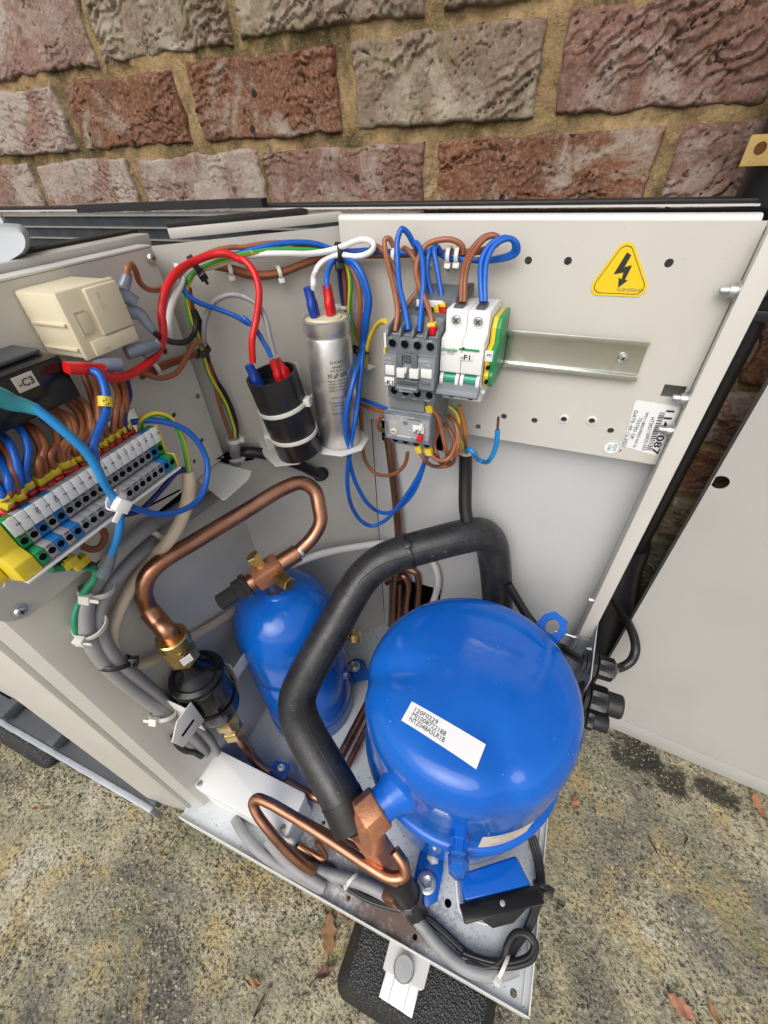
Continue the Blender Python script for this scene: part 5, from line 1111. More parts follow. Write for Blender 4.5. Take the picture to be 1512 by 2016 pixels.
wire('blue wire running left from the overload relay', 'w_blue', path('D', [(-10, 955, .016), (40, 972, .018), (150, 1012, .03), (268, 1060, .05)]), 0.0022)
wire('brown wire running left from the overload relay', 'w_brown2', path('D', [(-10, 1000, .014), (40, 1018, .016), (150, 1058, .03), (258, 1088, .05)]), 0.0022)
wire('short brown hook of wire left of the overload relay', 'w_brown2', path('D', [(250, 1108, .06), (205, 1140, .055), (188, 1195, .05), (205, 1235, .045), (248, 1245, .035)]), 0.0023)
# --- contactor and breaker wires
def cwire(lb, mat, pts, r=0.0023, ends=None): return wire(lb, mat, path('A', pts, .03), r, ends=ends)
cwire('brown wire into the first contactor terminal', 'w_brown2', [(826, 585, .072), (838, 490, .064), (822, 380, .052), (798, 280, .036), (778, 185, .022), (776, 130, .018), (795, 125, .016), (825, 170, .013), (880, 195, .012)])
cwire('brown wire passing behind the first contactor wire', 'w_brown', [(848, 478, .040), (852, 400, .034), (832, 300, .026), (800, 230, .02), (750, 172, .016), (722, 160, .014), (700, 185, .012)])
cwire('blue wire with the tallest loop, into the second contactor terminal', 'w_blue', [(892, 580, .072), (876, 480, .062), (850, 370, .05), (838, 240, .036), (838, 130, .028), (860, 78, .024), (890, 100, .02), (925, 160, .016), (980, 190, .013)], 0.0024)
cwire('blue wire into the third contactor terminal', 'w_blue', [(945, 590, .072), (955, 480, .06), (966, 350, .048), (962, 240, .036), (948, 170, .028), (930, 148, .022), (935, 180, .016), (980, 195, .013)], 0.0024)
cwire('brown wire crossing to the fourth contactor terminal', 'w_brown2', [(1014, 600, .071), (1005, 520, .066), (985, 450, .058), (950, 370, .048), (930, 290, .038), (945, 215, .03), (985, 155, .024), (1050, 132, .02), (1110, 132, .018), (1158, 160, .016), (1165, 200, .014)], 0.0023, [('sleeve', PS(*cc('A', 1010, 565), .070), (0.1, 0, -1)), ('redtip', PS(*cc('A', 1014, 608), .072), (0.05, 0, -1))])
cwire('brown wire crossing down to the auxiliary relay', 'w_brown2', [(880, 462, .042), (915, 415, .036), (948, 360, .03), (940, 270, .024), (905, 200, .018), (872, 172, .014), (900, 200, .012)])
cwire('blue wire, left of two with yellow sleeves above the auxiliary relay', 'w_blue', [(1042, 475, .042), (1010, 405, .036), (990, 330, .032), (986, 250, .028), (1000, 185, .022), (1025, 180, .014)], 0.0022, [('sleeve', PS(*cc('A', 1040, 468), .041), (0.2, 0, -1))])
cwire('blue wire, right of two with yellow sleeves above the auxiliary relay', 'w_blue', [(1068, 490, .042), (1052, 380, .036), (1032, 260, .03), (1020, 180, .024), (1035, 165, .018), (1055, 195, .014)], 0.0022, [('sleeve', PS(*cc('A', 1062, 462), .041), (0.1, 0, -1)), ('redtip', PS(*cc('A', 1062, 505), .042), (0, 0, -1))])
for k, dx in enumerate((0, 17)):
    cwire('brown wire, %s of the pair in the breaker' % ('left', 'right')[k], 'w_brown', [(1153 + dx, 440, .052), (1156 + dx, 340, .046), (1172 + dx, 250, .036), (1212 + dx * 1.1, 172, .026), (1268 + dx, 118, .02), (1318 + dx * .8, 110 + dx * .3, .018), (1330 + dx * .4, 140 + dx * .4, .016), (1270, 178 + dx * .4, .014), (1160, 190 + dx * .5, .012), (1040, 195, .011)], 0.0022)
    cwire('blue wire, %s of the pair in the breaker' % ('left', 'right')[k], 'w_blue', [(1257 + dx, 440, .052), (1250 + dx * 1.3, 335, .044), (1256 + dx * 1.6, 230, .034), (1298 + dx * 1.6, 155, .026), (1370 + dx * 1.4, 122 + dx * .2, .02), (1415 + dx, 140 + dx * .8, .018), (1412 + dx, 190 + dx * .5, .016), (1330, 225 + dx * .4, .014), (1200, 232, .013), (1090, 224 - dx, .012), (1045, 200, .012)], 0.0022)
def dwire(lb, mat, pts, r=0.0022, **kw): return wire(lb, mat, path('D', pts, .03), r, **kw)
dwire('yellow green wire from the breaker into the black sheath', 'w_yg', [(805, 1035, .05), (850, 1075, .046), (882, 1150, .042), (882, 1240, .038), (905, 1350, .036), (935, 1430, .035)])
dwire('orange brown wire from the breaker into the black sheath', 'w_orange', [(880, 1030, .048), (895, 1090, .046), (920, 1180, .042), (935, 1290, .038), (935, 1430, .035)], 0.0026)
lw = dwire('pale blue wire with a bare copper end, unconnected', 'w_lblue', [(942, 1435, .035), (965, 1400, .036), (1005, 1430, .038), (1045, 1492, .04), (1092, 1510, .042), (1150, 1478, .044), (1192, 1385, .046), (1208, 1240, .05)], 0.0026)
MB().tube(path('D', [(1208, 1242, .05), (1212, 1180, .052), (1216, 1130, .054)]), 0.0013, n=7).build('bare_end', 'copper', lw)
bs = dwire('black sheathed cable hanging from the breaker', 'w_black', [(935, 1430, .035), (936, 1550, .035), (933, 1700, .04), ('K', 1130, 0, .05), ('K', 1138, 60, .055), ('K', 1145, 130, .06)], 0.0080, name='cable', cat='cable', n=14)
MB().lathe([(0.0082, 0.0), (0.0086, 0.001), (0.0060, 0.004), (0.004, 0.0045)], PS(*cc('D', 935, 1435), .035), (0, 0.05, 1), 14).build('cut_end', 'w_beige', bs)
for k, (pts, lb) in enumerate((([(630, 1050, .066), (690, 1110, .064), (728, 1230, .062), (765, 1390, .06), (800, 1530, .058)], 'brown wire falling straight from the contactor base'),
                             ([(540, 1400, .066), (590, 1495, .068), (700, 1550, .066), (795, 1538, .062), (855, 1440, .056), (882, 1300, .05), (860, 1190, .044), (800, 1125, .036)], 'brown wire, lowest loop right of the overload relay'),
                             ([(625, 1420, .066), (690, 1490, .066), (780, 1485, .06), (840, 1390, .055), (868, 1270, .05), (840, 1170, .044), (790, 1110, .036)], 'brown wire, middle loop right of the overload relay'),
                             ([(800, 1530, .058), (740, 1525, .06), (690, 1440, .06), (670, 1370, .056), (690, 1230, .052), (705, 1110, .05)], 'brown wire, inner loop right of the overload relay'),
                             ([(660, 1450, .056), (720, 1500, .056), (800, 1450, .05), (838, 1340, .046), (800, 1240, .042), (760, 1180, .036)], 'thin brown wire coiled right of the overload relay'))):
    dwire(lb, ('w_brown2', 'w_brown')[k % 2], pts, 0.0022, ends=[('sleeve', PS(*cc('D', *pts[0][:2]), pts[0][2]), (0.3, 0, -1))] if k < 3 else None)
# --- left plate wires
def xw(lb, mat, pts, r=0.0021, **kw): return wire(lb, mat, [PX(*cc(p[0], p[1], p[2]), p[3]) for p in pts], r, **kw)
def C_(*a): return [('C', x, y, X) for x, y, X in a]
tq = xw('blue wire with a turquoise sleeve crossing over the terminal strip', 'w_lblue', C_((150, 290, -.262), (230, 330, -.258), (380, 450, -.252), (500, 560, -.248), (570, 660, -.247), (620, 760, -.248), (685, 862, -.252), (702, 900, -.254), (716, 965, -.258), (706, 1060, -.266), (665, 1180, -.278), (625, 1295, -.292)), 0.0027)
MB().tube([PX(*cc('C', x, y), X) for x, y, X in ((-60, 235, -.266), (0, 250, -.265), (70, 280, -.264), (150, 300, -.262), (225, 325, -.259))], lambda t: 0.0062 - 0.0030 * t, n=12).build('sleeve', 'turquoise_sleeve', tq)
MB().tube([PX(*cc('C', x, y), X) for x, y, X in ((668, 1170, -.278), (645, 1240, -.285), (620, 1300, -.292))], lambda t: 0.0034 + 0.0022 * t, n=12).build('end_cap', 'clear_sleeve', tq)
tw = xw('blue wire with a yellow sleeve hanging from the red boot', 'w_blue', C_((535, 85, -.272), (585, 108, -.268), (622, 190, -.262), (632, 320, -.258), (595, 430, -.254), (560, 520, -.251), (562, 600, -.250), (580, 680, -.2495), (640, 790, -.252), (690, 860, -.254), (740, 880, -.256)), 0.0025)
MB().tube([PX(*cc('C', x, y), X) for x, y, X in ((624, 245, -.260), (628, 305, -.259))], 0.0042, n=12).build('number_sleeve', 'yellow', tw)
txt('2 N', PX(*cc('C', 606, 262), -.2545), DN, TY, 0.003, 'ink', tw)
xw('blue wire making a wide loop right of the terminal strip', 'w_blue', C_((780, 398, -.292), (880, 385, -.284), (1000, 400, -.276), (1100, 440, -.270), (1185, 525, -.265), (1233, 640, -.261), (1227, 760, -.258), (1180, 860, -.256), (1080, 922, -.255), (950, 946, -.255), (820, 915, -.255), (700, 872, -.254)), 0.0024)
xw('dark blue wire curving under the right end of the strip', 'w_navy', C_((700, 955, -.29), (830, 925, -.288), (900, 865, -.286), (990, 765, -.283), (1050, 698, -.280), (1120, 675, -.276)), 0.0022)
xw('brown wire ending in the beige cable at the strip', 'w_brown', C_((1000, 740, -.29), (1030, 700, -.286), (1080, 675, -.28), (1125, 690, -.275)), 0.0024)
xw('green and yellow wire arching over the end of the strip', 'w_yg', C_((835, 450, -.29), (843, 385, -.286), (918, 346, -.281), (1000, 365, -.278), (1050, 420, -.276), (1092, 520, -.275), (1112, 620, -.275), (1122, 695, -.275)), 0.0022)
ring_tie(PX(*cc('C', 690, 865), -.2535), (0.2, 0.6, -0.8), 0.0062, 0.005, 'w_white', None, 'white cable tie knotting the blue wires over the strip', (0.9, -0.3, 0.1), hs=1.6)
TWN = [  # (terminal name, colour, entry x, y, route upwards)
    ('E at the left end', 'w_brown', (30, 965), [(40, 880), (70, 760), (60, 660), (0, 530)]), ('1', 'w_blue', (65, 930), [(60, 850), (50, 740), (20, 640), (-30, 560)]),
    ('1, second', 'w_blue', (55, 905), [(15, 840), (-10, 780), (-40, 740)]), ('N1', 'w_brown', (150, 900), [(110, 830), (80, 720), (60, 600), (-20, 470)]),
    ('N1, second', 'w_blue', (130, 890), [(120, 780), (100, 640), (60, 530), (-10, 450)]), ('2', 'w_blue', (200, 850), [(165, 770), (150, 680), (170, 560), (120, 440), (-10, 360)]),
    ('N2', 'w_brown', (265, 830), [(240, 740), (230, 640), (240, 560), (190, 460), (115, 400)]), ('3', 'w_brown', (315, 800), [(275, 700), (255, 600), (270, 540), (220, 450), (150, 400)]),
    ('4', 'w_brown', (362, 758), [(320, 670), (300, 590), (345, 520), (320, 430), (250, 370)]), ('5', 'w_brown2', (410, 720), [(360, 640), (350, 560), (420, 480), (400, 380), (300, 300)]),
    ('5, second', 'w_brown2', (425, 712), [(385, 640), (375, 560), (445, 470), (420, 370), (260, 310)]), ('6', 'w_brown2', (462, 700), [(410, 620), (400, 560), (480, 470), (470, 350), (380, 260)]),
    ('7', 'w_brown', (520, 665), [(460, 590), (450, 540), (520, 450), (500, 330), (400, 240)]), ('7, second', 'w_brown2', (530, 655), [(480, 570), (540, 440), (520, 310), (430, 215)]),
    ('8', 'w_brown', (592, 610), [(545, 520), (560, 420), (560, 300), (500, 110)]), ('9', 'w_brown2', (640, 585), [(600, 500), (590, 380), (580, 240), (560, 100)]),
    ('10', 'w_brown', (672, 560), [(630, 470), (620, 380), (640, 260), (620, 140)]), ('11', 'w_brown2', (715, 535), [(675, 450), (690, 340), (705, 240), (670, 150)]),
    ('12', 'w_brown', (755, 505), [(715, 420), (725, 320), (740, 230), (710, 150)]), ('13', 'w_brown', (770, 490), [(735, 400), (750, 300), (745, 210), (725, 140)]),
    ('14', 'w_navy', (790, 470), [(740, 400), (745, 320), (770, 240), (755, 150)])]
WORDS = {'1':'one','2':'two','3':'three','4':'four','5':'five','6':'six','7':'seven','8':'eight','9':'nine','10':'ten','11':'eleven','12':'twelve','13':'thirteen','14':'fourteen','N1':'N-one','N2':'N-two'}
for nm, mt, (ex, ey), rt in TWN:
    b_ = nm.split(',')[0]; nm = WORDS.get(b_, b_) + (' behind its neighbour' if 'second' in nm else '')
    X_e = -0.2905; P = [PX(*cc('C', ex, ey), X_e)]
    k = len(rt)
    for i, (x, y) in enumerate(rt):
        t = (i + 1) / k; P.append(PX(*cc('C', x, y), -0.289 + 0.014 * math.sin(t * math.pi) - 0.010 * t + random.uniform(-.0015, .0015)))
    lb = 'blue' if 'blue' in mt else 'navy' if 'navy' in mt else 'brown'
    wire('%s wire curving down into strip terminal %s' % (lb, nm), mt, P, 0.0022, group='wires above the terminal strip', ends=[('ferrule', P[0], P[0] - P[1])])
wire('green wire leaving the lower left end of the strip', 'w_green', [PX(*cc('C', x, y), X) for x, y, X in ((300, 1272, -.30), (400, 1262, -.302), (500, 1258, -.306), (565, 1272, -.308), (565, 1325, -.312), (515, 1390, -.318))] + path('J', [(590, 20, .012), (562, 100, .011), (555, 190, .010), (575, 270, .007), (600, 330, .003)]), 0.0027)
for k in range(2): xw('black wire with yellow sleeves below the strip, %s' % ('upper', 'lower')[k], 'w_black', C_((330, 1225 + 25 * k, -.305), (400, 1215 + 25 * k, -.30), (480, 1215 + 22 * k, -.302), (560, 1250 + 15 * k, -.312)), 0.0024, ends=[('sleeve', PX(*cc('C', 420 + 40 * k, 1220 + 22 * k), -.299), (0, 1, 0)), ('sleeve', PX(*cc('C', 490 - 90 * k, 1216 + 22 * k), -.301), (0, 1, 0))])
for k in range(2): xw('brown wire looped under the strip, %s' % ('inner', 'outer')[k], 'w_brown', C_((490, 1130 + 10 * k, -.31), (540, 1150 + 8 * k, -.308), (590, 1140 + 10 * k, -.306), (620 + 10 * k, 1080, -.306), (600 + 14 * k, 1030, -.309)), 0.0022)
# ------------------------------------------------------------------ compressor
cc0 = Vector((-0.011, 0.2165, 0.0)); RCO = 0.1105
cp = thing('compressor', 'large glossy blue hermetic compressor with a domed lid', 'compressor', cc0 + Vector((0, 0, TRAY_Z)))
def comp_shell():
    prof = [(0.0001, 0.4335), (0.030, 0.4334), (0.055, 0.4325), (0.078, 0.4307), (0.0900, 0.4280), (0.0980, 0.4232), (0.1038, 0.4155), (0.1074, 0.4055), (0.1092, 0.3945), (0.1097, 0.3820), (0.1098, 0.3680), (0.1098, 0.350), (0.1098, 0.330), (0.1098, 0.300), (0.1098, 0.292)]
    n = 128; V = []; F = []
    P = [Vector((r, 0, z)) for r, z in prof]; Q = smooth_path(P, 4)
    valleys = [math.atan2(-0.30, -0.95), math.atan2(-0.85, 0.52)]          # two pressed creases running out from the lid
    for q in Q:
        for k in range(n):
            t = 2 * math.pi * k / n; dz = 0; dr = 0
            for vt in valleys:
                da = (t - vt + math.pi) % (2 * math.pi) - math.pi
                arc = da * max(q.x, 0.02)
                w = math.exp(-(arc / 0.014) ** 2) * np.clip((q.x - 0.03) / 0.04, 0, 1) * np.clip((q.z - 0.35) / 0.04, 0, 1)
                dz -= 0.0040 * w; dr -= 0.0028 * w * np.clip((q.x - 0.08) / 0.02, 0, 1)
            V.append((cc0.x + math.cos(t) * (q.x + dr), cc0.y + math.sin(t) * (q.x + dr), q.z + dz))
    m = len(Q)
    for i in range(m - 1):
        for k in range(n): F.append((i * n + k, (i + 1) * n + k, (i + 1) * n + (k + 1) % n, i * n + (k + 1) % n))
    return MB().add(V, F)
comp_shell().build('shell', 'blue_paint', cp, angle=60)
MB().lathe([(0.1045, 0.0), (0.1125, 0.0015), (0.1148, 0.005), (0.1150, 0.011), (0.1125, 0.0150), (0.1096, 0.0165)], cc0 + Vector((0, 0, 0.279)), EZ, 96).build('weld_rim', 'blue_paint', cp, angle=50)
MB().lathe([(0.05, 0.0), (0.078, 0.006), (0.094, 0.020), (0.1020, 0.040), (0.1050, 0.070), (0.1055, 0.162)], cc0 + Vector((0, 0, 0.119)), EZ, 80).build('lower_shell', 'blue_paint', cp, angle=50)
def dome_z(x, y):
    r = math.hypot(x - cc0.x, y - cc0.y); rr = [0, 0.03, 0.055, 0.078, 0.09, 0.098]; zz_ = [0.4335, 0.4334, 0.4325, 0.4307, 0.4280, 0.4232]
    return float(np.interp(r, rr, zz_))
# printed label following the lid
lc = [PZ(*cc('K', *p), 0.4315) for p in ((830, 1088), (1245, 1330), (1192, 1465), (770, 1190))]
def lab_pt(u, v, lift=0.0006):
    a = lc[0].lerp(lc[1], u); b = lc[3].lerp(lc[2], u); p = a.lerp(b, v); return Vector((p.x, p.y, dome_z(p.x, p.y) + lift))
m = MB(); nu, nv = 16, 8
m.add([lab_pt(i / nu, j / nv) for i in range(nu + 1) for j in range(nv + 1)], [(i * (nv + 1) + j, (i + 1) * (nv + 1) + j, (i + 1) * (nv + 1) + j + 1, i * (nv + 1) + j + 1) for i in range(nu) for j in range(nv)])
dl = m.build('printed_label', 'paper', cp)
Lu = (lc[1] - lc[0]).length; Lv = (lc[3] - lc[0]).length
for s_, u0, v0, wid in (('120F0229', 0.085, 0.36, 0.32), ('MJ1008722188', 0.085, 0.60, 0.46), ('NTZ048A5LR1B', 0.085, 0.84, 0.48)):
    o = txt(s_, (0, 0, 0), EX, Vector((0, 1, 0)), 0.2, 'ink', dl, w=wid, lift=0)
    me = o.data; n = len(me.vertices); a = np.zeros(n * 3); me.vertices.foreach_get('co', a); a = a.reshape(-1, 3) + np.array(world_loc(dl))
    out = np.array([lab_pt(u0 + x, v0 - y, 0.0010) - world_loc(dl) for x, y, _ in a]); me.vertices.foreach_set('co', out.ravel()); me.update()
# lifting eye at the back right
eb = PC(1040, 1224, cc0, 0.1085) if False else None
az = math.atan2(0.84, 0.54); er = Vector((math.cos(az), math.sin(az), 0)); et_ = Vector((-er.y, er.x, 0))
eb = cc0 + er * 0.1085 + Vector((0, 0, 0.378))
ol = [(-0.0165, -0.004), (0.0165, -0.004), (0.0150, 0.034), (0.008, 0.044), (-0.008, 0.044), (-0.0150, 0.034)]; hl = [(0.0080 * math.cos(t), 0.028 + 0.0085 * math.sin(t)) for t in np.linspace(0, 2 * math.pi, 19)[:-1]]
eu = (er * 0.80 + Vector((0, 0, 0.60))).normalized(); en = et_.cross(eu)
cutp = MB().prism(hl, eb - en * 0.01, et_, eu, en * 0.02)
MB().prism(ol, eb, et_, eu, en * 0.004).build('lifting_eye', 'blue_paint', cp, cut=cutp, angle=30)
# feet with bolts
def foot(px, py, z, pts, bolt_px, par, R_=0.0125):
    q = [PZ(*cc(*p), z) for p in pts]
    MB().prism([(p.x, p.y) for p in q], (0, 0, z - 0.003), EX, TY, (0, 0, 0.003)).build('foot', 'blue_paint', par, bevel=0.0008)
    b = PZ(*bolt_px, z); k = MB()
    k.lathe([(R_, 0), (R_, 0.0022), (R_ * 0.95, 0.0026), (R_ * 0.62, 0.0027)], b, EZ, 32); w_ = k.build('washer', 'zinc', par)
    k = MB(); k.lathe([(R_ * 0.60, 0), (R_ * 0.60, 0.0055), (R_ * 0.52, 0.0068), (R_ * 0.42, 0.0062), (0.0001, 0.0062)], b + Vector((0, 0, 0.0028)), EZ, 6); k.build('bolt_head', 'zinc', w_)
foot(0, 0, 0.118, (('R', 225, 150), ('R', 440, 240), ('R', 440, 350), ('R', 380, 640), ('R', 280, 690), ('R', 150, 480), ('R', 200, 250)), (840, 1738), cp, 0.0118)
foot(0, 0, 0.118, (('K', 470, 870), ('K', 510, 842), ('K', 560, 855), ('K', 600, 960), ('K', 500, 980)), (698, 1313), cp, 0.0105)
MB().cyl(PZ(840, 1738, 0.1005), PZ(840, 1738, 0.1145) , 0.013, n=24).build('rubber_mount', 'rubber', cp)
MB().bx(0.045, 0.085, 0.29, 0.335, 0.112, 0.117).build('foot', 'blue_paint', cp)
k = MB(); b = PZ(*cc('R', 345, 225), 0.119); k.lathe([(0.009, 0), (0.009, 0.005), (0.007, 0.007), (0.0001, 0.008)], b, EZ, 6); k.build('foot_nut', 'zinc', cp)
# nameplate low on the shell
def shell_patch(a0, a1, z0, z1, R_, name, mat, par, n=10):
    vs = []
    for i in range(n + 1):
        t = a0 + (a1 - a0) * i / n
        for z in (z0, z1): vs.append((cc0.x + math.cos(t) * R_, cc0.y + math.sin(t) * R_, z))
    return MB().add(vs, [(2 * i, 2 * i + 2, 2 * i + 3, 2 * i + 1) for i in range(n)]).build(name, mat, par)
def ang_px(px, py, z): p = PZ(px, py, z); return math.atan2(p.y - cc0.y, p.x - cc0.x)
a0, a1 = ang_px(945, 1665, 0.315), ang_px(1050, 1640, 0.315)
npl = shell_patch(a0, a1, 0.299, 0.340, 0.1100, 'nameplate', 'paper_tan', cp)
for s_, z, h, mt, w in (('COMPRESSOR', 0.3325, 0.0042, 'ink_grey', 0.032), ('OIL 160Z', 0.324, 0.0030, 'ink_red', 0.016), ('LR 18 A', 0.317, 0.0030, 'ink_grey', 0.014), ('DISCONNECT', 0.305, 0.0042, 'ink_red', 0.030)):
    wrap_txt(s_, cc0, 0.1100, (a0 + a1) / 2, z, h, mt, npl, w)
# oil fitting standing off the front of the shell
o1 = PZ(905, 1632, 0.352); od = (o1 - cc0); od.z = 0; od.normalize(); o1 = cc0 + od * 0.1095 + EZ * 0.350
k = MB(); k.lathe([(0.0085, -0.003), (0.0085, 0.006), (0.0070, 0.007), (0.0070, 0.016), (0.0055, 0.017)], o1, od, 6); k.build('oil_fitting', 'blue_paint', cp)
o2 = o1 + od * 0.009 + EZ * 0.004; o3 = PZ(902, 1712, 0.272); dv_ = o3 - o2; Lp = dv_.length
k = MB(); k.lathe([(0.0078, 0), (0.0078, Lp * 0.2), (0.0052, Lp * 0.25), (0.0052, Lp * 0.5), (0.0065, Lp * 0.55), (0.0105, Lp * 0.62), (0.0105, Lp * 0.94), (0.0085, Lp)], o2, dv_, 8); k.build('oil_plug', 'blue_paint', cp)
# terminal box at the front
zq = 0.200; tq_ = [PZ(*cc('R', *p), zq) for p in ((585, 380), (1120, 205), (1262, 490), (640, 645))]
td = ((tq_[3] + tq_[2]) - (tq_[0] + tq_[1])); td.z = 0; td.normalize(); tt = (tq_[2] - tq_[3]).normalized()
m_ = MB().prism([(p.x, p.y) for p in tq_], (0, 0, 0.135), EX, TY, (0, 0, zq - 0.135)); m_.build('terminal_box', 'blue_paint', cp, bevel=0.003, seg=3)
f0, f1 = tq_[3] - tt * 0.006, tq_[2] + tt * 0.006
MB().prism([((f0).x, f0.y), (f1.x, f1.y), (f1 + td * 0.016).to_2d()[:], (f0 + td * 0.016).to_2d()[:]], (0, 0, 0.188), EX, TY, (0, 0, 0.0135)).build('box_cover', 'black_gloss', cp, bevel=0.0012)
g0, g1 = f0 + td * 0.010 + tt * 0.012, f1 + td * 0.010 - tt * 0.004
fm_ = MB(); fm_.add([g0 + EZ * -0.0105, g1 + EZ * -0.0105, g1 - tt * 0.026 + td * 0.012 + EZ * -0.050, g0 + tt * 0.022 + td * 0.012 + EZ * -0.050] + [p - td * 0.008 for p in (g0 + EZ * -0.0105, g1 + EZ * -0.0105, g1 - tt * 0.026 + td * 0.012 + EZ * -0.050, g0 + tt * 0.022 + td * 0.012 + EZ * -0.050)], [(0, 1, 2, 3), (7, 6, 5, 4), (0, 4, 5, 1), (1, 5, 6, 2), (2, 6, 7, 3), (3, 7, 4, 0)])
fm_.build('cover_panel', 'black_plastic', cp)
k = MB(); k.lathe([(0.0028, 0), (0.0028, 0.001), (0.0001, 0.0014)], f0.lerp(f1, 0.5) + td * 0.008 + EZ * 0.0016, EZ, 14); k.build('cover_screw', 'zinc', cp)
bail = [PZ(*cc('R', *p), z) for p, z in (((550, 345), .185), ((562, 500), .175), ((580, 690), .155), ((625, 790), .140), ((850, 850), .132), ((1090, 790), .134), ((1290, 605), .150), ((1255, 590), .160))]
MB().tube(bail, 0.0013, n=8, smooth=False).build('wire_bail', 'sheet_white', cp)
# ------------------------------------------------------------------ liquid receiver
rv0 = Vector((-0.268, 0.2525, 0.0)); RV = 0.0700
rv = thing('liquid_receiver', 'smaller blue upright receiver tank with brass service valve', 'tank', rv0 + Vector((0, 0, TRAY_Z)))
MB().lathe([(RV, 0.0), (RV, 0.135), (RV - 0.0006, 0.1365), (RV + 0.0004, 0.138), (RV - 0.0002, 0.150), (RV - 0.0008, 0.198), (RV - 0.0035, 0.218), (RV - 0.010, 0.237), (RV - 0.022, 0.2525), (RV - 0.040, 0.2612), (0.017, 0.264), (0.0145, 0.2665), (0.0145, 0.271), (0.0001, 0.272)], rv0 + Vector((0, 0, 0.140)), EZ, 72).build('tank', 'blue_paint', rv, angle=50)
MB().lathe([(RV + 0.001, 0), (RV + 0.001, 0.030), (RV - 0.001, 0.031), (RV - 0.001, 0.0)], rv0 + Vector((0, 0, 0.1015)), EZ, 64, ring=True).build('skirt', 'blue_dark', rv)
MB().lathe([(RV - 0.002, 0), (RV - 0.012, -0.012), (0.03, -0.02), (0.0001, -0.021)], rv0 + Vector((0, 0, 0.140)), EZ, 48).build('lower_dish', 'blue_dark', rv)
def tank_text(s, px, py, h, w):
    z = 0.372; p = PZ(px, py, z); txt(s, p + Vector((0, 0, 0.0005)), Vector((0.73, 0.68, 0)), Vector((-0.5, 0.55, 0.67)), h, 'ink', rv, w=w, lift=0.0015)
tank_text('I 06', 524, 1224, 0.011, 0.03)
# side plug with brass cap
pa = Vector((0.97, 0.2, 0.05)).normalized(); pb = rv0 + Vector((0, 0, 0.215)) + pa * (RV - 0.002)
MB().cyl(pb, pb + pa * 0.008, 0.0095, 0.008, n=20).build('side_boss', 'blue_dark', rv)
pb2 = PD(693, 1252, 0.598); pb = pb2 - pa * 0.006
k = MB(); k.lathe([(0.0065, 0), (0.0075, 0.001), (0.0065, 0.002), (0.0075, 0.003), (0.0065, 0.004), (0.0078, 0.006), (0.0078, 0.007)], pb, pa, 18); k.build('brass_thread', 'brass', rv)
k = MB(); k.lathe([(0.0095, 0.007), (0.0105, 0.008), (0.0105, 0.017), (0.009, 0.019), (0.0001, 0.0192)], pb, pa, 6); k.build('brass_cap', 'brass', rv)
MB().cyl(pb - pa * 0.018, pb, 0.0062, n=16).build('plug_stem', 'blue_dark', rv)
# rotalock valve on the receiver
vt = rv0 + Vector((0, 0, 0.411))
k = MB(); k.lathe([(0.013, 0), (0.013, 0.006), (0.011, 0.008), (0.011, 0.016)], vt, EZ, 24); k.build('valve_stem', 'copper_dark', rv)
vc = PD(*cc('F', 1000, 620), 0.475)
pipe_dir = (PD(*cc('F', 1140, 530), 0.485) - vc).normalized(); stem_dir = -pipe_dir
vb = frame_from(pipe_dir); rot = Matrix((vb[0], vb[1], vb[2])).transposed()
k = MB(); k.box(vc, (0.023, 0.023, 0.034), rot); k.build('valve_body', 'copper_nut', rv, bevel=0.003)
MB().cyl(vt, vc, 0.011, n=20).build('valve_neck', 'copper_dark', rv)
MB().cyl(vc + pipe_dir * 0.015, vc + pipe_dir * 0.040, 0.0105, n=24).build('pipe_socket', 'copper', rv)
k = MB(); k.lathe([(0.0095, 0), (0.0095, 0.006), (0.0105, 0.0065), (0.0105, 0.012), (0.009, 0.0125)], vc + stem_dir * 0.012, stem_dir, 24); k.build('gland', 'copper', rv)
k = MB(); k.lathe([(0.0135, 0), (0.0145, 0.001), (0.0145, 0.006), (0.0125, 0.007), (0.0125, 0.016), (0.0095, 0.017), (0.0092, 0.036), (0.007, 0.0375), (0.0001, 0.0375)], vc + stem_dir * 0.024, stem_dir, 8); k.build('valve_cap', 'black_plastic', rv)
for a_, b_, L_ in ((cc('F', 1060, 660), cc('F', 1095, 680), 0.024), (cc('F', 930, 605), cc('F', 905, 580), 0.018)):
    d_ = (PD(*b_, 0.468) - PD(*a_, 0.473)).normalized(); p_ = vc + d_ * 0.010
    k = MB(); k.lathe([(0.006, 0), (0.0055, 0.008), (0.0085, 0.0085), (0.0085, L_), (0.0075, L_ + 0.001), (0.0001, L_ + 0.001)], p_, d_, 6); k.build('port_cap', 'brass', rv)
# ------------------------------------------------------------------ filter drier on the partition
fd0 = Vector((-0.302, 0.1325, 0.0))
fz = lambda px, py: (lambda v: CAMZ + v[2] * (math.hypot(fd0.x, fd0.y) / math.hypot(v[0], v[1])))(_ray(px, py))
fd = thing('filter_drier', 'glossy black filter drier with brass nuts in a white clamp', 'filter', fd0 + Vector((0, 0, 0.24)))
zt_ = fz(*cc('F', 540, 1040)); zb_ = fz(*cc('F', 815, 1330))
RFD = 0.0285; zb_ = 0.285
MB().lathe([(0.010, 0.0), (0.015, 0.004), (RFD - 0.003, 0.014), (RFD, 0.024), (RFD, 0.090), (RFD + 0.0016, 0.0915), (RFD + 0.0022, 0.0955), (RFD + 0.0010, 0.0990), (RFD - 0.004, 0.1015), (RFD - 0.006, 0.1010), (0.0185, 0.106), (0.0125, 0.113), (0.0110, 0.120), (0.0110, 0.134), (0.010, 0.136)], fd0 + Vector((0, 0, zb_)), EZ, 56).build('canister', 'black_gloss', fd, angle=40)
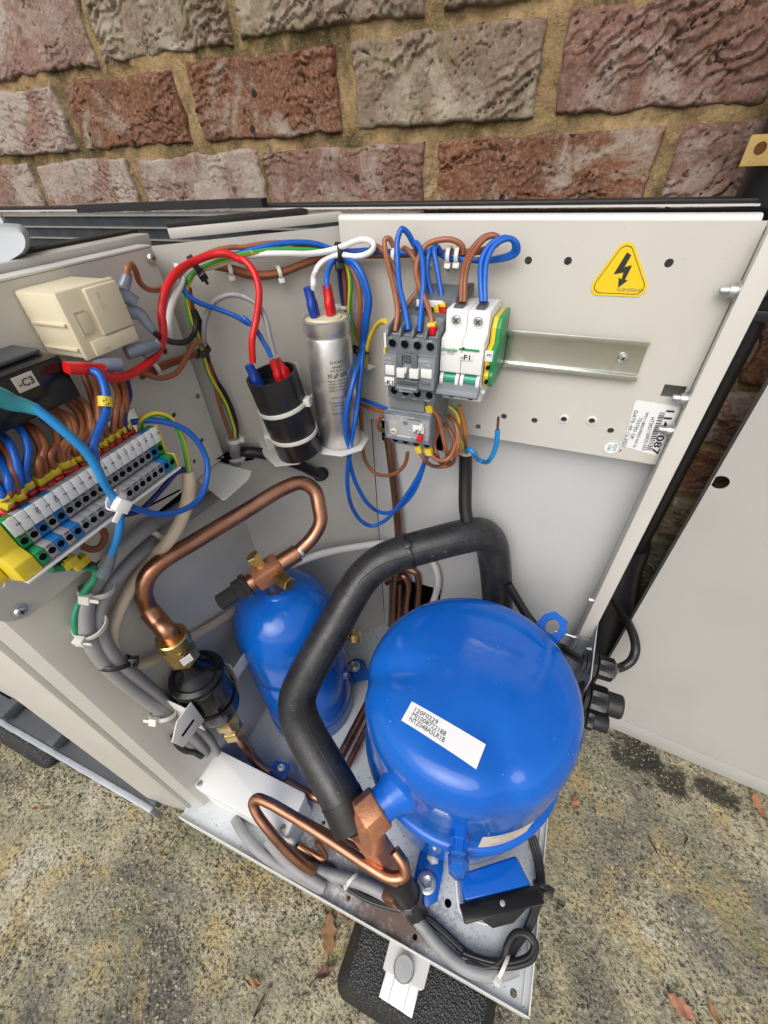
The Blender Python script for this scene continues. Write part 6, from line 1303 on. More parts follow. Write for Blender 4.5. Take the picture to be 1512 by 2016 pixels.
k = MB(); k.lathe([(0.0150, 0), (0.0165, 0.0015), (0.0165, 0.028), (0.0150, 0.030)], fd0 + Vector((0, 0, 0.418)), EZ, 6); k.build('flare_nut', 'brass', fd, bevel=0.0004)
MB().lathe([(0.0150, 0), (0.0160, 0.001), (0.0160, 0.012), (0.0145, 0.0135), (0.010, 0.0135)], fd0 + Vector((0, 0, 0.4465)), EZ, 28).build('nut_collar', 'brass', fd)
k = MB(); k.lathe([(0.0150, 0), (0.0165, 0.0015), (0.0165, 0.026), (0.0150, 0.028)], fd0 + Vector((0, 0, 0.256)), EZ, 6); k.build('flare_nut', 'brass', fd, bevel=0.0004)
MB().lathe([(0.0115, 0), (0.0135, 0.002), (0.0135, 0.014)], fd0 + Vector((0, 0, 0.243)), EZ, 28).build('nut_collar', 'brass', fd)
k = MB(); k.lathe([(0.0120, 0), (0.0150, 0.004), (0.0150, 0.022), (0.0130, 0.024)], fd0 + Vector((0, 0, 0.219)), EZ, 6); k.build('lower_nut', 'brass', fd, bevel=0.0004)
vfd = Vector((-fd0.x, -fd0.y, 0)).normalized(); sfd = Vector((-vfd.y, vfd.x, 0))
ql = fd0 + Vector((0, 0, 0.434)) + vfd * 0.0168; MB().box(ql, (0.011, 0.0006, 0.011), Matrix((sfd, vfd, EZ)).transposed()).build('nut_label', 'paper', fd)
# white clamp: U plate with two ears
cl = MB(); zc = 0.335
cl.box(fd0 + Vector((-0.0330, 0, zc)), (0.0014, 0.064, 0.044)); cl.box(fd0 + Vector((-0.0085, -0.0327, zc + 0.012)), (0.050, 0.0014, 0.050)); cl.box(fd0 + Vector((-0.0095, 0.0327, zc)), (0.046, 0.0014, 0.040))
cl.prism([(-0.0335, 0.022), (-0.0335, -0.022), (-0.066, -0.018), (-0.070, 0.006), (-0.055, 0.022)], fd0 + Vector((0.0165, 0.006, zc + 0.026)), TY, EZ, (0.0014, 0, 0)); cl.box(fd0 + Vector((0.0132, 0.0445, zc)), (0.0014, 0.024, 0.022))
clamp = cl.build('clamp', 'sheet_white', fd, bevel=0.0003)
MB().box(fd0 + Vector((0.0183, -0.045, zc + 0.024)), (0.0006, 0.018, 0.0034)).build('clamp_slot', 'void', clamp)
ring_tie(fd0 + Vector((0, 0, 0.330)), (0.05, 0.05, 1), RFD + 0.0008, 0.0035, 'w_black', None, 'thin black cable tie round the black filter drier', (0.9, -0.4, 0))
# ------------------------------------------------------------------ copper lines
def cpipe(label, pts, r, mat='copper', name='copper_pipe', n=18, res=8, **kw):
    o = MB().tube(pts, r, n=n, res=res).build(name, mat, None, angle=60); return tag(o, label, 'pipe')
def FX(x, y, X): return PX(*cc('F', x, y), X)
lq = [fd0 + Vector((0, 0, 0.450)), fd0 + Vector((0, 0, 0.470)), PD(*cc('F', 450, 860), 0.415), PD(*cc('F', 405, 790), 0.412), PD(*cc('F', 384, 720), 0.400), PD(*cc('F', 400, 650), 0.396), PD(*cc('F', 460, 580), 0.398), PD(*cc('F', 650, 462), 0.418), PD(*cc('F', 900, 312), 0.444), PD(*cc('F', 1080, 205), 0.462), PD(*cc('F', 1170, 178), 0.470), PD(*cc('F', 1232, 215), 0.476), PD(*cc('F', 1255, 300), 0.480), PD(*cc('F', 1262, 370), 0.484), PD(*cc('F', 1225, 445), 0.487), vc + pipe_dir * 0.040]
lp = cpipe('long bent copper pipe from the filter drier to the receiver valve', lq, 0.0082)
k = MB(); q_ = [PD(*cc('F', 400, 780), 0.411), PD(*cc('F', 425, 832), 0.421)]
a_, b_ = PD(*cc('F', 412, 812), 0.4165), PD(*cc('F', 500, 925), 0.444)
k.cyl(a_, fd0 + Vector((0, 0, 0.462)), 0.0098, n=20); k.build('swaged_end', 'copper_dark', lp)
k = MB(); d_ = pipe_dir; k.lathe([(0.0086, 0), (0.0092, 0.0015), (0.0086, 0.004)], vc + d_ * 0.041, d_, 20); k.build('solder_ring', 'zinc_dull', lp)
cpipe('copper pipe leaving the foot of the filter drier along the tray', [fd0 + Vector((0, 0, 0.225)), fd0 + Vector((0.001, 0, 0.205)), PZ(485, 1472, 0.172), PZ(496, 1490, 0.155), PZ(517, 1512, 0.142), PZ(550, 1532, 0.135), PZ(620, 1568, 0.125), PZ(700, 1600, 0.120)], 0.0066)
for k_, (a, b) in enumerate((((668, 1494), (752, 1330)), ((684, 1510), (768, 1340)))):
    cpipe('straight copper pipe on the tray left of the compressor, %s' % ('outer', 'inner')[k_], [PZ(*a, 0.115), PZ((a[0] + b[0]) / 2, (a[1] + b[1]) / 2, 0.115), PZ(*b, 0.115), PZ(b[0] + 12, b[1] - 40, 0.116)], 0.0068 if k_ == 0 else 0.0055)
cpipe('brown copper pipe dropping behind the contactor', [PY(*cc('E', 735, 250), 0.437), PY(*cc('E', 765, 500), 0.435), PY(*cc('E', 800, 800), 0.432), PY(*cc('E', 825, 1100), 0.430), PY(*cc('E', 815, 1350), 0.430), PY(*cc('E', 790, 1550), 0.430), PY(*cc('E', 770, 1900), 0.430)], 0.0060, 'copper_dark')
for k_, (pts, lb) in enumerate((([(690, 420), (740, 395), (785, 385), (808, 420), (800, 520), (790, 660)], 'front'), ([(750, 350), (800, 345), (855, 365), (868, 430), (860, 560)], 'rear'))):
    cpipe('bent copper hairpin below the insulated pipe, %s one' % lb, [PY(*cc('K', x, y), 0.440 - 0.006 * (k_ == 0)) for x, y in pts], 0.0058, 'copper' if k_ == 0 else 'copper_dark')
for k_, x in enumerate((722, 762)): cpipe('upright copper pipe in the dark opening, %s' % ('left', 'right')[k_], [PY(*cc('K', x, 420 if k_ else 400), 0.442), PY(*cc('K', x - 2, 520), 0.442), PY(*cc('K', x - 10, 660), 0.442)], 0.0062, 'copper_dark')
# looped tubes at the service valve
GZ = lambda x, y, z: PZ(*cc('G', x, y), z)
cpipe('thick looped copper tube crossing in front of the white box', [GZ(1290, 830, 0.255), GZ(1345, 915, 0.248), GZ(1348, 975, 0.240), GZ(1270, 990, 0.235), GZ(1130, 915, 0.232), GZ(980, 815, 0.230), GZ(800, 698, 0.228), GZ(640, 600, 0.226), GZ(530, 540, 0.225), GZ(470, 522, 0.222), GZ(448, 545, 0.216), GZ(468, 605, 0.206), GZ(540, 705, 0.190), GZ(650, 830, 0.160), GZ(740, 910, 0.138), GZ(805, 950, 0.120)], 0.0062)
cpipe('copper tube running beneath the looped one', [GZ(1150, 850, 0.205), GZ(1060, 820, 0.203), GZ(960, 770, 0.202), GZ(850, 712, 0.203), GZ(740, 650, 0.205)], 0.0055)
cpipe('small copper hairpin at the white box corner', [GZ(720, 800, 0.125), GZ(790, 840, 0.122), GZ(860, 875, 0.122), GZ(880, 860, 0.126), GZ(855, 810, 0.140), GZ(830, 775, 0.150)], 0.0042)
# ------------------------------------------------------------------ insulated suction line
KD = lambda x, y, d: PD(*cc('K', x, y), d)
ins = [KD(500, 1770, 0.430), KD(430, 1620, 0.434), KD(330, 1440, 0.444), KD(235, 1270, 0.458), KD(190, 1150, 0.472), KD(190, 1060, 0.481), KD(240, 935, 0.492), KD(330, 770, 0.503), KD(430, 595, 0.512), KD(520, 440, 0.518), KD(590, 355, 0.520), KD(680, 290, 0.520), KD(800, 245, 0.520), KD(960, 200, 0.520), KD(1120, 160, 0.522), KD(1210, 148, 0.530), KD(1268, 190, 0.548), KD(1292, 290, 0.570), KD(1305, 420, 0.592), KD(1312, 570, 0.620), KD(1314, 700, 0.650)]
sp_ = tag(MB().tube(ins, 0.0216, n=36, res=10).build('insulated_pipe', 'foam', None, angle=70), 'thick black foam insulated suction pipe arching past the compressor', 'pipe')
SP = smooth_path(ins, 10)
def seam(i0, i1, dirv, name='seam', mat='ink', r=0.0217, w=0.0005):
    """glued slit of the foam, following the pipe"""
    P = []
    for i in range(i0, i1):
        a = (SP[min(i + 1, len(SP) - 1)] - SP[max(i - 1, 0)]).normalized(); d = Vector(dirv) - a * Vector(dirv).dot(a); P.append(SP[i] + d.normalized() * r)
    return MB().tube(P, w, n=5, smooth=False).build(name, mat, sp_)
seam(12, 88, (0.9, -0.35, 0.75)); seam(92, 150, (0.1, -0.9, 0.45)); seam(158, 195, (0.6, -0.75, 0.2))
def collar(i, L_, r, mat='rubber', name='tape_wrap'):
    a = (SP[i + 1] - SP[i - 1]).normalized(); return MB().lathe([(r - 0.002, 0), (r, 0.0002), (r, L_ - 0.0002), (r - 0.002, L_)], SP[i] - a * L_ / 2, a, 40, ring=True).build(name, mat, sp_)
P0 = [SP[i] for i in range(0, 11)]
MB().tube(P0, 0.0222, n=36, smooth=False).build('end_wrap', 'rubber', sp_)
for i in (86, 98): collar(i, 0.0012, 0.02185, 'rubber', 'joint_line')
a_ = (SP[121] - SP[119]).normalized(); ring_tie(SP[121], a_, 0.0218, 0.0052, 'black_plastic', None, 'black cable tie round the thick insulated pipe', (0.05, -0.5, 0.9), hs=1.5)
# ------------------------------------------------------------------ suction service valve on the compressor
sv = thing('service_valve', 'large copper coloured suction valve between pipe and compressor', 'valve', PZ(745, 1690, 0.2))
HD = lambda x, y, d: PD(*cc('H', x, y), d)
b0 = HD(395, 150, 0.505); b1 = HD(300, 225, 0.492)
dv = (b1 - b0).normalized()
vd_ = Vector((-0.40, -0.9165, 0)); bz = cc0 + vd_ * 0.106 + EZ * 0.350; nn_ = cc0 + vd_ * 0.136 + Vector((-0.006, 0, 0.345)); boss_dir = (nn_ - bz).normalized()
k = MB(); k.lathe([(0.026, -0.010), (0.021, 0.004), (0.0175, 0.010), (0.0165, 0.014), (0.016, 0.028)], bz, boss_dir, 32); k.build('port_boss', 'blue_paint', sv)
nc = nn_ - boss_dir * 0.012
k = MB(); k.lathe([(0.0180, 0), (0.0200, 0.002), (0.0200, 0.020), (0.0180, 0.022), (0.015, 0.0225)], nc, boss_dir, 6); k.build('hex_nut', 'copper_nut', sv, bevel=0.0005)
vb_ = nc + boss_dir * 0.022
q1 = HD(165, 335, 0.440); q2 = HD(345, 600, 0.482)
dd = (q2 - q1).normalized(); uu, vv, aa = frame_from(dd); rot = Matrix((uu, vv, aa)).transposed()
k = MB(); k.box(q1.lerp(q2, 0.52), (0.025, 0.022, (q2 - q1).length * 0.98), rot); k.build('valve_block', 'copper_nut', sv, bevel=0.003)
MB().cyl(vb_ - boss_dir * 0.008, q1.lerp(q2, 0.35), 0.014, n=24).build('valve_neck', 'copper_nut', sv)
MB().cyl(SP[0], q1.lerp(q2, 0.15), 0.0125, n=24).build('pipe_stub', 'copper', sv)
pc = HD(205, 360, 0.428); k = MB(); k.lathe([(0.0105, -0.004), (0.0105, 0.0), (0.009, 0.0015), (0.0088, 0.002)], pc, (0.15, -0.45, 0.9), 24); k.build('port_ring', 'copper', sv)
k = MB(); k.lathe([(0.0055, -0.002), (0.0052, 0.006), (0.0045, 0.008), (0.0001, 0.008)], HD(245, 395, 0.430), (0.3, -0.5, 0.8), 6); k.build('port_plug', 'brass', sv)
e1, e2, e3 = HD(345, 610, 0.482), HD(415, 715, 0.500), HD(485, 850, 0.522)
MB().cyl(e1, e2, 0.0165, 0.0150, n=24).build('rubber_sleeve', 'rubber', sv, bevel=0.001)
k = MB(); k.lathe([(0.0155, 0), (0.0165, 0.001), (0.0165, 0.010), (0.0135, 0.011), (0.0130, (e3 - e2).length), (0.011, (e3 - e2).length + 0.002)], e2, e3 - e2, 10); k.build('stem_cap', 'black_plastic', sv)
MB().box(e1.lerp(e2, 0.6) + Vector((-0.008, -0.010, -0.004)), (0.020, 0.016, 0.022), rot).build('bracket', 'copper_dark', sv, bevel=0.002)
# ------------------------------------------------------------------ blue saddle clamp
bc = thing('pipe_clamp', 'blue saddle clamp holding the copper pipe behind the white box', 'clamp', PZ(552, 1520, TRAY_Z))
q = [PZ(*cc('G', *p), 0.146) for p in ((580, 290), (660, 310), (672, 330), (640, 410), (622, 415), (548, 375), (542, 360))]
MB().prism([(p.x, p.y) for p in q], (0, 0, 0.143), EX, TY, (0, 0, 0.003)).build('plate', 'blue_dark', bc, bevel=0.0006)
p = PZ(*cc('G', 618, 335), 0.1462); k = MB(); k.lathe([(0.0055, 0), (0.0055, 0.001), (0.004, 0.0012), (0.004, 0.0035), (0.0025, 0.0038), (0.0025, 0.0025)], p, EZ, 16); k.build('bolt', 'zinc', bc)
MB().bx(p.x - 0.006, p.x + 0.010, p.y - 0.004, p.y + 0.010, 0.1005, 0.1428).build('post', 'zinc', bc)
# ------------------------------------------------------------------ white junction box
jb = thing('junction_box', 'white plastic junction box near the tray front left', 'box', (-0.262, 0.09, TRAY_Z))
jq = [PZ(x, y, 0.170) for x, y in ((425, 1473), (605, 1565), (562, 1645), (385, 1550))]
jc = sum(jq, Vector()) / 4; ju = (jq[1] - jq[0] + jq[2] - jq[3]); Lj = ju.length / 2; ju.normalize(); jv = Vector((-ju.y, ju.x, 0)); Wj = abs((jq[0] - jq[3]).dot(jv))
pj = rounded([(-Lj / 2, -Wj / 2), (Lj / 2, -Wj / 2), (Lj / 2, Wj / 2), (-Lj / 2, Wj / 2)], 0.005, 5)
MB().prism(pj, (jc.x, jc.y, 0.150), ju, jv, (0, 0, 0.020)).build('lid', 'white_box', jb, bevel=0.0012)
pj2 = rounded([(-Lj / 2 + .001, -Wj / 2 + .001), (Lj / 2 - .001, -Wj / 2 + .001), (Lj / 2 - .001, Wj / 2 - .001), (-Lj / 2 + .001, Wj / 2 - .001)], 0.005, 5)
MB().prism(pj2, (jc.x, jc.y, 0.1005), ju, jv, (0, 0, 0.0493)).build('base', 'white_box', jb)
for px, py in ((393, 1543), (557, 1630)):
    p = PZ(px, py, 0.1702); k = MB(); k.lathe([(0.0042, 0), (0.0040, 0.0006), (0.0030, 0.0008), (0.0001, 0.0008)], p, EZ, 20); s_ = k.build('lid_screw', 'zinc', jb)
    MB().box(p + EZ * 0.001, (0.006, 0.0008, 0.0005), Matrix.Rotation(0.9, 3, 'Z')).build('slot', 'ink', s_)
# ------------------------------------------------------------------ heavy cables
def cable(label, mat, pts, r, **kw): return wire(label, mat, pts, r, 'cable', 'cable', n=14, res=8, **kw)
F_ = lambda pts, off: path('F', pts, off)
cable('outer of two thick grey cables down the left partition', 'w_grey', F_([(640, 250, .006), (500, 345, .010), (395, 405, .012), (270, 515, .012), (165, 645, .012), (103, 765, .012), (98, 880, .012), (132, 985, .012), (205, 1085, .012), (300, 1175, .012), (420, 1268, .012), (545, 1365, .012), (640, 1450, .012), (690, 1520, .010)], .012), 0.0068)
cable('inner of two thick grey cables down the left partition', 'w_grey', F_([(760, 225, .004), (640, 310, .008), (540, 375, .010), (420, 480, .011), (300, 590, .012), (212, 700, .012), (165, 810, .012), (165, 905, .013), (205, 1000, .014), (270, 1075, .014), (385, 1175, .013), (505, 1275, .012), (630, 1375, .012), (715, 1460, .012), (745, 1515, .010)], .012), 0.0068)
cable('beige cable dropping from the terminal strip along the grey ones', 'w_beige', [PX(*cc('C', x, y), X) for x, y, X in ((1120, 690, -.276), (1130, 760, -.276), (1118, 860, -.280), (1070, 1000, -.288), (1000, 1110, -.298))] + F_([(430, 540, .012), (345, 660, .010), (275, 790, .010), (235, 900, .010), (235, 985, .010), (265, 1050, .010), (330, 1090, .010), (400, 1070, .010), (480, 1030, .009), (600, 960, .008), (760, 862, .008), (900, 770, .008), (1020, 690, .01)], .01), 0.0058)
cable('white cable passing behind the insulated pipe', 'w_white', path('K', [(0, 395, .03), (130, 335, .03), (300, 265, .028), (500, 222, .022), (700, 200, .014), (850, 225, .010), (940, 300, .010), (975, 390, .010), (965, 480, .010), (935, 560, .010)]), 0.0055)
tie('long white cable tie round the grey cables under the strip', 'tie_white', *cc('F', 410, 415), .012, (0.1, 0.8, 0.35), 0.0125, 0.0045, (0.6, 0, -0.6))
for k_, (x, y, lb, ax) in enumerate(((150, 705, 'upper of two white cable ties at the left bend of the grey cables', (0.1, 0.35, 0.8)), (120, 885, 'lower of two white cable ties at the left bend of the grey cables', (0.1, -0.1, 1)), (480, 1325, 'white cable tie on the grey cables near the filter drier', (0.1, -0.6, -0.8)))):
    tie(lb, 'tie_white', *cc('F', x, y), .012, ax, 0.0125, 0.0045, (0.25, -0.9, -0.3) if k_ < 2 else (0.2, -0.8, 0.3), 1.5)
tie('black cable tie with a cut tail on the grey cables', 'black_plastic', *cc('F', 245, 1070), .014, (0.1, -0.5, -0.7), 0.0130, 0.0045, (0.7, 0.5, -0.2), 1.6)
cable('black cable stub entering the partition below the capacitor', 'w_black', path('F', [(830, 40, .006), (900, 25, .012), (990, 35, .016), (1080, 60, .018), (1160, 90, .018), (1230, 125, .012), (1265, 140, .004)]), 0.0066)
gr_ = PS(*cc('F', 1262, 132), 0.0005); tag(MB().lathe([(0.0085, 0), (0.0105, 0.001), (0.0105, 0.003), (0.0075, 0.0045)], gr_, Vector((NN[0], NN[1], 0)), 24).build('cable_grommet', 'rubber'), 'black rubber grommet in the partition under the silver can', 'grommet')
cable('black cable loop behind the thick grey cables at the box', 'w_black', path('J', [(1290, 1010, .006), (1320, 1080, .008), (1380, 1125, .010), (1450, 1140, .012), (1500, 1170, .014)]), 0.0035)
# cables on the tray
TZ = lambda k, x, y, z: PZ(*cc(k, x, y), z)
cable('grey cable pressed against the tray front lip', 'w_grey_dirty', [TZ('G', 340, 640, .109), TZ('G', 400, 740, .109), TZ('G', 480, 830, .109), TZ('G', 600, 915, .109), TZ('G', 730, 985, .109), TZ('G', 860, 1055, .109)], 0.0068)
cable('grey cable lying over the lip cable in front of the box', 'w_grey_dirty', [TZ('G', 540, 770, .116), TZ('G', 620, 860, .118), TZ('G', 720, 950, .118), TZ('G', 810, 1010, .114), TZ('G', 875, 1050, .110)], 0.0076)
cable('grey cable running along the tray under the service valve', 'w_grey_dirty', [TZ('G', 640, 890, .110), TZ('G', 800, 940, .110), TZ('G', 950, 985, .109), TZ('G', 1080, 1020, .109), TZ('G', 1220, 1085, .109), TZ('H', 400, 780, .109), TZ('H', 500, 890, .109), TZ('H', 590, 1000, .109), TZ('H', 700, 1095, .109), TZ('H', 830, 1148, .109), TZ('H', 950, 1135, .109), TZ('H', 1010, 1110, .109)], 0.0072)
for k_ in range(3):
    o_ = 9 * k_
    cable('thin black cable on the tray by the box, %s of three' % ('first', 'second', 'third')[k_], 'w_black', [TZ('G', 700, 800 + o_, .108), TZ('G', 800, 880 + o_, .106), TZ('G', 930, 935 + o_, .105), TZ('H', 60, 640 + o_, .104), TZ('H', 180, 720 + o_, .104), TZ('H', 300, 765 + o_, .104), TZ('H', 400, 790 + o_, .105), TZ('H', 530, 860 - o_, .107), TZ('H', 640, 950 - o_, .107), TZ('H', 740, 1040 - o_, .108), TZ('H', 850, 1085 - o_, .110), TZ('H', 960, 1090 - o_, .112)], 0.0026)
for k_ in range(3):
    o_ = 14 * k_
    cable('black cable from the terminal box into the knot, %s of three' % ('left', 'middle', 'right')[k_], 'w_black', [TZ('H', 1075 + o_, 400, .125), TZ('H', 1105 + o_, 500, .118), TZ('H', 1122 + o_, 600, .116), TZ('H', 1120 + o_, 700, .118), TZ('H', 1085 + o_, 830, .114), TZ('H', 1045 + o_, 920, .110), TZ('H', 985 + o_, 1000, .108), TZ('H', 950 + o_, 1070, .107)], 0.0028)
for k_ in range(2):
    o_ = 22 * k_
    cable('black cable %s ring of the knot at the tray corner' % ('inner', 'outer')[k_], 'w_black', [TZ('H', 720 - 8 * k_, 1030 + o_, .112), TZ('H', 800, 1060 + o_, .112), TZ('H', 900, 1085 + o_, .114), TZ('H', 1010, 1080 + o_, .116), TZ('H', 1085 + o_ * .5, 1040 + o_, .118), TZ('H', 1100 + o_ * .6, 985, .120), TZ('H', 1060 + o_ * .5, 935 - o_ * .3, .121), TZ('H', 1000, 935 - o_ * .4, .121), TZ('H', 965 - o_ * .4, 990, .119), TZ('H', 945 - o_ * .4, 1060, .116), TZ('H', 860, 1110, .113), TZ('H', 740 - 8 * k_, 1075 + o_ * .6, .112)], 0.0034)
ring_tie(TZ('H', 935, 1105, .110), (0.95, -0.3, 0), 0.0125, 0.004, 'tie_white', None, 'white cable tie binding the knot at the tray corner', (0.1, -1, 0.2), hs=1.5)
ring_tie(TZ('H', 120, 640, .108), (0.9, -0.45, 0), 0.0085, 0.004, 'tie_white', None, 'white cable tie on the grey cable near the rust stain', (0.2, -1, 0.1))
ring_tie(TZ('H', 1140, 670, .118), (0.1, 0.9, 0.1), 0.0085, 0.005, 'black_plastic', None, 'black cable tie at the right tray edge', (1, -0.2, 0), hs=1.8)
# ------------------------------------------------------------------ black downpipe on the wall, with its strap
dp = thing('downpipe', 'black downpipe fixed to the brick wall at the right', 'pipe', (0.150, 0.556, 0.30))
DC = Vector((0.150, 0.556, 0.0)); RD = 0.0345
MB().lathe([(RD, 0), (RD, 1.0)], DC + Vector((0, 0, 0.345)), EZ, 40).build('pipe', 'black_plastic', dp)
MB().lathe([(RD, -0.002), (RD + 0.004, 0), (RD + 0.004, 0.012), (RD, 0.014)], DC + Vector((0, 0, 0.345)), EZ, 40).build('collar', 'black_plastic', dp)
e_ = PZ(1192, 1335, 0.05)
MB().tube([DC + Vector((0.004, -0.002, 0.352)), DC + Vector((0.006, -0.014, 0.305)), (DC + Vector((0.007, -0.018, 0.30))).lerp(e_, 0.45), e_], RD + 0.0015, n=36, res=8).build('shoe', 'black_plastic', dp)
MB().lathe([(RD + 0.001, 0), (RD + 0.006, 0.001), (RD + 0.006, 0.007), (RD + 0.001, 0.008)], DC + Vector((0, 0, 0.705)), EZ, 36, ring=True).build('clip_band', 'black_plastic', dp)
q = PY(1490, 620, 0.53); MB().box(q, (0.022, 0.012, 0.010)).build('clip_lug', 'black_plastic', dp, bevel=0.001)
st = thing('pipe_strap', 'brass coloured strap with a hole on the downpipe', 'strap', PY(1490, 325, 0.52))
yq = 0.517; a = PY(1483, 265, yq); b = PY(1540, 325, yq); h0 = PY(1497, 292, yq)
cutp = MB().cyl((h0.x, yq - 0.01, h0.z), (h0.x, yq + 0.01, h0.z), 0.0042, n=18)
MB().bx(a.x - 0.001, b.x + 0.012, yq, yq + 0.0022, b.z, a.z).build('ear', 'brass', st, cut=cutp)
vs = []; n = 10
for i in range(n + 1):
    t = math.radians(-72 - 118 * i / n); 
    for z in (b.z, a.z):
        for rr in (RD + 0.0008, RD + 0.0028): vs.append((DC.x + rr * math.cos(t), DC.y + rr * math.sin(t), z))
fs = []
for i in range(n):
    k = 4 * i; fs += [(k + 1, k + 5, k + 7, k + 3), (k, k + 2, k + 6, k + 4), (k, k + 4, k + 5, k + 1), (k + 2, k + 3, k + 7, k + 6)]
MB().add(vs, fs).build('band', 'brass', st)
# ------------------------------------------------------------------ removed cover standing against the wall
cv_ = thing('loose_cover', 'large plain beige grey cover panel standing on the ground at right', 'panel', (0.40, 0.44, 0.0))
B0, B1 = Vector((0.178, 0.4485, 0.001)), Vector((0.72, 0.3975, 0.001)); up = Vector((0.020, 0.063, 0.75)); up.normalize()
bu = (B1 - B0).normalized(); bn = bu.cross(up).normalized()             # towards the viewer
if bn.y > 0: bn = -bn
LB = (B1 - B0).length
cutp = MB()
def on_cover(px, py):
    v = _ray(px, py); o = Vector((0, 0, CAMZ)); vv_ = Vector(v); t = (B0 - o).dot(bn) / vv_.dot(bn); return o + vv_ * t
for px, py, r in ((1418, 950, 0.0085), (1190, 1335, 0.0042)):
    h = on_cover(px, py); cutp.cyl(h + bn * 0.01, h - bn * 0.01, r, n=22)
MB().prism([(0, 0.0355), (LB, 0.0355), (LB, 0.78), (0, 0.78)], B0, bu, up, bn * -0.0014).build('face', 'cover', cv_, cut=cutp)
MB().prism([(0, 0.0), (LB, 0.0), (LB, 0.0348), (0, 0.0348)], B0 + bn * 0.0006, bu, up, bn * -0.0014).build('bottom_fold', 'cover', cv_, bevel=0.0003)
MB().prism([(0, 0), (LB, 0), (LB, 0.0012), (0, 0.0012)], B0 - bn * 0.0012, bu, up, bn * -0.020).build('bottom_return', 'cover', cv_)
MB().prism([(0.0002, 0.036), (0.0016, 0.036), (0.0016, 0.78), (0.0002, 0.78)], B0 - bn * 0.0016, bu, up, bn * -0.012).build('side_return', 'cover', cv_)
# ------------------------------------------------------------------ gland plate and glands
gp = thing('gland_plate', 'small galvanised plate carrying the black cable glands', 'bracket', (0.125, 0.38, TRAY_Z))
top = [PX(*cc('T', *p), 0.1262) for p in ((520, 455), (425, 1262), (365, 1372))]
t0, t1 = top[0], top[1]
poly = [(t0.y, t0.z), (t1.y, t1.z), (top[2].y, top[2].z - 0.004), (top[2].y, 0.12), (0.404, 0.12), (0.404, t0.z)]
MB().prism(poly, (0.1256, 0, 0), TY, EZ, (0.0014, 0, 0)).build('plate', 'galv', gp)
MB().bx(0.1120, 0.1254, 0.3975, 0.3990, 0.12, t0.z - 0.03).build('flange', 'galv', gp)
for px, py in ((395, 700), (430, 870)):
    q = PX(*cc('T', px, py), 0.1250); k = MB(); k.lathe([(0.0036, 0), (0.0036, 0.003), (0.0022, 0.0035), (0.002, 0.006)], q, (-1, 0, 0), 8); k.build('bolt', 'zinc', gp)
def gland(px, py, r, L, lab, cap=False, inner=True):
    p = PX(*cc('T', px, py), 0.1285); g_ = thing('cable_gland', lab, 'cable gland', p)
    k = MB(); k.lathe([(r * 1.12, -0.001), (r * 1.12, 0.004), (r * 0.9, 0.0045)], p, EX, 6); k.build('hex_base', 'black_plastic', g_)
    n = 20; k = MB(); vs = []; prof = ((0.006, 1.0), (0.0075, 1.04), (L * 0.72, 1.04), (L * 0.86, 0.98), (L, 0.62))
    for h, s_ in prof:
        for j in range(n):
            t = 2 * math.pi * j / n; rr = r * s_ * (1.0 if j % 2 else (0.86 if s_ > 1 else 1.0)); vs.append(p + Vector((h, rr * math.cos(t), rr * math.sin(t))))
    fs = [(i * n + j, i * n + (j + 1) % n, (i + 1) * n + (j + 1) % n, (i + 1) * n + j) for i in range(4) for j in range(n)] + [tuple(range(n - 1, -1, -1)), tuple(4 * n + j for j in range(n))]
    k.add(vs, fs).build('dome_nut', 'black_plastic', g_, angle=20)
    if cap: k = MB(); k.lathe([(r * 0.82, L * 0.8), (r * 0.82, L + 0.014), (r * 0.74, L + 0.016), (0.0001, L + 0.016)], p, EX, 28); k.build('blind_plug', 'rubber', g_)
    if inner: k = MB(); k.lathe([(r * 0.75, 0.0035), (r * 1.05, 0.004), (r * 1.05, 0.008), (r * 0.8, 0.0085), (r * 0.8, 0.012)], p, (-1, 0, 0), 6); k.build('lock_nut', 'black_plastic', g_)
    return p
g1 = gland(440, 1060, 0.0155, 0.028, 'upper black cable gland with the looping cable')
gland(330, 1470, 0.0190, 0.030, 'large black cable gland closed by a round plug', True)
gland(290, 1740, 0.0140, 0.016, 'lowest black cable gland above the paving', True)
cable('black cable looping from the upper gland behind the post', 'w_black', [g1 + Vector((0.026, 0, 0)), PX(*cc('T', 700, 1112), 0.162), PX(*cc('T', 830, 1100), 0.178), PX(*cc('T', 955, 1020), 0.188), PX(*cc('T', 1015, 880), 0.190), PX(*cc('T', 1000, 720), 0.187), PX(*cc('T', 930, 540), 0.180), PX(*cc('T', 830, 360), 0.172), PX(*cc('T', 720, 170), 0.160), PX(*cc('T', 640, 30), 0.148)], 0.0062)
cable('black cable behind the compressor entering the upper gland', 'w_black', [PY(1000, 1150, 0.385), PY(1040, 1215, 0.372), PY(1080, 1262, 0.36), PX(*cc('T', 60, 850), 0.098), PX(*cc('T', 160, 925), 0.108), g1 + Vector((-0.010, 0, 0))], 0.0060)
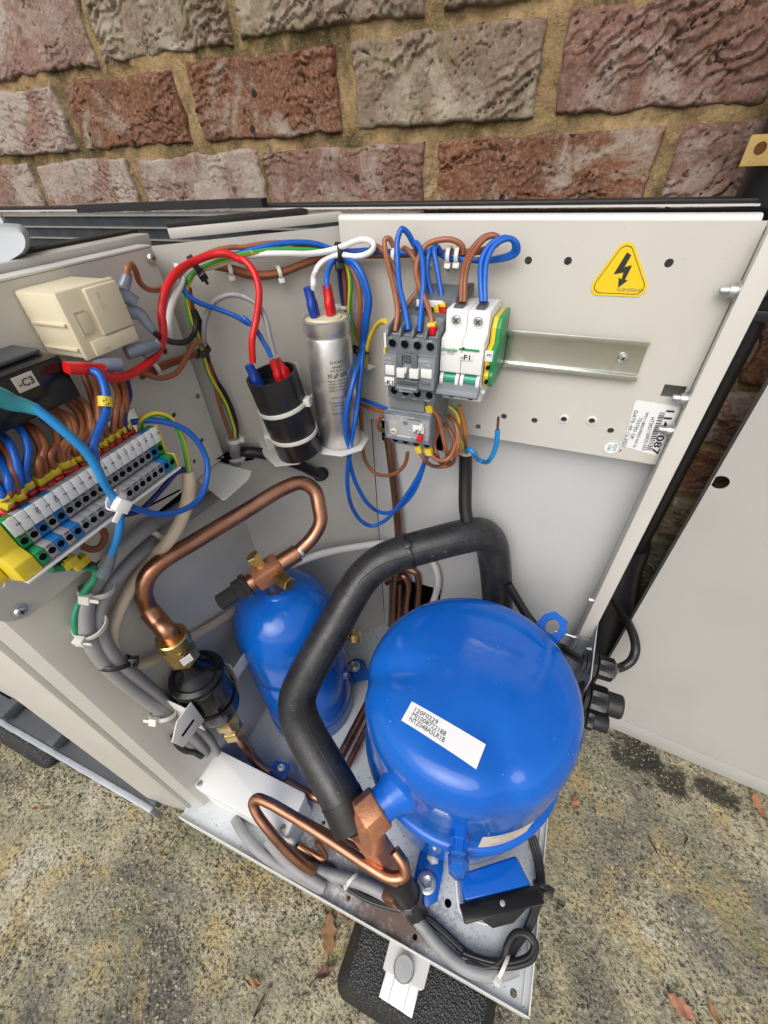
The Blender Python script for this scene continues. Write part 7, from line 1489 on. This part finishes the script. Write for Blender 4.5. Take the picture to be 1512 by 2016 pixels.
# ------------------------------------------------------------------ rubber support feet, rail and hold-down bracket
def mk_granule():
    m, nt, b = nodes('granule'); L, tc, noise, ramp, mix, math_, bump = node_chain(nt)
    v = nt.nodes.new('ShaderNodeTexVoronoi'); v.inputs['Scale'].default_value = 420; L(tc.outputs['Object'], v.inputs['Vector'])
    c = mix(ramp(noise(380, 2, 0.5), BW(0.60, 0.72)), (0.012, 0.012, 0.013), (0.10, 0.10, 0.105))
    L(c, b.inputs['Base Color']); b.inputs['Roughness'].default_value = 0.45
    L(bump(v.outputs['Distance'], 0.7, 0.002), b.inputs['Normal'])
mk_granule()
def rubber_block(label, x0, x1, y0, y1, z1, sl, name='rubber_block'):
    ft = thing(name, label, 'support block', ((x0 + x1) / 2, (y0 + y1) / 2, 0.0))
    b_ = rounded([(x0 - sl, y0 - sl), (x1 + sl, y0 - sl), (x1 + sl, y1 + sl), (x0 - sl, y1 + sl)], 0.018, 5); t_ = rounded([(x0, y0), (x1, y0), (x1, y1), (x0, y1)], 0.014, 5); n = len(b_)
    m = MB(); rings = [[(x, y, 0.0) for x, y in b_], [(x, y, z1 * 0.25) for x, y in b_], [(x, y, z1 - 0.003) for x, y in t_], [(x * 0.985 + (x0 + x1) / 2 * 0.015, y * 0.985 + (y0 + y1) / 2 * 0.015, z1) for x, y in t_]]
    m.add([p for r in rings for p in r], [(i * n + j, i * n + (j + 1) % n, (i + 1) * n + (j + 1) % n, (i + 1) * n + j) for i in range(3) for j in range(n)] + [tuple(3 * n + j for j in range(n))])
    m.build('block', 'granule', ft, bevel=0.002); return ft
rubber_block('black granulated rubber support block under the tray front corner', -0.078, 0.088, -0.022, 0.42, 0.050, 0.014)
rubber_block('black granulated rubber support block at the lower left', -0.95, -0.70, 0.015, 0.40, 0.030, 0.012)
ar = thing('support_rail', 'bright aluminium channel rail projecting from under the tray', 'rail', (-0.01, 0.0, 0.05))
r_ = [PZ(*cc('H', *p), 0.066) for p in ((300, 1140), (265, 1282), (440, 1378), (480, 1235))]
dr = (r_[1] - r_[0] + r_[2] - r_[3]).normalized(); wr_ = Vector((-dr.y, dr.x, 0)); w_ = abs((r_[3] - r_[0]).dot(wr_)); c0_ = (r_[1] + r_[2]) / 2; c0_.z = 0
if wr_.x < 0: wr_ = -wr_
pr = [(-w_ / 2, 0.051), (w_ / 2, 0.051), (w_ / 2, 0.066), (w_ * 0.22, 0.066), (w_ * 0.22, 0.062), (-w_ * 0.22, 0.062), (-w_ * 0.22, 0.066), (-w_ / 2, 0.066)]
MB().prism(pr, c0_, wr_, EZ, -dr * 0.30).build('channel', 'alu', ar, bevel=0.0004)
hb = thing('hold_down_bracket', 'grey hold down bracket bolted to the aluminium rail', 'bracket', (-0.012, 0.02, 0.066))
q = [PZ(*cc('H', *p), 0.0705) for p in ((325, 948), (420, 1005), (530, 1082), (508, 1228), (490, 1240), (400, 1190), (300, 1132), (285, 1118))]
qq = [(p.x, p.y) for p in q]; qq = [(qq[0][0], 0.055), (qq[2][0] + 0.004, 0.055)] + qq[3:]
MB().prism(qq, (0, 0, 0.0672), EX, TY, (0, 0, 0.0034)).build('plate', 'sheet_back', hb, bevel=0.0006)
b_ = PZ(795, 1908, 0.0708); k = MB(); k.lathe([(0.0125, 0), (0.0125, 0.002), (0.0115, 0.0022)], b_, EZ, 28); w__ = k.build('washer', 'rubber', hb)
k = MB(); k.lathe([(0.0115, 0), (0.0120, 0.001), (0.0120, 0.006), (0.0108, 0.0075), (0.0001, 0.0078)], b_ + EZ * 0.0023, EZ, 28); k.build('bolt_head', 'alu', w__)
# ------------------------------------------------------------------ fallen leaves and litter, each its own
def leaf(px, py, L_, W_, rot_, mat, label, kind='oak', curl=0.12, name='fallen_leaf'):
    L_ *= 0.78; W_ *= 0.8; c = PZ(px, py, 0.0035); n = 22; m = MB(); vs = []
    for i in range(n + 1):
        t = i / n; w = W_ * math.sin(math.pi * min(1, t * 1.02 + 0.0)) ** 0.75
        if kind == 'oak': w *= 0.80 + 0.22 * math.cos(t * 21 + px) * (0.3 + 0.7 * math.sin(math.pi * t))
        for s_ in (-1, -0.5, 0, 0.5, 1):
            x = (t - 0.5) * L_; y = s_ * w / 2; z = 0.0010 + curl * L_ * (abs(s_) ** 2 * 0.14 + 0.16 * (2 * t - 1) ** 2) + 0.0012 * math.sin(9 * t + px + 3 * s_)
            vs.append((c.x + x * math.cos(rot_) - y * math.sin(rot_), c.y + x * math.sin(rot_) + y * math.cos(rot_), max(0.003, c.z + z)))
    fs = [(i * 5 + j, (i + 1) * 5 + j, (i + 1) * 5 + j + 1, i * 5 + j + 1) for i in range(n) for j in range(4)]
    m.add(vs, fs); k = len(vs); m.add([(x, y, z - 0.0004) for x, y, z in vs], [f[::-1] for f in fs])
    d = Vector((math.cos(rot_), math.sin(rot_), 0)); e = c - d * L_ / 2 + EZ * 0.002
    o = m.build(name, mat); tag(o, label, 'leaf', 'fallen leaves on the paving')
    MB().tube([e, e - d * L_ * 0.16 + EZ * 0.001, e - d * L_ * 0.3], 0.0007, n=6).build('stalk', 'leaf_dark', o)
    return o
leaf(598, 1718, 0.040, 0.026, 1.9, 'leaf_yellow', 'yellow and brown leaf lying by the tray lip')
leaf(648, 1838, 0.060, 0.028, 2.0, 'leaf_tan', 'long tan oak leaf with a forked top on the paving')
leaf(680, 1785, 0.040, 0.034, 0.4, 'leaf_pink', 'pinkish oak leaf tucked under the tray lip')
leaf(642, 1912, 0.040, 0.013, 0.9, 'leaf_dark', 'dark curled leaf left of the rubber block', 'plain', 0.3)
leaf(500, 1935, 0.026, 0.010, 0.2, 'leaf_tan', 'small brown leaf scrap on the lower left paving', 'plain', 0.3)
leaf(1133, 1582, 0.028, 0.016, 1.4, 'leaf_pink', 'small reddish leaf right of the compressor', 'plain', 0.2)
leaf(1103, 1784, 0.014, 0.010, 0.6, 'leaf_green', 'small green leaf right of the terminal box', 'plain', 0.2)
leaf(1340, 1982, 0.042, 0.026, 2.8, 'leaf_pink', 'broad pink brown leaf at the lower right picture edge')
leaf(1405, 1995, 0.032, 0.010, 2.2, 'leaf_tan', 'narrow brown leaf at the lower right picture edge', 'plain', 0.3)
leaf(1492, 1585, 0.045, 0.022, 1.8, 'leaf_pink', 'orange leaf under the corner of the loose cover')
leaf(1284, 1662, 0.030, 0.004, 2.1, 'leaf_dark', 'thin dark twig of leaf on the right paving', 'plain', 0.2)
leaf(72, 1590, 0.008, 0.005, 0.7, 'ink_red', 'tiny red petal on the left paving', 'plain', 0.2)
leaf(512, 1980, 0.030, 0.006, 1.5, 'leaf_dark', 'thin dark leaf strip at the bottom picture edge', 'plain', 0.3)
leaf(1350, 1655, 0.022, 0.004, 1.2, 'leaf_dark', 'short bent stalk on the right paving', 'plain', 0.3)
